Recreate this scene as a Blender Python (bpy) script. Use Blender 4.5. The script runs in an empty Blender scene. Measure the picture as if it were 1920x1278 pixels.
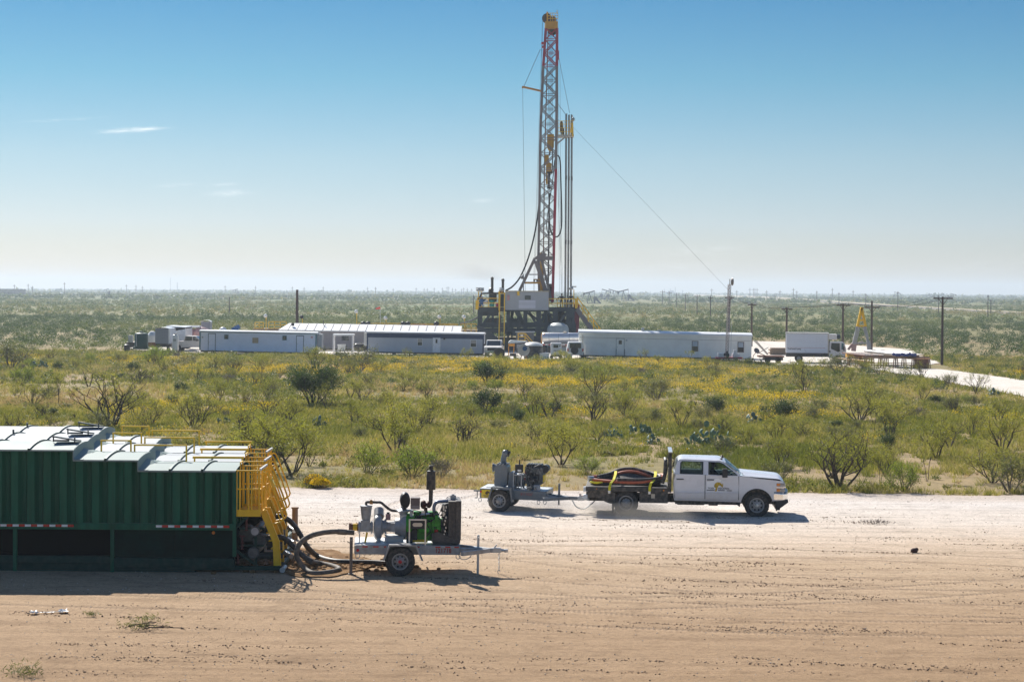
import bpy, math, random
import numpy as np
from mathutils import Vector, Matrix
from mathutils.geometry import tessellate_polygon
R = math.radians
random.seed(7)
NR = np.random.default_rng(11)
scene = bpy.context.scene
COL = scene.collection

# ------------------------------------------------------------------ camera
F = 3733.0            # focal length in pixels of the 1920 px wide photograph (70 mm lens)
CAM_H = 7.45
PITCH = math.atan(94.0 / F)
ROLL = math.atan(12.0 / 1920.0)
_f = Vector((0, math.cos(PITCH), -math.sin(PITCH)))
_u0 = Vector((0, math.sin(PITCH), math.cos(PITCH)))
_r0 = Vector((1, 0, 0))
_r = _r0 * math.cos(ROLL) + _u0 * math.sin(ROLL)
_u = -_r0 * math.sin(ROLL) + _u0 * math.cos(ROLL)


def ray(px, py):
    return _f + _r * ((px - 960) / F) + _u * ((639 - py) / F)


def G(px, py, z=0.0):
    """ground point seen at a pixel"""
    d = ray(px, py)
    t = (z - CAM_H) / d.z
    return Vector((d.x * t, d.y * t, z))


def at(px, py, depth):
    d = ray(px, py)
    t = depth / d.y
    return Vector((d.x * t, depth, CAM_H + d.z * t))


cam_d = bpy.data.cameras.new('camera')
cam_d.lens = 70.0
cam_d.sensor_width = 36.0
cam_d.clip_start = 0.5
cam_d.clip_end = 40000
cam = bpy.data.objects.new('camera', cam_d)
m3 = Matrix((_r, _u, -_f)).transposed()
cam.matrix_world = Matrix.Translation((0, 0, CAM_H)) @ m3.to_4x4()
COL.objects.link(cam)
scene.camera = cam

# ------------------------------------------------------------------ tags
def tag(o, label=None, cat=None, group=None, kind=None):
    if label: o['label'] = label
    if cat: o['category'] = cat
    if group: o['group'] = group
    if kind: o['kind'] = kind
    return o


def thing(name, label, cat, loc=(0, 0, 0), rz=0.0, group=None, rot=None):
    o = bpy.data.objects.new(name, None)
    o.empty_display_size = 0.3
    COL.objects.link(o)
    o.location = loc
    o.rotation_euler = rot if rot else (0, 0, rz)
    return tag(o, label, cat, group)


def dup(root, loc, rz=0.0, label=None, scale=None, group=None):
    r = root.copy()
    COL.objects.link(r)
    r.location = loc
    r.rotation_euler = (0, 0, rz)
    if scale is not None:
        r.scale = (scale,) * 3 if isinstance(scale, (int, float)) else scale
    if label: r['label'] = label
    if group: r['group'] = group
    for ch in list(root.children):
        c = ch.copy(); COL.objects.link(c); c.parent = r
        for g in ch.children:
            d = g.copy(); COL.objects.link(d); d.parent = c
    return r


# ------------------------------------------------------------------ mesh builder
class MB:
    def __init__(s):
        s.v = []; s.f = []; s.mi = []; s.sm = []; s.cur = 0; s.T = None

    def mat(s, i):
        s.cur = i
        return s

    def add(s, vs, fs, smooth=False):
        b = len(s.v)
        if s.T is not None:
            s.v.extend([tuple(s.T @ Vector(p)) for p in vs])
        else:
            s.v.extend([tuple(p) for p in vs])
        for f in fs:
            s.f.append([i + b for i in f]); s.mi.append(s.cur); s.sm.append(smooth)
        return s

    def bx(s, x0, x1, y0, y1, z0, z1):
        vs = [(x0, y0, z0), (x1, y0, z0), (x1, y1, z0), (x0, y1, z0), (x0, y0, z1), (x1, y0, z1), (x1, y1, z1), (x0, y1, z1)]
        return s.add(vs, [(0, 3, 2, 1), (4, 5, 6, 7), (0, 1, 5, 4), (1, 2, 6, 5), (2, 3, 7, 6), (3, 0, 4, 7)])

    def bar(s, p, q, w, h=None, up=(0, 0, 1)):
        p = Vector(p); q = Vector(q); h = h or w
        d = (q - p).normalized(); u = Vector(up)
        if abs(d.dot(u)) > .98: u = Vector((1, 0, 0))
        a = d.cross(u).normalized(); b = a.cross(d).normalized()
        vs = []
        for c in (p, q):
            for i, j in ((-1, -1), (1, -1), (1, 1), (-1, 1)):
                vs.append(c + a * (i * w / 2) + b * (j * h / 2))
        return s.add(vs, [(3, 2, 1, 0), (4, 5, 6, 7), (0, 1, 5, 4), (1, 2, 6, 5), (2, 3, 7, 6), (3, 0, 4, 7)])

    def cyl(s, p, q, r, r2=None, n=12, cap=True):
        r2 = r if r2 is None else r2
        p = Vector(p); q = Vector(q); d = (q - p).normalized()
        u = Vector((0, 0, 1)) if abs(d.z) < .95 else Vector((1, 0, 0))
        a = d.cross(u).normalized(); b = a.cross(d).normalized()
        vs = []
        for c, rr in ((p, r), (q, r2)):
            for i in range(n):
                t = 2 * math.pi * i / n
                vs.append(c + a * (math.cos(t) * rr) + b * (math.sin(t) * rr))
        s.add(vs, [(i, n + i, n + (i + 1) % n, (i + 1) % n) for i in range(n)], True)
        if cap:
            s.add(vs, [list(range(n)), list(range(2 * n - 1, n - 1, -1))])
        return s

    def tube(s, pts, r, n=8, closed=False, cap=True):
        P = [Vector(p) for p in pts]; m = len(P)
        rr = r if isinstance(r, (list, tuple)) else [r] * m
        vs = []; a = None
        for i in range(m):
            if closed: d = P[(i + 1) % m] - P[i - 1]
            else: d = P[min(i + 1, m - 1)] - P[max(i - 1, 0)]
            d.normalize()
            if a is None:
                u = Vector((0, 0, 1)) if abs(d.z) < .9 else Vector((1, 0, 0))
                a = d.cross(u).normalized()
            else:
                a = (a - d * a.dot(d)).normalized()
            b = d.cross(a)
            for k in range(n):
                t = 2 * math.pi * k / n
                vs.append(P[i] + a * (math.cos(t) * rr[i]) + b * (math.sin(t) * rr[i]))
        fs = []
        for i in range(m if closed else m - 1):
            j = (i + 1) % m
            for k in range(n):
                l = (k + 1) % n
                fs.append((i * n + k, i * n + l, j * n + l, j * n + k))
        s.add(vs, fs, True)
        if cap and not closed:
            s.add(vs[:n], [list(range(n - 1, -1, -1))]); s.add(vs[-n:], [list(range(n))])
        return s

    def lathe(s, prof, c=(0, 0, 0), axis='z', n=24, caps=(True, True)):
        c = Vector(c)
        vs = []
        for (r, h) in prof:
            for k in range(n):
                t = 2 * math.pi * k / n
                x, y = r * math.cos(t), r * math.sin(t)
                p = {'z': (x, y, h), 'y': (x, h, y), 'x': (h, x, y)}[axis]
                vs.append(c + Vector(p))
        fs = []
        m = len(prof)
        for i in range(m - 1):
            for k in range(n):
                l = (k + 1) % n
                q = (i * n + k, i * n + l, (i + 1) * n + l, (i + 1) * n + k)
                fs.append(q if axis != 'y' else q[::-1])
        s.add(vs, fs, True)
        a = list(range(n)); b = list(range((m - 1) * n, m * n))
        s.add(vs, ([a[::-1]] if caps[0] else []) + ([b] if caps[1] else []))
        return s

    def prism(s, outer, a, b, holes=(), ax='xz', fn=None):
        """polygon (with holes) extruded from a to b along the third axis"""
        loops = [list(outer)] + [list(h) for h in holes]
        flat = [p for l in loops for p in l]
        tris = tessellate_polygon([[Vector((p[0], p[1], 0)) for p in l] for l in loops])

        def mp(p, w):
            q = {'xz': (p[0], w, p[1]), 'xy': (p[0], p[1], w), 'yz': (w, p[0], p[1])}[ax]
            return fn(Vector(q)) if fn else Vector(q)
        n = len(flat)
        vs = [mp(p, a) for p in flat] + [mp(p, b) for p in flat]
        fs = [tuple(t) for t in tris] + [tuple(n + i for i in t[::-1]) for t in tris]
        o = 0
        for l in loops:
            k = len(l)
            for i in range(k):
                j = (i + 1) % k
                fs.append((o + i, n + o + i, n + o + j, o + j))
            o += k
        return s.add(vs, fs)

    def grid(s, fn, nu, nv, smooth=True, two=0.0):
        vs = [fn(i / nu, j / nv) for i in range(nu + 1) for j in range(nv + 1)]
        w = nv + 1
        fs = [(i * w + j, (i + 1) * w + j, (i + 1) * w + j + 1, i * w + j + 1) for i in range(nu) for j in range(nv)]
        return s.add(vs, fs, smooth)

    def ell(s, c, r, nu=14, nv=8):
        c = Vector(c)
        if isinstance(r, (int, float)): r = (r, r, r)
        vs = []
        for i in range(nv + 1):
            t = math.pi * i / nv
            for k in range(nu):
                p = 2 * math.pi * k / nu
                vs.append((c.x + r[0] * math.sin(t) * math.cos(p), c.y + r[1] * math.sin(t) * math.sin(p), c.z + r[2] * math.cos(t)))
        fs = []
        for i in range(nv):
            for k in range(nu):
                l = (k + 1) % nu
                if i == 0: fs.append((k, nu + k, nu + l))
                elif i == nv - 1: fs.append((i * nu + k, (i + 1) * nu + k, i * nu + l))
                else: fs.append((i * nu + k, (i + 1) * nu + k, (i + 1) * nu + l, i * nu + l))
        return s.add(vs, fs, True)

    def text(s, body, size, T, ext=0.003, align='CENTER', sx=1.0):
        cu = bpy.data.curves.new('lettering', 'FONT')
        cu.body = body; cu.size = size; cu.extrude = ext; cu.align_x = align; cu.align_y = 'CENTER'
        cu.resolution_u = 2; cu.offset = size * .018
        o = bpy.data.objects.new('lettering', cu)
        COL.objects.link(o)
        dg = bpy.context.evaluated_depsgraph_get()
        me = bpy.data.meshes.new_from_object(o.evaluated_get(dg))
        vs = [T @ Vector((v.co.x * sx, v.co.y, v.co.z)) for v in me.vertices]
        fs = [tuple(p.vertices) for p in me.polygons]
        bpy.data.objects.remove(o); bpy.data.curves.remove(cu); bpy.data.meshes.remove(me)
        return s.add(vs, fs)

    def cut(s):
        s.cuts = getattr(s, 'cuts', []) + [(len(s.v), len(s.f))]

    def each(s, name, mats, parent, **k):
        """one object per piece; pieces are divided by cut()"""
        c = [(0, 0)] + s.cuts + ([(len(s.v), len(s.f))] if s.cuts[-1][1] < len(s.f) else [])
        for (v0, f0), (v1, f1) in zip(c[:-1], c[1:]):
            p = MB(); p.v = s.v[v0:v1]; p.f = [[i - v0 for i in f] for f in s.f[f0:f1]]; p.mi = s.mi[f0:f1]; p.sm = s.sm[f0:f1]
            p.build(name, mats, parent, **k)

    def build(s, name, mats, parent=None, bevel=0, seg=2, fix=True, sharp=35):
        me = bpy.data.meshes.new(name)
        me.from_pydata(s.v, [], s.f)
        if not isinstance(mats, (list, tuple)): mats = [mats]
        for m in mats: me.materials.append(m)
        me.polygons.foreach_set('material_index', s.mi)
        me.polygons.foreach_set('use_smooth', s.sm)
        me.update()
        if fix:
            import bmesh
            bm = bmesh.new(); bm.from_mesh(me)
            bmesh.ops.remove_doubles(bm, verts=bm.verts, dist=1e-5)
            bmesh.ops.recalc_face_normals(bm, faces=bm.faces)
            bm.to_mesh(me); bm.free()
        if any(s.sm): me.set_sharp_from_angle(angle=R(sharp))
        o = bpy.data.objects.new(name, me)
        COL.objects.link(o)
        if parent is not None: o.parent = parent
        if bevel:
            b = o.modifiers.new('edge', 'BEVEL'); b.width = bevel; b.segments = seg; b.limit_method = 'ANGLE'; b.angle_limit = R(40)
        return o


def raw_mesh(name, V, faces_per, nf, mat, attrs=None, loops=None, parent=None):
    """V (n,3) float array; faces nf polygons of faces_per corners, corner k of face i is vertex i*faces_per+k unless loops given"""
    me = bpy.data.meshes.new(name)
    me.vertices.add(len(V)); me.vertices.foreach_set('co', V.astype(np.float32).ravel())
    nl = nf * faces_per
    me.loops.add(nl)
    li = np.arange(nl, dtype=np.int32) if loops is None else loops.astype(np.int32)
    me.loops.foreach_set('vertex_index', li)
    me.polygons.add(nf)
    me.polygons.foreach_set('loop_start', np.arange(0, nl, faces_per, dtype=np.int32))
    me.materials.append(mat)
    for k, a in (attrs or {}).items():
        at_ = me.attributes.new(k, 'FLOAT', 'POINT'); at_.data.foreach_set('value', a.astype(np.float32))
    me.update(); me.validate()
    o = bpy.data.objects.new(name, me)
    COL.objects.link(o)
    if parent is not None: o.parent = parent
    return o


def bits(m, x0, x1, z0, z1, y, n, seed, s=.05):
    """small fittings bolted to the side of an engine"""
    rp = random.Random(seed)
    for k in range(n):
        x, z = rp.uniform(x0, x1), rp.uniform(z0, z1); a, b = rp.uniform(.3, 1) * s, rp.uniform(.3, 1) * s; q = rp.random()
        if q < .45: m.bx(x - a, x + a, y - rp.uniform(.02, .07), y, z - b, z + b)
        elif q < .75: m.cyl((x, y, z), (x, y - rp.uniform(.03, .09), z), a * .8, n=10)
        else: m.tube(sweep([(x, y - .03, z), (x + rp.uniform(-.1, .1), y - .07, z + rp.uniform(-.12, .12)), (x + rp.uniform(-.2, .2), y - .03, z + rp.uniform(-.2, .2))], 4), .010, 6)


def sweep(pts, n=12):
    """Catmull-Rom through points"""
    P = [Vector(p) for p in pts]
    P = [P[0] * 2 - P[1]] + P + [P[-1] * 2 - P[-2]]
    out = []
    for i in range(1, len(P) - 2):
        for k in range(n):
            t = k / n
            a, b, c, d = P[i - 1], P[i], P[i + 1], P[i + 2]
            out.append(.5 * ((2 * b) + (c - a) * t + (2 * a - 5 * b + 4 * c - d) * t * t + (3 * b - a - 3 * c + d) * t ** 3))
    out.append(P[-2])
    return out


# ------------------------------------------------------------------ materials
def nodes(name):
    m = bpy.data.materials.new(name); m.use_nodes = True
    nt = m.node_tree; nt.nodes.clear()
    return m, nt, nt.nodes, nt.links


def M(name, col, rough=.6, metal=0., var=.12, vs=2.0, bump=0., bs=40., dust=0., dcol=(.42, .33, .24), spec=.5, coat=0., stretch=(1, 1, 1), low=None):
    m, nt, N, L = nodes(name)
    out = N.new('ShaderNodeOutputMaterial'); b = N.new('ShaderNodeBsdfPrincipled')
    L.new(b.outputs[0], out.inputs[0])
    tc = N.new('ShaderNodeTexCoord'); mp = N.new('ShaderNodeMapping'); mp.inputs['Scale'].default_value = stretch
    L.new(tc.outputs['Object'], mp.inputs[0])
    n = N.new('ShaderNodeTexNoise'); n.inputs['Scale'].default_value = vs; n.inputs['Detail'].default_value = 6; n.inputs['Roughness'].default_value = .65
    L.new(mp.outputs[0], n.inputs['Vector'])
    r = N.new('ShaderNodeValToRGB')
    r.color_ramp.elements[0].position = .3; r.color_ramp.elements[1].position = .7
    r.color_ramp.elements[0].color = tuple(max(0, c * (1 - var)) for c in col) + (1,)
    r.color_ramp.elements[1].color = tuple(min(1, c * (1 + var)) for c in col) + (1,)
    L.new(n.outputs[0], r.inputs[0])
    src = r.outputs[0]
    if dust:
        n2 = N.new('ShaderNodeTexNoise'); n2.inputs['Scale'].default_value = vs * 2.3; n2.inputs['Detail'].default_value = 8
        L.new(mp.outputs[0], n2.inputs['Vector'])
        mr = N.new('ShaderNodeMapRange'); mr.inputs[1].default_value = .4; mr.inputs[2].default_value = .75; mr.inputs[4].default_value = dust
        L.new(n2.outputs[0], mr.inputs[0])
        mx = N.new('ShaderNodeMixRGB'); L.new(mr.outputs[0], mx.inputs[0]); L.new(src, mx.inputs[1]); mx.inputs[2].default_value = dcol + (1,)
        src = mx.outputs[0]
    if low:                                     # road dirt thrown up on the lower panels
        sp = N.new('ShaderNodeSeparateXYZ'); L.new(tc.outputs['Object'], sp.inputs[0])
        ml = N.new('ShaderNodeMath'); ml.operation = 'MULTIPLY_ADD'; L.new(n.outputs[0], ml.inputs[0]); ml.inputs[1].default_value = -.7; L.new(sp.outputs[2], ml.inputs[2])
        mq = N.new('ShaderNodeMapRange'); mq.inputs[1].default_value = low[0]; mq.inputs[2].default_value = low[1]; mq.inputs[3].default_value = low[2]; mq.inputs[4].default_value = 0
        L.new(ml.outputs[0], mq.inputs[0])
        mx = N.new('ShaderNodeMixRGB'); L.new(mq.outputs[0], mx.inputs[0]); L.new(src, mx.inputs[1]); mx.inputs[2].default_value = dcol + (1,); src = mx.outputs[0]
    L.new(src, b.inputs['Base Color'])
    b.inputs['Metallic'].default_value = metal
    b.inputs['Specular IOR Level'].default_value = spec
    if coat: b.inputs['Coat Weight'].default_value = coat; b.inputs['Coat Roughness'].default_value = .08
    mr2 = N.new('ShaderNodeMapRange'); mr2.inputs[3].default_value = max(.03, rough - .1); mr2.inputs[4].default_value = min(1, rough + .12)
    L.new(n.outputs[0], mr2.inputs[0]); L.new(mr2.outputs[0], b.inputs['Roughness'])
    if bump:
        n3 = N.new('ShaderNodeTexNoise'); n3.inputs['Scale'].default_value = bs; n3.inputs['Detail'].default_value = 4
        L.new(mp.outputs[0], n3.inputs['Vector'])
        bp = N.new('ShaderNodeBump'); bp.inputs['Strength'].default_value = bump; bp.inputs['Distance'].default_value = .02
        L.new(n3.outputs[0], bp.inputs['Height']); L.new(bp.outputs[0], b.inputs['Normal'])
    return m


def leafmat(name, cols, trans=.45, rough=.6):
    """leaf material: the point attribute 'tint' picks the leaf's colour"""
    m, nt, N, L = nodes(name)
    out = N.new('ShaderNodeOutputMaterial')
    a = N.new('ShaderNodeAttribute'); a.attribute_name = 'tint'
    oi = N.new('ShaderNodeObjectInfo')
    ad = N.new('ShaderNodeMath'); ad.operation = 'MULTIPLY_ADD'
    L.new(oi.outputs['Random'], ad.inputs[0]); ad.inputs[1].default_value = .34; L.new(a.outputs['Fac'], ad.inputs[2])
    sb = N.new('ShaderNodeMath'); sb.operation = 'SUBTRACT'; L.new(ad.outputs[0], sb.inputs[0]); sb.inputs[1].default_value = .17
    r = N.new('ShaderNodeValToRGB'); el = r.color_ramp.elements
    el[0].color = cols[0] + (1,); el[0].position = 0
    el[1].color = cols[-1] + (1,); el[1].position = 1
    for i, c in enumerate(cols[1:-1]):
        e = el.new((i + 1) / (len(cols) - 1)); e.color = c + (1,)
    L.new(sb.outputs[0], r.inputs[0])
    d = N.new('ShaderNodeBsdfPrincipled'); d.inputs['Roughness'].default_value = rough; d.inputs['Specular IOR Level'].default_value = .25
    t = N.new('ShaderNodeBsdfTranslucent')
    L.new(r.outputs[0], d.inputs['Base Color'])
    hs = N.new('ShaderNodeHueSaturation'); hs.inputs['Value'].default_value = 1.25; hs.inputs['Saturation'].default_value = 1.1
    L.new(r.outputs[0], hs.inputs['Color']); L.new(hs.outputs[0], t.inputs['Color'])
    mx = N.new('ShaderNodeMixShader'); mx.inputs[0].default_value = trans
    L.new(d.outputs[0], mx.inputs[1]); L.new(t.outputs[0], mx.inputs[2]); L.new(mx.outputs[0], out.inputs[0])
    return m


def glassmat(name, tint, refl=.12):
    m, nt, N, L = nodes(name)
    out = N.new('ShaderNodeOutputMaterial')
    t = N.new('ShaderNodeBsdfTransparent'); t.inputs[0].default_value = tint + (1,)
    g = N.new('ShaderNodeBsdfGlossy'); g.inputs['Roughness'].default_value = .03; g.inputs[0].default_value = (.9, .95, 1, 1)
    lw = N.new('ShaderNodeLayerWeight'); lw.inputs[0].default_value = .35
    ad = N.new('ShaderNodeMath'); ad.operation = 'ADD'; ad.use_clamp = True; ad.inputs[1].default_value = refl
    ml = N.new('ShaderNodeMath'); ml.operation = 'MULTIPLY'; ml.inputs[1].default_value = .22
    L.new(lw.outputs['Fresnel'], ml.inputs[0]); L.new(ml.outputs[0], ad.inputs[0])
    mx = N.new('ShaderNodeMixShader'); L.new(ad.outputs[0], mx.inputs[0]); L.new(t.outputs[0], mx.inputs[1]); L.new(g.outputs[0], mx.inputs[2])
    L.new(mx.outputs[0], out.inputs[0])
    return m


def volmat(name, col, dens, aniso=.2):
    m, nt, N, L = nodes(name)
    out = N.new('ShaderNodeOutputMaterial'); v = N.new('ShaderNodeVolumePrincipled')
    v.inputs['Color'].default_value = col + (1,); v.inputs['Density'].default_value = dens; v.inputs['Anisotropy'].default_value = aniso
    L.new(v.outputs[0], out.inputs['Volume'])
    return m


white_paint = M('white paint', (.78, .79, .80), .35, var=.05, dust=.25, coat=.3)
truck_white = M('white car paint', (.80, .80, .82), .28, var=.02, dust=.08, vs=2.2, coat=.6, low=(.12, .55, .6))
truck_white_mid = M('white box panel', (.74, .76, .78), .45, var=.04, dust=.15)
grey_metal = M('galvanised metal', (.46, .48, .50), .38, .65, var=.15, vs=5)
trailer_grey = M('grey trailer paint', (.36, .365, .37), .45, .15, var=.22, vs=5, dust=.4, dcol=(.22, .17, .12))
pump_grey = M('blue grey pump paint', (.17, .195, .215), .4, .1, var=.12, vs=5, dust=.2, dcol=(.3,.25,.2))
light_metal = M('bright metal', (.62, .63, .64), .3, .8, var=.1, vs=6)
silver_roof = M('silver green tank roof', (.27, .335, .315), .6, .0, var=.08, vs=1.5, dust=.08, dcol=(.2, .22, .2), spec=.12)
pale_roof = M('pale silver tank roof', (.40, .43, .45), .6, .0, var=.14, vs=1.5, dust=.08, dcol=(.3, .3, .3), spec=.12)
chrome = M('chrome', (.80, .80, .80), .08, 1.0, var=.02)
black_paint = M('black steel', (.022, .022, .024), .45, var=.3, vs=4, dust=.25)
black_plain = M('black plastic', (.018, .018, .02), .5, var=.2)
rubber = M('tyre rubber', (.026, .025, .025), .8, var=.25, vs=9, dust=.22, bump=.2)
hose_black = M('black hose rubber', (.028, .027, .027), .55, var=.3, vs=4, dust=.3)
hose_dusty = M('dusty hose rubber', (.10, .085, .07), .75, var=.3, vs=4, dust=.5)
hose_orange = M('orange hose rubber', (.55, .12, .05), .55, var=.2, vs=6, dust=.15)
tank_green = M('dark green tank paint', (.013, .115, .062), .5, var=.35, vs=1.6, dust=.30, dcol=(.05, .095, .04), spec=.2, stretch=(1.6, 1.6, .22))
frame_green = M('green frame paint', (.009, .045, .034), .5, var=.2, vs=3, dust=.06, spec=.2)
yellow_paint = M('safety yellow paint', (1.0, .56, .012), .5, var=.08, vs=5, dust=.12, dcol=(.50, .27, .04))
yellow_far = M('faded safety yellow', (.88, .52, .02), .5, var=.15, vs=2)
orange_paint = M('orange paint', (.70, .30, .03), .5, var=.15)
strap_yellow = M('yellow webbing', (.80, .70, .02), .7, var=.08)
red_paint = M('red paint', (.45, .03, .03), .5, var=.2)
red_plastic = M('red plastic', (.55, .02, .02), .25, var=.05)
white_tape = M('white reflective tape', (.80, .80, .78), .4, var=.05)
amber = M('amber lens', (.80, .25, .03), .2, var=.05)
engine_green = M('green engine paint', (.038, .31, .014), .42, var=.4, vs=9, dust=.08, dcol=(.05, .06, .03))
brown_metal = M('brown primer box', (.16, .12, .11), .55, var=.2)
rad_dark = M('radiator steel', (.075, .068, .065), .5, .3, var=.2, vs=6, dust=.2)
rust = M('rusty pipe', (.20, .085, .045), .75, var=.35, vs=8, bump=.3)
post_brown = M('rusty well casing', (.24, .15, .095), .8, var=.25, vs=5, bump=.3)
wood_pole = M('creosote pole wood', (.085, .055, .045), .85, var=.3, vs=3, stretch=(8, 8, .6))
timber = M('weathered timber', (.30, .21, .14), .85, var=.35, vs=5, stretch=(1, 6, 6))
rig_dark = M('dark rig steel', (.030, .042, .050), .5, .1, var=.25, vs=.6)
rig_mid = M('grey rig steel', (.045, .055, .062), .5, .1, var=.2, vs=.6)
mast_grey = M('grey mast steel', (.20, .17, .165), .5, .1, var=.2, vs=.8)
mast_red = M('red mast steel', (.36, .024, .05), .5, .1, var=.2, vs=.8)
doghouse_grey = M('grey doghouse panel', (.42, .43, .45), .5, .1, var=.06, vs=.8)
pipe_dark = M('drill pipe steel', (.07, .06, .06), .4, .6, var=.3, vs=.5)
blue_paint = M('blue paint', (.02, .10, .25), .4, var=.15)
cyan_paint = M('green drum paint', (.02, .30, .25), .45, var=.1)
trailer_blue_white = M('pale blue white siding', (.78, .82, .90), .5, var=.04, vs=.8, dust=.08)
siding_grey = M('grey siding', (.46, .49, .53), .55, var=.05, vs=.8, dust=.12)
siding_cream = M('cream siding', (.86, .85, .77), .55, var=.05, vs=.5, dust=.15)
siding_taupe = M('taupe siding', (.30, .27, .265), .6, var=.08, vs=.8)
roof_white = M('white roof sheet', (.82, .82, .80), .4, var=.04, vs=1)
navy = M('navy trim', (.012, .035, .10), .45, var=.1)
teal = M('teal trim', (.02, .14, .17), .45, var=.1)
window_dark = M('dark window glass', (.03, .04, .045), .08, var=.1, spec=.8)
blind = M('window blind', (.42, .38, .32), .7, var=.1)
poly_black = M('black poly tank', (.022, .028, .033), .5, var=.25, vs=1)
poly_green = M('dark green poly tank', (.012, .075, .055), .45, var=.15, vs=1)
poly_white = M('white poly tank', (.72, .72, .68), .45, var=.06, vs=1)
stainless = M('polished tanker steel', (.74, .74, .74), .34, .75, var=.04, vs=.8)
dial_face = M('gauge face', (.75, .62, .45), .5, var=.05)
cloth_dark = M('dark work clothes', (.022, .024, .032), .9, var=.2)
cloth_blue = M('blue work shirt', (.07, .10, .16), .9, var=.2)
skin = M('skin', (.38, .22, .15), .55, var=.06)
hair_dark = M('dark hair', (.02, .014, .01), .6, var=.2)
hat_yellow = M('yellow hard hat', (.75, .45, .02), .35, var=.05)
seat_cloth = M('seat cloth', (.05, .05, .055), .9, var=.1)
veh_glass = glassmat('car window glass', (.70, .77, .75), .0)
windshield_glass = glassmat('windscreen glass', (.50, .58, .60), .22)
text_black = M('black lettering', (.015, .015, .02), .5, var=.05)
text_red = M('red lettering', (.30, .008, .008), .5, var=.1)
emblem_gold = M('gold emblem', (.55, .36, .02), .5, var=.5, vs=25)
sign_yellow = M('yellow sign plate', (.80, .58, .02), .45, var=.05)
copper = M('weathered brown mesh', (.22, .085, .05), .8, var=.3, vs=3)
cap_blue = M('blue pipe protector', (.012, .035, .22), .4, var=.1)
casing_steel = M('pale steel pipe', (.62, .60, .56), .4, .4, var=.1, vs=1)
orange_pipe = M('rust orange pipe', (.48, .22, .08), .6, var=.2, vs=2)
light_glass = M('lamp glass', (.85, .85, .8), .2, var=.02)
# ------------------------------------------------------------------ light and air
SUN = Vector((-.55, 1.25, 1.0)).normalized()
SUN_EL = math.asin(SUN.z); SUN_AZ = math.atan2(SUN.x, SUN.y)
ld = bpy.data.lights.new('sun', 'SUN'); ld.energy = 5.0; ld.angle = R(.53); ld.color = (1, .95, .87)
lo = bpy.data.objects.new('sun', ld); lo.rotation_euler = SUN.to_track_quat('Z', 'Y').to_euler(); lo.location = SUN * 300
COL.objects.link(lo)
w = bpy.data.worlds.new('World'); scene.world = w; w.use_nodes = True
nt = w.node_tree; N = nt.nodes; L = nt.links; N.clear()
wo = N.new('ShaderNodeOutputWorld'); bg = N.new('ShaderNodeBackground'); bg.inputs[1].default_value = .09
sky = N.new('ShaderNodeTexSky'); sky.sky_type = 'NISHITA'; sky.sun_disc = False
sky.sun_elevation = SUN_EL; sky.sun_rotation = SUN_AZ % (2 * math.pi); sky.altitude = 850; sky.dust_density = .5; sky.air_density = 1.0; sky.ozone_density = 2.0
tcw = N.new('ShaderNodeTexCoord'); sep = N.new('ShaderNodeSeparateXYZ'); L.new(tcw.outputs['Generated'], sep.inputs[0])


def mth(op, a, b=None, c=None, clamp=False):
    n = N.new('ShaderNodeMath'); n.operation = op; n.use_clamp = clamp
    for i, v in enumerate((a, b, c)):
        if v is None: continue
        if isinstance(v, (int, float)): n.inputs[i].default_value = v
        else: L.new(v, n.inputs[i])
    return n.outputs[0]


# colour of the clear sky by its height above the horizon (deeper blue overhead than the physical model gives)
ramp = N.new('ShaderNodeValToRGB')
e = ramp.color_ramp.elements
SKYR = [(0.0, (.445, .425, .435)), (.045, (.448, .43, .445)), (.223, (.435, .475, .58)), (.437, (.375, .465, .545)), (.705, (.222, .415, .50)), (1.0, (.125, .335, .465))]
e[0].position = SKYR[0][0]; e[0].color = SKYR[0][1] + (1,)
e[1].position = 1.0; e[1].color = SKYR[-1][1] + (1,)
for p, c in SKYR[1:-1]:
    q = e.new(p); q.color = c + (1,)
L.new(mth('DIVIDE', sep.outputs[2], .15, clamp=True), ramp.inputs[0])
dome = N.new('ShaderNodeMixRGB'); dr = mth('DIVIDE', mth('SUBTRACT', sep.outputs[2], .15), .30, clamp=True)
L.new(dr, dome.inputs[0]); L.new(ramp.outputs[0], dome.inputs[1]); dome.inputs[2].default_value = (.68, .75, .84, 1)
gm = N.new('ShaderNodeMixRGB'); gm.blend_type = 'MULTIPLY'; gm.inputs[0].default_value = 1.0
L.new(sky.outputs[0], gm.inputs[1]); L.new(dome.outputs[0], gm.inputs[2])
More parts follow.
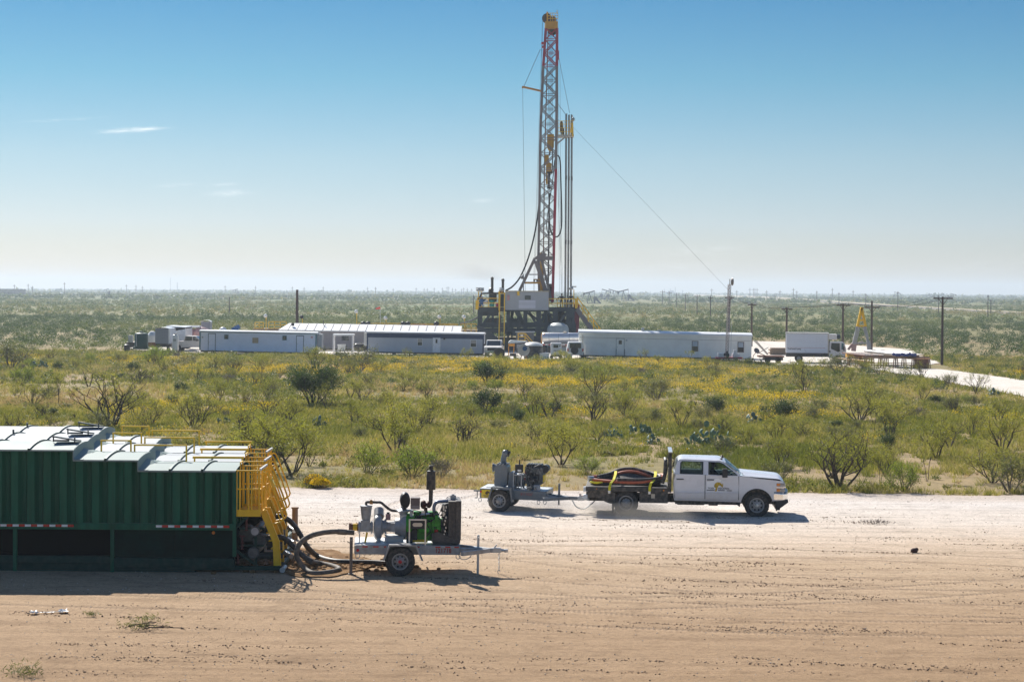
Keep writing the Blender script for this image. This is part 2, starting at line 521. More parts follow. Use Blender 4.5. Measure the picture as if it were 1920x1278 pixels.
# thin wisps of cloud
azm = mth('DIVIDE', sep.outputs[0], sep.outputs[1]); elv = mth('DIVIDE', sep.outputs[2], sep.outputs[1])
front = mth('GREATER_THAN', sep.outputs[1], 0.2)
tot = None
nz = N.new('ShaderNodeTexNoise'); nz.inputs['Scale'].default_value = 1; nz.inputs['Detail'].default_value = 6
cmb = N.new('ShaderNodeCombineXYZ'); L.new(mth('MULTIPLY', azm, 110), cmb.inputs[0]); L.new(mth('MULTIPLY', elv, 620), cmb.inputs[1]); L.new(cmb.outputs[0], nz.inputs['Vector'])
nn = mth('MULTIPLY', mth('SUBTRACT', nz.outputs[0], .33), 2.6, clamp=True)
for (cx, cy, wx, wy, am) in ((247, 244, 44, 4.2, .8), (205, 247, 22, 2.2, .5), (287, 241, 22, 2.6, .5), (430, 362, 34, 5, .55), (330, 347, 26, 3, .3), (420, 346, 24, 2.5, .3), (904, 376, 16, 3.2, .5), (1320, 470, 90, 9, .18), (1260, 500, 80, 8, .18), (120, 225, 60, 3, .2), (1850, 500, 90, 12, .10)):
    d = ray(cx, cy)
    t1 = mth('POWER', mth('DIVIDE', mth('SUBTRACT', azm, d.x / d.y), wx / F), 2.0)
    # a slight tilt of each wisp
    t2 = mth('POWER', mth('DIVIDE', mth('SUBTRACT', mth('SUBTRACT', elv, d.z / d.y), mth('MULTIPLY', mth('SUBTRACT', azm, d.x / d.y), .06)), wy / F), 2.0)
    g = mth('MULTIPLY', mth('EXPONENT', mth('MULTIPLY', mth('ADD', t1, t2), -1.0)), am)
    tot = g if tot is None else mth('ADD', tot, g)
cl = mth('MULTIPLY', mth('MULTIPLY', tot, nn), front, clamp=True)
cm = N.new('ShaderNodeMixRGB'); L.new(cl, cm.inputs[0]); L.new(gm.outputs[0], cm.inputs[1]); cm.inputs[2].default_value = (8.6, 8.8, 8.8, 1)
L.new(cm.outputs[0], bg.inputs[0]); L.new(bg.outputs[0], wo.inputs[0])

scene.view_settings.view_transform = 'Standard'; scene.view_settings.look = 'None'
scene.view_settings.exposure = .62; scene.view_settings.gamma = 1
scene.render.engine = 'CYCLES'
scene.cycles.max_bounces = 8; scene.cycles.transparent_max_bounces = 16; scene.cycles.volume_bounces = 0
scene.cycles.diffuse_bounces = 4; scene.cycles.use_adaptive_sampling = True; scene.cycles.adaptive_threshold = .015
scene.cycles.sample_clamp_indirect = 8.0

hz = MB(); hz.bx(-7000, 7000, -60, 9500, -1.0, 54.0)
ho = hz.build('haze', volmat('haze air', (.76, .87, .97), 0.00022, .25)); tag(ho, kind='stuff')


# ------------------------------------------------------------------ ground
def vnoise(x, y, seed):
    rg = np.random.default_rng(seed); T = rg.random((128, 128))
    xi = np.floor(x).astype(int); yi = np.floor(y).astype(int)
    fx = x - xi; fy = y - yi; fx = fx * fx * (3 - 2 * fx); fy = fy * fy * (3 - 2 * fy)
    a = T[xi % 128, yi % 128]; b = T[(xi + 1) % 128, yi % 128]; c = T[xi % 128, (yi + 1) % 128]; d = T[(xi + 1) % 128, (yi + 1) % 128]
    return (a * (1 - fx) + b * fx) * (1 - fy) + (c * (1 - fx) + d * fx) * fy


def fbm(x, y, seed, o=4):
    s = 0; t = 0; a = 1
    for i in range(o):
        s = s + a * vnoise(x * 2 ** i + 17.3 * i, y * 2 ** i + 5.1 * i, seed + i); t += a; a *= .55
    return s / t


def soil_mat(name, kind):
    m, nt, N, L = nodes(name)
    out = N.new('ShaderNodeOutputMaterial'); b = N.new('ShaderNodeBsdfPrincipled'); L.new(b.outputs[0], out.inputs[0])
    b.inputs['Roughness'].default_value = .95; b.inputs['Specular IOR Level'].default_value = .12
    tc = N.new('ShaderNodeTexCoord')

    def noise(scale, detail=8, rough=.6, st=(1, 1, 1)):
        mp = N.new('ShaderNodeMapping'); mp.inputs['Scale'].default_value = st; L.new(tc.outputs['Object'], mp.inputs[0])
        n = N.new('ShaderNodeTexNoise'); n.inputs['Scale'].default_value = scale; n.inputs['Detail'].default_value = detail; n.inputs['Roughness'].default_value = rough
        L.new(mp.outputs[0], n.inputs['Vector']); return n.outputs[0]

    def ramp(src, stops, interp='LINEAR'):
        r = N.new('ShaderNodeValToRGB'); r.color_ramp.interpolation = interp; e = r.color_ramp.elements
        e[0].position, e[0].color = stops[0][0], stops[0][1] + (1,)
        e[1].position, e[1].color = stops[-1][0], stops[-1][1] + (1,)
        for p, c in stops[1:-1]:
            q = e.new(p); q.color = c + (1,)
        L.new(src, r.inputs[0]); return r.outputs[0]

    def math2(op, a, bb, clamp=False):
        n = N.new('ShaderNodeMath'); n.operation = op; n.use_clamp = clamp
        for i, v in enumerate((a, bb)):
            if isinstance(v, (int, float)): n.inputs[i].default_value = v
            else: L.new(v, n.inputs[i])
        return n.outputs[0]

    def mix(f, a, bb, mode='MIX'):
        n = N.new('ShaderNodeMixRGB'); n.blend_type = mode
        for i, v in enumerate((f, a, bb)):
            if isinstance(v, (int, float)): n.inputs[i].default_value = v
            elif isinstance(v, tuple): n.inputs[i].default_value = v + (1,)
            else: L.new(v, n.inputs[i])
        return n.outputs[0]
    sp = N.new('ShaderNodeSeparateXYZ'); L.new(tc.outputs['Object'], sp.inputs[0])
    if kind == 'yard':
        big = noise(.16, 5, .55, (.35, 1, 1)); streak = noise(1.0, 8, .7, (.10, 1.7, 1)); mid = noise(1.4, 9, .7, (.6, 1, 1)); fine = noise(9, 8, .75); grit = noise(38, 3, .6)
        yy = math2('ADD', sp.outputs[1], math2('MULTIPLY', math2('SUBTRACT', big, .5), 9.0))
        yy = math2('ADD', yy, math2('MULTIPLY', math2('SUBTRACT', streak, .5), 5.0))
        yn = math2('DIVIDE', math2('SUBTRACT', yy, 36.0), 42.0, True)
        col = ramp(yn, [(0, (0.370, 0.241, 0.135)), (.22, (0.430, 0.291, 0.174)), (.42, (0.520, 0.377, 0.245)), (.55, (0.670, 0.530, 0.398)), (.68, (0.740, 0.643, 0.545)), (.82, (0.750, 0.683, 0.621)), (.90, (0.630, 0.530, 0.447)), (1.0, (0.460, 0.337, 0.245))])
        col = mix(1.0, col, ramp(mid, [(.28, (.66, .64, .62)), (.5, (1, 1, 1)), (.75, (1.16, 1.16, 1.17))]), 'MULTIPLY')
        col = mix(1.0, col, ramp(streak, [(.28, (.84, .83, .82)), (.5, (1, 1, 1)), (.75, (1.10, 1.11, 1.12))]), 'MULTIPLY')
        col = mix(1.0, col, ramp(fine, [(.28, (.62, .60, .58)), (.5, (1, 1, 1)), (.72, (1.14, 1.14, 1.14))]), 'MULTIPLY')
        col = mix(math2('MULTIPLY', math2('GREATER_THAN', math2('ADD', grit, math2('MULTIPLY', math2('SUBTRACT', mid, .5), .45)), .60), .5), col, (.20, .14, .09))
        h = math2('ADD', math2('MULTIPLY', streak, 1.0), math2('ADD', math2('MULTIPLY', fine, .7), math2('MULTIPLY', grit, .35)))
        # tyre tread of turning trucks: two curved ruts with cross bars
        wv = N.new('ShaderNodeTexWave'); wv.inputs['Scale'].default_value = 2.6; wv.inputs['Distortion'].default_value = 1.5; wv.inputs['Detail'].default_value = 2; wv.inputs['Detail Scale'].default_value = 3
        L.new(tc.outputs['Object'], wv.inputs[0])
        rut = None
        for (cx, cy, rad) in ((9, 70, 25.2), (9, 70, 27.0), (20, 92, 45.5), (20, 92, 47.4), (-4, 84, 36.5), (-4, 84, 38.3), (2, 20, 36.0), (2, 20, 37.8), (12, 66, 14.6), (12, 66, 16.4)):
            dx = math2('SUBTRACT', sp.outputs[0], cx); dy = math2('SUBTRACT', sp.outputs[1], cy)
            dd = math2('SQRT', math2('ADD', math2('MULTIPLY', dx, dx), math2('MULTIPLY', dy, dy)), 0)
            k = math2('SUBTRACT', 1.0, math2('DIVIDE', math2('ABSOLUTE', math2('SUBTRACT', dd, rad), 0), .22), True)
            rut = k if rut is None else math2('ADD', rut, k, True)
        rut = math2('MULTIPLY', rut, math2('GREATER_THAN', mid, .44))
        h = math2('SUBTRACT', h, math2('MULTIPLY', rut, math2('ADD', .45, math2('MULTIPLY', wv.outputs[0], .35))))
        col = mix(math2('MULTIPLY', rut, .40), col, (.30, .21, .14)); bd = .06
    elif kind == 'scrub':
        big = noise(.045, 6, .6, (.6, 1, 1)); mid = noise(.5, 8, .65); fine = noise(6, 6, .7)
        vast = noise(.006, 6, .62, (.35, 1, 1))
        col = ramp(big, [(.30, (.46, .315, .20)), (.46, (.37, .275, .155)), (.6, (.26, .225, .10)), (.75, (.40, .30, .17))])
        far = ramp(vast, [(.30, (.12, .16, .055)), (.45, (.16, .19, .065)), (.56, (.27, .24, .115)), (.63, (.15, .17, .07)), (.78, (.33, .28, .15))])
        ff = math2('DIVIDE', math2('SUBTRACT', sp.outputs[1], 230.0), 300.0, True)
        col = mix(ff, col, far)
        col = mix(1.0, col, ramp(mid, [(.3, (.62, .64, .56)), (.5, (1, 1, 1)), (.75, (1.2, 1.16, 1.12))]), 'MULTIPLY')
        col = mix(1.0, col, ramp(fine, [(.3, (.6, .6, .56)), (.7, (1.15, 1.14, 1.12))]), 'MULTIPLY')
        h = math2('ADD', mid, math2('MULTIPLY', fine, .4)); bd = .08
    elif kind == 'caliche':
        mid = noise(.7, 9, .7, (.7, 1, 1)); fine = noise(7, 8, .7)
        col = ramp(mid, [(.3, (.62, .54, .45)), (.5, (.74, .68, .60)), (.7, (.80, .76, .70))])
        col = mix(1.0, col, ramp(fine, [(.3, (.78, .76, .74)), (.7, (1.08, 1.08, 1.08))]), 'MULTIPLY')
        h = math2('ADD', mid, math2('MULTIPLY', fine, .4)); bd = .05
    elif kind == 'mud':
        mid = noise(2.2, 8, .7); fine = noise(14, 6, .7)
        col = ramp(mid, [(.3, (.12, .062, .026)), (.5, (.25, .14, .06)), (.72, (.42, .28, .15))])
        h = math2('ADD', mid, math2('MULTIPLY', fine, .6)); bd = .08
    elif kind == 'asphalt':
        mid = noise(.05, 6, .6); fine = noise(3, 5, .6)
        col = ramp(mid, [(.3, (.10, .105, .11)), (.7, (.17, .17, .17))]); h = fine; bd = .01
    elif kind == 'verge':
        mid = noise(.03, 8, .65, (.4, 1, 1)); fine = noise(.6, 5, .6)
        col = ramp(mid, [(.3, (.34, .28, .16)), (.55, (.47, .38, .24)), (.75, (.26, .25, .12))]); h = fine; bd = .02
    L.new(col, b.inputs['Base Color'])
    bp = N.new('ShaderNodeBump'); bp.inputs['Strength'].default_value = .9; bp.inputs['Distance'].default_value = bd
    L.new(h, bp.inputs['Height']); L.new(bp.outputs[0], b.inputs['Normal'])
    return m


g = MB()
ys = [-40, 20, 60, 100, 150, 200, 260, 400, 700, 1200, 2200, 4000, 6500, 9400]
xs = [-6900, -3500, -1600, -700, -300, -120, 0, 120, 300, 700, 1600, 3500, 6900]
g.add([(x, y, 0) for x in xs for y in ys], [(i * len(ys) + j, (i + 1) * len(ys) + j, (i + 1) * len(ys) + j + 1, i * len(ys) + j + 1) for i in range(len(xs) - 1) for j in range(len(ys) - 1)])
tag(g.build('ground', soil_mat('scrub soil', 'scrub')), kind='structure')


def yard_edge(x):
    """far edge of the dirt road, wandering a little"""
    base = 74.9 - .045 * (x + 10)
    return base + .9 * (fbm(np.array([x * .35]), np.array([3.0]), 5)[0] - .5) + .6 * (fbm(np.array([x * 1.7]), np.array([9.0]), 8)[0] - .5)


nx, ny = 420, 150
X = np.linspace(-34, 40, nx + 1)
E = np.array([yard_edge(x) for x in X])
V = np.zeros((nx + 1, ny + 1, 3))
tt = np.linspace(0, 1, ny + 1)
V[:, :, 0] = X[:, None]
V[:, :, 1] = 26 + (E[:, None] - 26) * tt[None, :]
zz = .030 + .030 * (fbm(V[:, :, 0] * .22, V[:, :, 1] * 1.5, 21) - .5) + .022 * (fbm(V[:, :, 0] * 2.2, V[:, :, 1] * 2.6, 31) - .5)
zz[:, -1] = .001; zz[:, -2] = np.minimum(zz[:, -2], .02)
V[:, :, 2] = np.maximum(zz, .004)
idx = np.arange((nx + 1) * (ny + 1)).reshape(nx + 1, ny + 1)
quads = np.stack([idx[:-1, :-1], idx[1:, :-1], idx[1:, 1:], idx[:-1, 1:]], -1).reshape(-1)
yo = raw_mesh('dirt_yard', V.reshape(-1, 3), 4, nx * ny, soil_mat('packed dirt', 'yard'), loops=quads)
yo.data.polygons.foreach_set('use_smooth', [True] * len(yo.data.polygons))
tag(yo, kind='structure')


def patch(name, poly, z, mat, kind='structure', jit=.5, step=2.0, seed=3):
    """flat sheet with a ragged outline"""
    rg = random.Random(seed); P = []
    for i in range(len(poly)):
        a = Vector(poly[i]); b = Vector(poly[(i + 1) % len(poly)]); n = max(1, int((b - a).length / step))
        for k in range(n):
            p = a.lerp(b, k / n); P.append((p.x + rg.uniform(-jit, jit), p.y + rg.uniform(-jit, jit)))
    m = MB(); m.prism(P, z, z - .003, ax='xy')
    o = m.build(name, mat)
    return tag(o, kind=kind)


caliche = soil_mat('white caliche', 'caliche')
gp = lambda px, py: tuple(G(px, py).xy)
patch('access_road', [gp(1440, 690), gp(1560, 686), gp(1640, 694), gp(1720, 707), gp(1800, 722), gp(1960, 752), gp(2010, 728), gp(1920, 713), gp(1800, 697), gp(1720, 689), gp(1640, 681), gp(1560, 676), gp(1450, 676)], .055, caliche, jit=.35, step=1.6)
patch('drill_pad', [gp(238, 655), gp(374, 663), gp(600, 667), gp(905, 670), gp(1000, 675), gp(1090, 673), gp(1400, 678), gp(1450, 684), gp(1700, 688), gp(1760, 680), gp(1700, 655), gp(1520, 642), gp(1150, 634), gp(880, 632), gp(500, 634), gp(240, 640)], .05, caliche, jit=.8, step=3)
hv = [(1300, 554.5), (1400, 557.0), (1480, 561.0), (1600, 569.5), (1700, 575.5), (1800, 581.5), (1960, 590)]
vg = soil_mat('dry verge', 'verge')
patch('highway_verge', [gp(x, y + 2.4) for x, y in hv] + [gp(x, y - 3.0) for x, y in hv[::-1]], .06, vg, jit=1.0, step=30)
patch('highway', [gp(x, y + .9) for x, y in hv[2:]] + [gp(x, y - .9) for x, y in hv[2:][::-1]], .12, soil_mat('highway asphalt', 'asphalt'), jit=.1, step=60)
patch('far_track', [gp(-40, 560), gp(60, 556), gp(110, 553), gp(115, 551.8), gp(50, 552.5), gp(-40, 555)], .09, vg, jit=1, step=30)
# mud around the hoses
patch('mud_patch', [gp(520, 1040), gp(560, 1030), gp(620, 1034), gp(670, 1044), gp(700, 1052), gp(688, 1070), gp(655, 1078), gp(600, 1086), gp(540, 1082), gp(515, 1072), gp(505, 1058)], .062, soil_mat('wet mud', 'mud'), jit=.16, step=.25, seed=9)
# ------------------------------------------------------------------ frac tanks
shade_black = M('deep shade black', (.005, .006, .006), .9, var=.2, spec=.05)  # near-black colour standing for deep shade in the bays and behind the valves
hatch_mat = M('dark hatch steel', (.10, .11, .11), .4, .4, var=.2)
def frac_tank():
    t = thing('frac_tank', 'x', 'tank')
    W = 2.45                                   # depth of the tank
    secs = [(-2.53, 0.0, 2.70, .085), (-4.22, -2.53, 2.965, .09), (-12.3, -4.22, 3.22, .12)]
    zb = 1.24
    # corrugated body ------------------------------------------------
    m = MB()
    for (x0, x1, zt, rise) in secs:
        # corrugated front and back sheets: each rib is a shallow trapezoid
        for yf, s in ((0.0, 1), (W, -1)):
            xs = []; x = x0
            n = max(1, round((x1 - x0) / .415)); p = (x1 - x0) / n
            for i in range(n):
                a = x0 + i * p
                xs += [(a, .15), (a + .07, 0.0), (a + p - .17, 0.0), (a + p - .10, .15)]
            xs.append((x1, .15))
            vs = []
            for (xx, dd) in xs:
                vs += [(xx, yf + s * dd, zb), (xx, yf + s * dd, zt - .01)]
            m.add(vs, [(2 * i, 2 * i + 2, 2 * i + 3, 2 * i + 1) for i in range(len(xs) - 1)])
    m.bx(-.02, .0, .0, W, zb, 2.69)       # end wall
    # end wall ribs
    for k in range(5):
        y = .25 + k * .48
        m.bx(0, .04, y, y + .09, zb, 2.66)
    # floor of the body and the corner posts
    m.bx(-12.3, 0, .06, W - .06, zb - .02, zb)
    m.bx(-.05, .045, -.012, .09, .45, 2.69); m.bx(-.05, .045, W - .09, W + .012, .45, 2.69)
    m.build('body', tank_green, t)
    # belt rail under the ribs
    m = MB()
    m.bx(-12.3, 0.045, -.035, .06, zb - .10, zb + .075)
    m.bx(-12.3, 0.045, W - .06, W + .035, zb - .10, zb + .075)
    m.build('belt_rail', tank_green, t, bevel=.008)
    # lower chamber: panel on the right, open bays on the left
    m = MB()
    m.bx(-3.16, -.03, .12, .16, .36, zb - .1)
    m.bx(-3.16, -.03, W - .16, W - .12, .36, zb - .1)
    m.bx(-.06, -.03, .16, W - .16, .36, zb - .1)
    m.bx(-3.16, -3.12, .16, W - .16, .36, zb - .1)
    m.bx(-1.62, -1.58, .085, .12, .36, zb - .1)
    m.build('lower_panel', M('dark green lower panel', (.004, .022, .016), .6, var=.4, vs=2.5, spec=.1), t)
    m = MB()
    m.mat(1); m.bx(-12.3, -3.2, 1.0, 1.3, .02, zb - .021); m.bx(-12.3, -3.2, .3, 1.0, zb - .06, zb - .021); m.bx(-12.3, -3.2, .31, 1.0, .02, .06); m.mat(0)   # centre web and bay linings, coloured black as the shade inside the open bays
    for x in (-3.2, -5.75, -8.3, -10.8):
        m.mat(2); m.bx(x - .05, x + .05, -.02, .10, .02, zb - .1); m.mat(0); m.bx(x - .05, x + .05, W - .1, W - .02, .02, zb - .1)
    m.bx(-12.3, -3.15, .0, .14, .26, .44); m.bx(-12.3, -3.15, W - .14, W, .26, .44)
    m.bx(-3.15, .0, -.01, .13, .17, .40); m.bx(-3.15, 0, W - .13, W + .01, .17, .40)
    m.bx(-3.15, 1.22, .02, .12, .09, .17 + .03); m.bx(-3.15, 1.22, W - .12, W - .02, .09, .20)
    m.bx(-12.3, -3.15, .05, .30, .02, .255); m.bx(-12.3, -3.15, W - .3, W - .05, .02, .255)
    m.prism([(-3.15, .17), (-1.2, .17), (-1.0, .03), (-3.15, .03)], .03, .13)
    # brace and uprights around the valves
    m.bar((.02, .06, .62), (.60, .06, .20), .07); m.bar((.55, .06, .2), (.55, .06, 1.15), .07)
    m.bar((.02, .06, 1.18), (.34, .06, 1.50), .06)
    m.bx(1.12, 1.22, .05, W - .05, .09, .19)
    m.bar((.1, .2, 1.17), (.75, .2, 1.17), .06); m.bar((.1, .2, .72), (.75, .2, .72), .05)
    m.build('skid_frame', [frame_green, shade_black, tank_green], t, bevel=.008)
    # roof panels ----------------------------------------------------
    for si, (x0, x1, zt, rise) in enumerate(secs):
        m = MB()
        a0 = x0; a1 = x1 + (.03 if si == 0 else 0)

        def rf(u, v, x0=a0, x1=a1, zt=zt, rise=rise, dz=0.0, grow=.05):
            y = -grow + v * (W + 2 * grow); q = 2 * v - 1
            return (x0 + u * (x1 - x0), y, zt + rise * (1 - q * q) + dz)
        m.grid(lambda u, v: rf(u, v), 1, 16)
        m.grid(lambda u, v: rf(u, v, dz=-.03), 1, 16)
        # lip along the front and back
        m.bx(a0, a1, -.055, -.045, zt - .04, zt + .004); m.bx(a0, a1, W + .045, W + .055, zt - .04, zt + .004)
        m.build('roof', silver_roof, t)
        r = MB()
        n = 3 if si == 0 else (2 if si == 1 else 7)
        for k in range(1 if si < 2 else 1, n):
            xx = x0 + (x1 - x0) * k / n
            r.grid(lambda u, v, xx=xx, zt=zt, rise=rise: (xx - .03 + u * .06, -.06 + v * (W + .12), zt + rise * (1 - (2 * v - 1) ** 2) + .045), 1, 16)
            r.grid(lambda u, v, xx=xx, zt=zt, rise=rise: (xx + .03, -.06 + v * (W + .12), zt + rise * (1 - (2 * v - 1) ** 2) + .045 - .05 * u), 1, 16)
            r.grid(lambda u, v, xx=xx, zt=zt, rise=rise: (xx - .03, -.06 + v * (W + .12), zt + rise * (1 - (2 * v - 1) ** 2) + .045 - .05 * u), 1, 16)
            r.bx(xx - .03, xx + .03, -.075, -.05, zt - .05, zt + .03)
        if n > 1: r.build('roof_rib', M('rib steel', (.05, .10, .09), .45, .1, var=.2), t)
        # the step up to the next section: bare metal wall, slightly sloped foot
        if si > 0:
            e = MB()
            zl = secs[si - 1][2]; rl = secs[si - 1][3]
            poly = [(-.05, zl - .02)] + [(-.05 + (W + .1) * v, zt + rise * (1 - (2 * v - 1) ** 2) - .002) for v in [i / 12 for i in range(13)]] + [(W + .05, zl - .02)]
            e.prism(poly, x1 - .01, x1 + .012, ax='yz')
            e.add([(x1 + .012, -.05, zl + .01), (x1 + .26, -.05, zl + .012), (x1 + .012, W * .5, zl + rl + .12), (x1 + .26, W * .5, zl + rl + .012), (x1 + .012, W + .05, zl + .01), (x1 + .26, W + .05, zl + .012)], [(0, 1, 3, 2), (2, 3, 5, 4)])
            e.build('step_wall', silver_roof, t)
    # hatch lid on the high section, tilted open a little, and a small vent
    m = MB(); m.T = Matrix.Translation((-4.62, 1.0, 3.44)) @ Matrix.Rotation(R(9), 4, 'Y') @ Matrix.Rotation(R(-5), 4, 'X')
    m.bx(-.34, .34, -.3, .3, -.02, .02); m.T = None; m.bx(-4.9, -4.5, .75, .8, 3.38, 3.425)
    m.build('hatch', hatch_mat, t, bevel=.006); m = MB()
    m.cyl((-4.95, .9, 3.36), (-4.95, .9, 3.53), .02); m.cyl((-4.35, .75, 3.36), (-4.35, .75, 3.5), .02); m.cyl((-6.5, 1.0, 3.36), (-6.5, 1.0, 3.48), .03)
    m.build('roof_vent', hatch_mat, t)
    # reflective tape
    m = MB()
    for x0, n in ((-2.05, 12), (-12.2, 50)):
        for k in range(n):
            a = x0 + k * .16
            if x0 < -3 and a > -4.3: break
            m.mat(k % 2); m.bx(a, a + .158, -.040, -.035, zb - .03, zb + .03)
    m.build('reflective_tape', [white_tape, red_plastic], t)
    m = MB(); m.lathe([(.045, .02), (.045, 0), (.03, -.02)], (-.57, .12, 1.06), 'y', 12); m.build('marker_lamp', amber, t)
    # yellow guard rails on the roof
    def guard(x0, x1, z0, h, y):
        m = MB(); w = .04
        m.bar((x0, y, z0), (x0, y, z0 + h), w); m.bar((x1, y, z0), (x1, y, z0 + h), w); m.bar((x0 - w / 2, y, z0 + h), (x1 + w / 2, y, z0 + h), w)
        return m
    guard(-3.85, -3.05, 2.98, .36, 1.75).build('guard_rail', yellow_paint, t)
    guard(-2.95, -1.55, 2.72, .50, 1.75).build('guard_rail', yellow_paint, t)
    m = MB(); m.bar((-1.45, 2.2, 2.86), (-.05, 2.2, 2.86), .06); m.bar((-1.4, 2.2, 2.72), (-1.4, 2.2, 2.86), .04); m.bar((-.1, 2.2, 2.72), (-.1, 2.2, 2.86), .04)
    m.build('guard_rail', yellow_paint, t)
    # end platform ---------------------------------------------------
    m = MB()
    m.bx(.03, .68, .05, 1.45, 1.585, 1.61)
    m.bx(.03, .68, .02, .05, 1.50, 1.66); m.bx(.03, .68, 1.45, 1.48, 1.50, 1.66)
    for k in range(12): m.bx(.06 + k * .05, .075 + k * .05, .06, 1.44, 1.61, 1.63)
    m.build('platform', yellow_paint, t)
    c = MB()
    for y in (.04, 1.46):
        for x in (.05, .13, .36, .44, .64): c.bar((x, y, 1.6), (x, y, 2.72), .034)
        for z in (1.66, 2.22, 2.70): c.bar((.03, y, z), (.67, y, z), .036)
    for y in (.5, 1.0): c.bar((.66, y, 1.6), (.66, y, 2.7), .045)
    c.bar((.66, .04, 2.2), (.66, 1.46, 2.2), .04); c.bar((.66, .95, 1.6), (.66, .95, 2.6), .04)
    for y in (.75, 1.2): c.bar((.05, y, 1.6), (.05, y, 2.85), .036)
    c.bar((.05, .75, 2.85), (.05, 1.2, 2.85), .036)
    c.build('cage', yellow_paint, t, bevel=.008)
    h = MB()
    for k in range(10):
        h.mat(k % 2); y = .04 + k * .142
        h.bar((.67, y, 2.735), (.67, y + .142, 2.735), .05)
    h.build('striped_rail', [white_tape, black_plain], t)
    # steep stairs
    s = MB()
    for y in (.25, .98):
        s.prism([(.62, 1.64), (.80, 1.64), (1.13, .82), (1.18, .10), (1.0, .10), (.97, .80)], y - .012, y + .012)
        s.prism([(.80, 1.64), (1.13, .82), (1.18, .10), (1.20, .10), (1.155, .83), (.82, 1.65)], y - .04, y + .04)
    for k in range(6):
        f = k / 6; x = .78 + f * .36; z = 1.45 - f * 1.25
        s.bx(x - .10, x + .02, .26, .97, z, z + .025)
    s.prism([(.70, 1.62), (.99, .80), (.96, .80), (.66, 1.62)], .26, .97)
    s.build('stairs', yellow_paint, t, bevel=.006)
    r = MB()
    for y in (.22, 1.01):
        r.tube(sweep([(.68, y, 2.0), (.70, y, 2.55), (.78, y, 2.62), (.90, y, 2.45), (1.22, y, 1.55), (1.24, y, 1.42), (1.18, y, 1.34), (.95, y, 1.28)], 6), .022, 8)
        r.tube(sweep([(.70, y, 2.25), (.82, y, 2.2), (1.16, y, 1.42), (1.10, y, 1.3)], 5), .016, 8); r.cut()
    r.each('handrail', yellow_paint, t)
    # pipes and valves under the platform
    p = MB()
    p.cyl((.54, -.02, 1.12), (.54, 1.6, 1.12), .105, n=18); p.cyl((.50, -.02, .56), (.50, 1.7, .56), .12, n=18)
    p.cyl((.54, .02, 1.12), (.54, -.05, 1.12), .135, n=18); p.cyl((.50, .02, .56), (.50, -.06, .56), .15, n=18)
    p.cyl((.10, .5, .85), (.95, .5, .85), .09, n=14); p.cyl((.1, .6, .40), (1.2, .6, .40), .07, n=14); p.cyl((.75, .9, .62), (1.15, .9, .62), .11, n=16)
    p.cyl((.62, .25, .82), (.62, .75, .82), .17, n=18); p.cyl((.25, .4, 1.0), (.25, .9, 1.0), .2, n=16)
    p.build('manifold_pipe', M('dull galvanised pipe', (.07, .08, .082), .5, .3, var=.4, vs=6, dust=.12), t)
    p = MB()
    p.cyl((.54, -.051, 1.12), (.54, -.058, 1.12), .10, n=18); p.build('end_cap', M('pale cap', (.42, .38, .36), .5, var=.2, vs=9), t)
    p = MB(); p.cyl((.50, -.061, .56), (.50, -.07, .56), .115, n=18); p.build('end_cap', M('dark cap', (.13, .12, .11), .5, .3, var=.4, vs=9), t)
    v = MB()
    for (x, y, z0, z1) in ((.30, .12, 1.12, 1.5), (.19, .1, .62, .98), (.08, .1, .25, .55)):
        v.cyl((x, y, z0), (x, y, z1), .028, n=10); v.cyl((x - .07, y, z1), (x + .07, y, z1), .02, n=8)
        for k in range(3): v.cyl((x, y, z0 + .08 * k), (x, y, z0 + .08 * k + .03), .045, n=10)
    v.build('valve_stem', M('brown valve paint', (.12, .03, .025), .6, var=.3), t)
    p = MB(); p.bx(.0, .06, .14, W - .14, .3, 1.23); p.bx(.06, .5, 1.6, W - .2, .25, 1.3); p.build('valve_shade_backing', shade_black, t)  # black slab and block added as the dark shade behind the pipes
    p = MB(); p.cyl((1.27, -.12, .12), (1.27, .5, .12), .06, n=14); p.cyl((1.27, -.13, .12), (1.27, -.10, .12), .072, n=14); p.cyl((1.22, .9, .45), (1.42, .65, .38), .07, n=14)
    p.build('drain_pipe', grey_metal, t)
    return t


ft = frac_tank()
ft.location = (at(440, 883, 52.0).x, 52.0, 0)
ft['label'] = 'dark green steel tank with stepped silver roof, the front one whose whole ribbed side shows'
ft['group'] = 'tanks lined up beside the dirt road'
q1 = dup(ft, (at(450, 867, 54.7).x, 54.75, 0), label='green silver-roofed tank sandwiched between the ribbed front tank and the rearmost tank')
q2 = dup(ft, (at(456, 850, 57.6).x, 57.6, 0), label='rearmost silver-roofed green tank, nearest the scrub, mostly hidden behind two others')

for q in (q1, q2):
    for c in q.children:
        if c.name.startswith('roof') and 'rib' not in c.name and 'vent' not in c.name: c.material_slots[0].link = 'OBJECT'; c.material_slots[0].material = pale_roof
# ------------------------------------------------------------------ hoses and post
P = lambda px, py, d: at(px, py, d)
GZ = lambda px, py, z=.1: G(px, py, z)
h = MB()
h.tube(sweep([P(520, 968, 54.6), P(532, 969, 54.5), P(548, 980, 54.3), P(562, 1000, 54.0), P(576, 1024, 53.8), GZ(596, 1042, .12), GZ(625, 1051, .10), GZ(660, 1053, .10), GZ(700, 1054, .10), GZ(735, 1056, .10)], 8), .072, 12)
h.cyl(P(519, 968, 54.6), P(528, 968, 54.55), .085, n=12)
tag(h.build('suction_hose', hose_black), 'thick black hose dropping from the stairs and running under the green engine trailer', 'hose')
h = MB()
h.tube(sweep([P(520, 1006, 52.9), P(532, 1008, 52.9), P(548, 1022, 52.8), P(566, 1040, 52.7), P(580, 1050, 52.7)], 8), .07, 12)
h.cyl(P(576, 1048, 52.7), P(585, 1053, 52.65), .09, n=12)
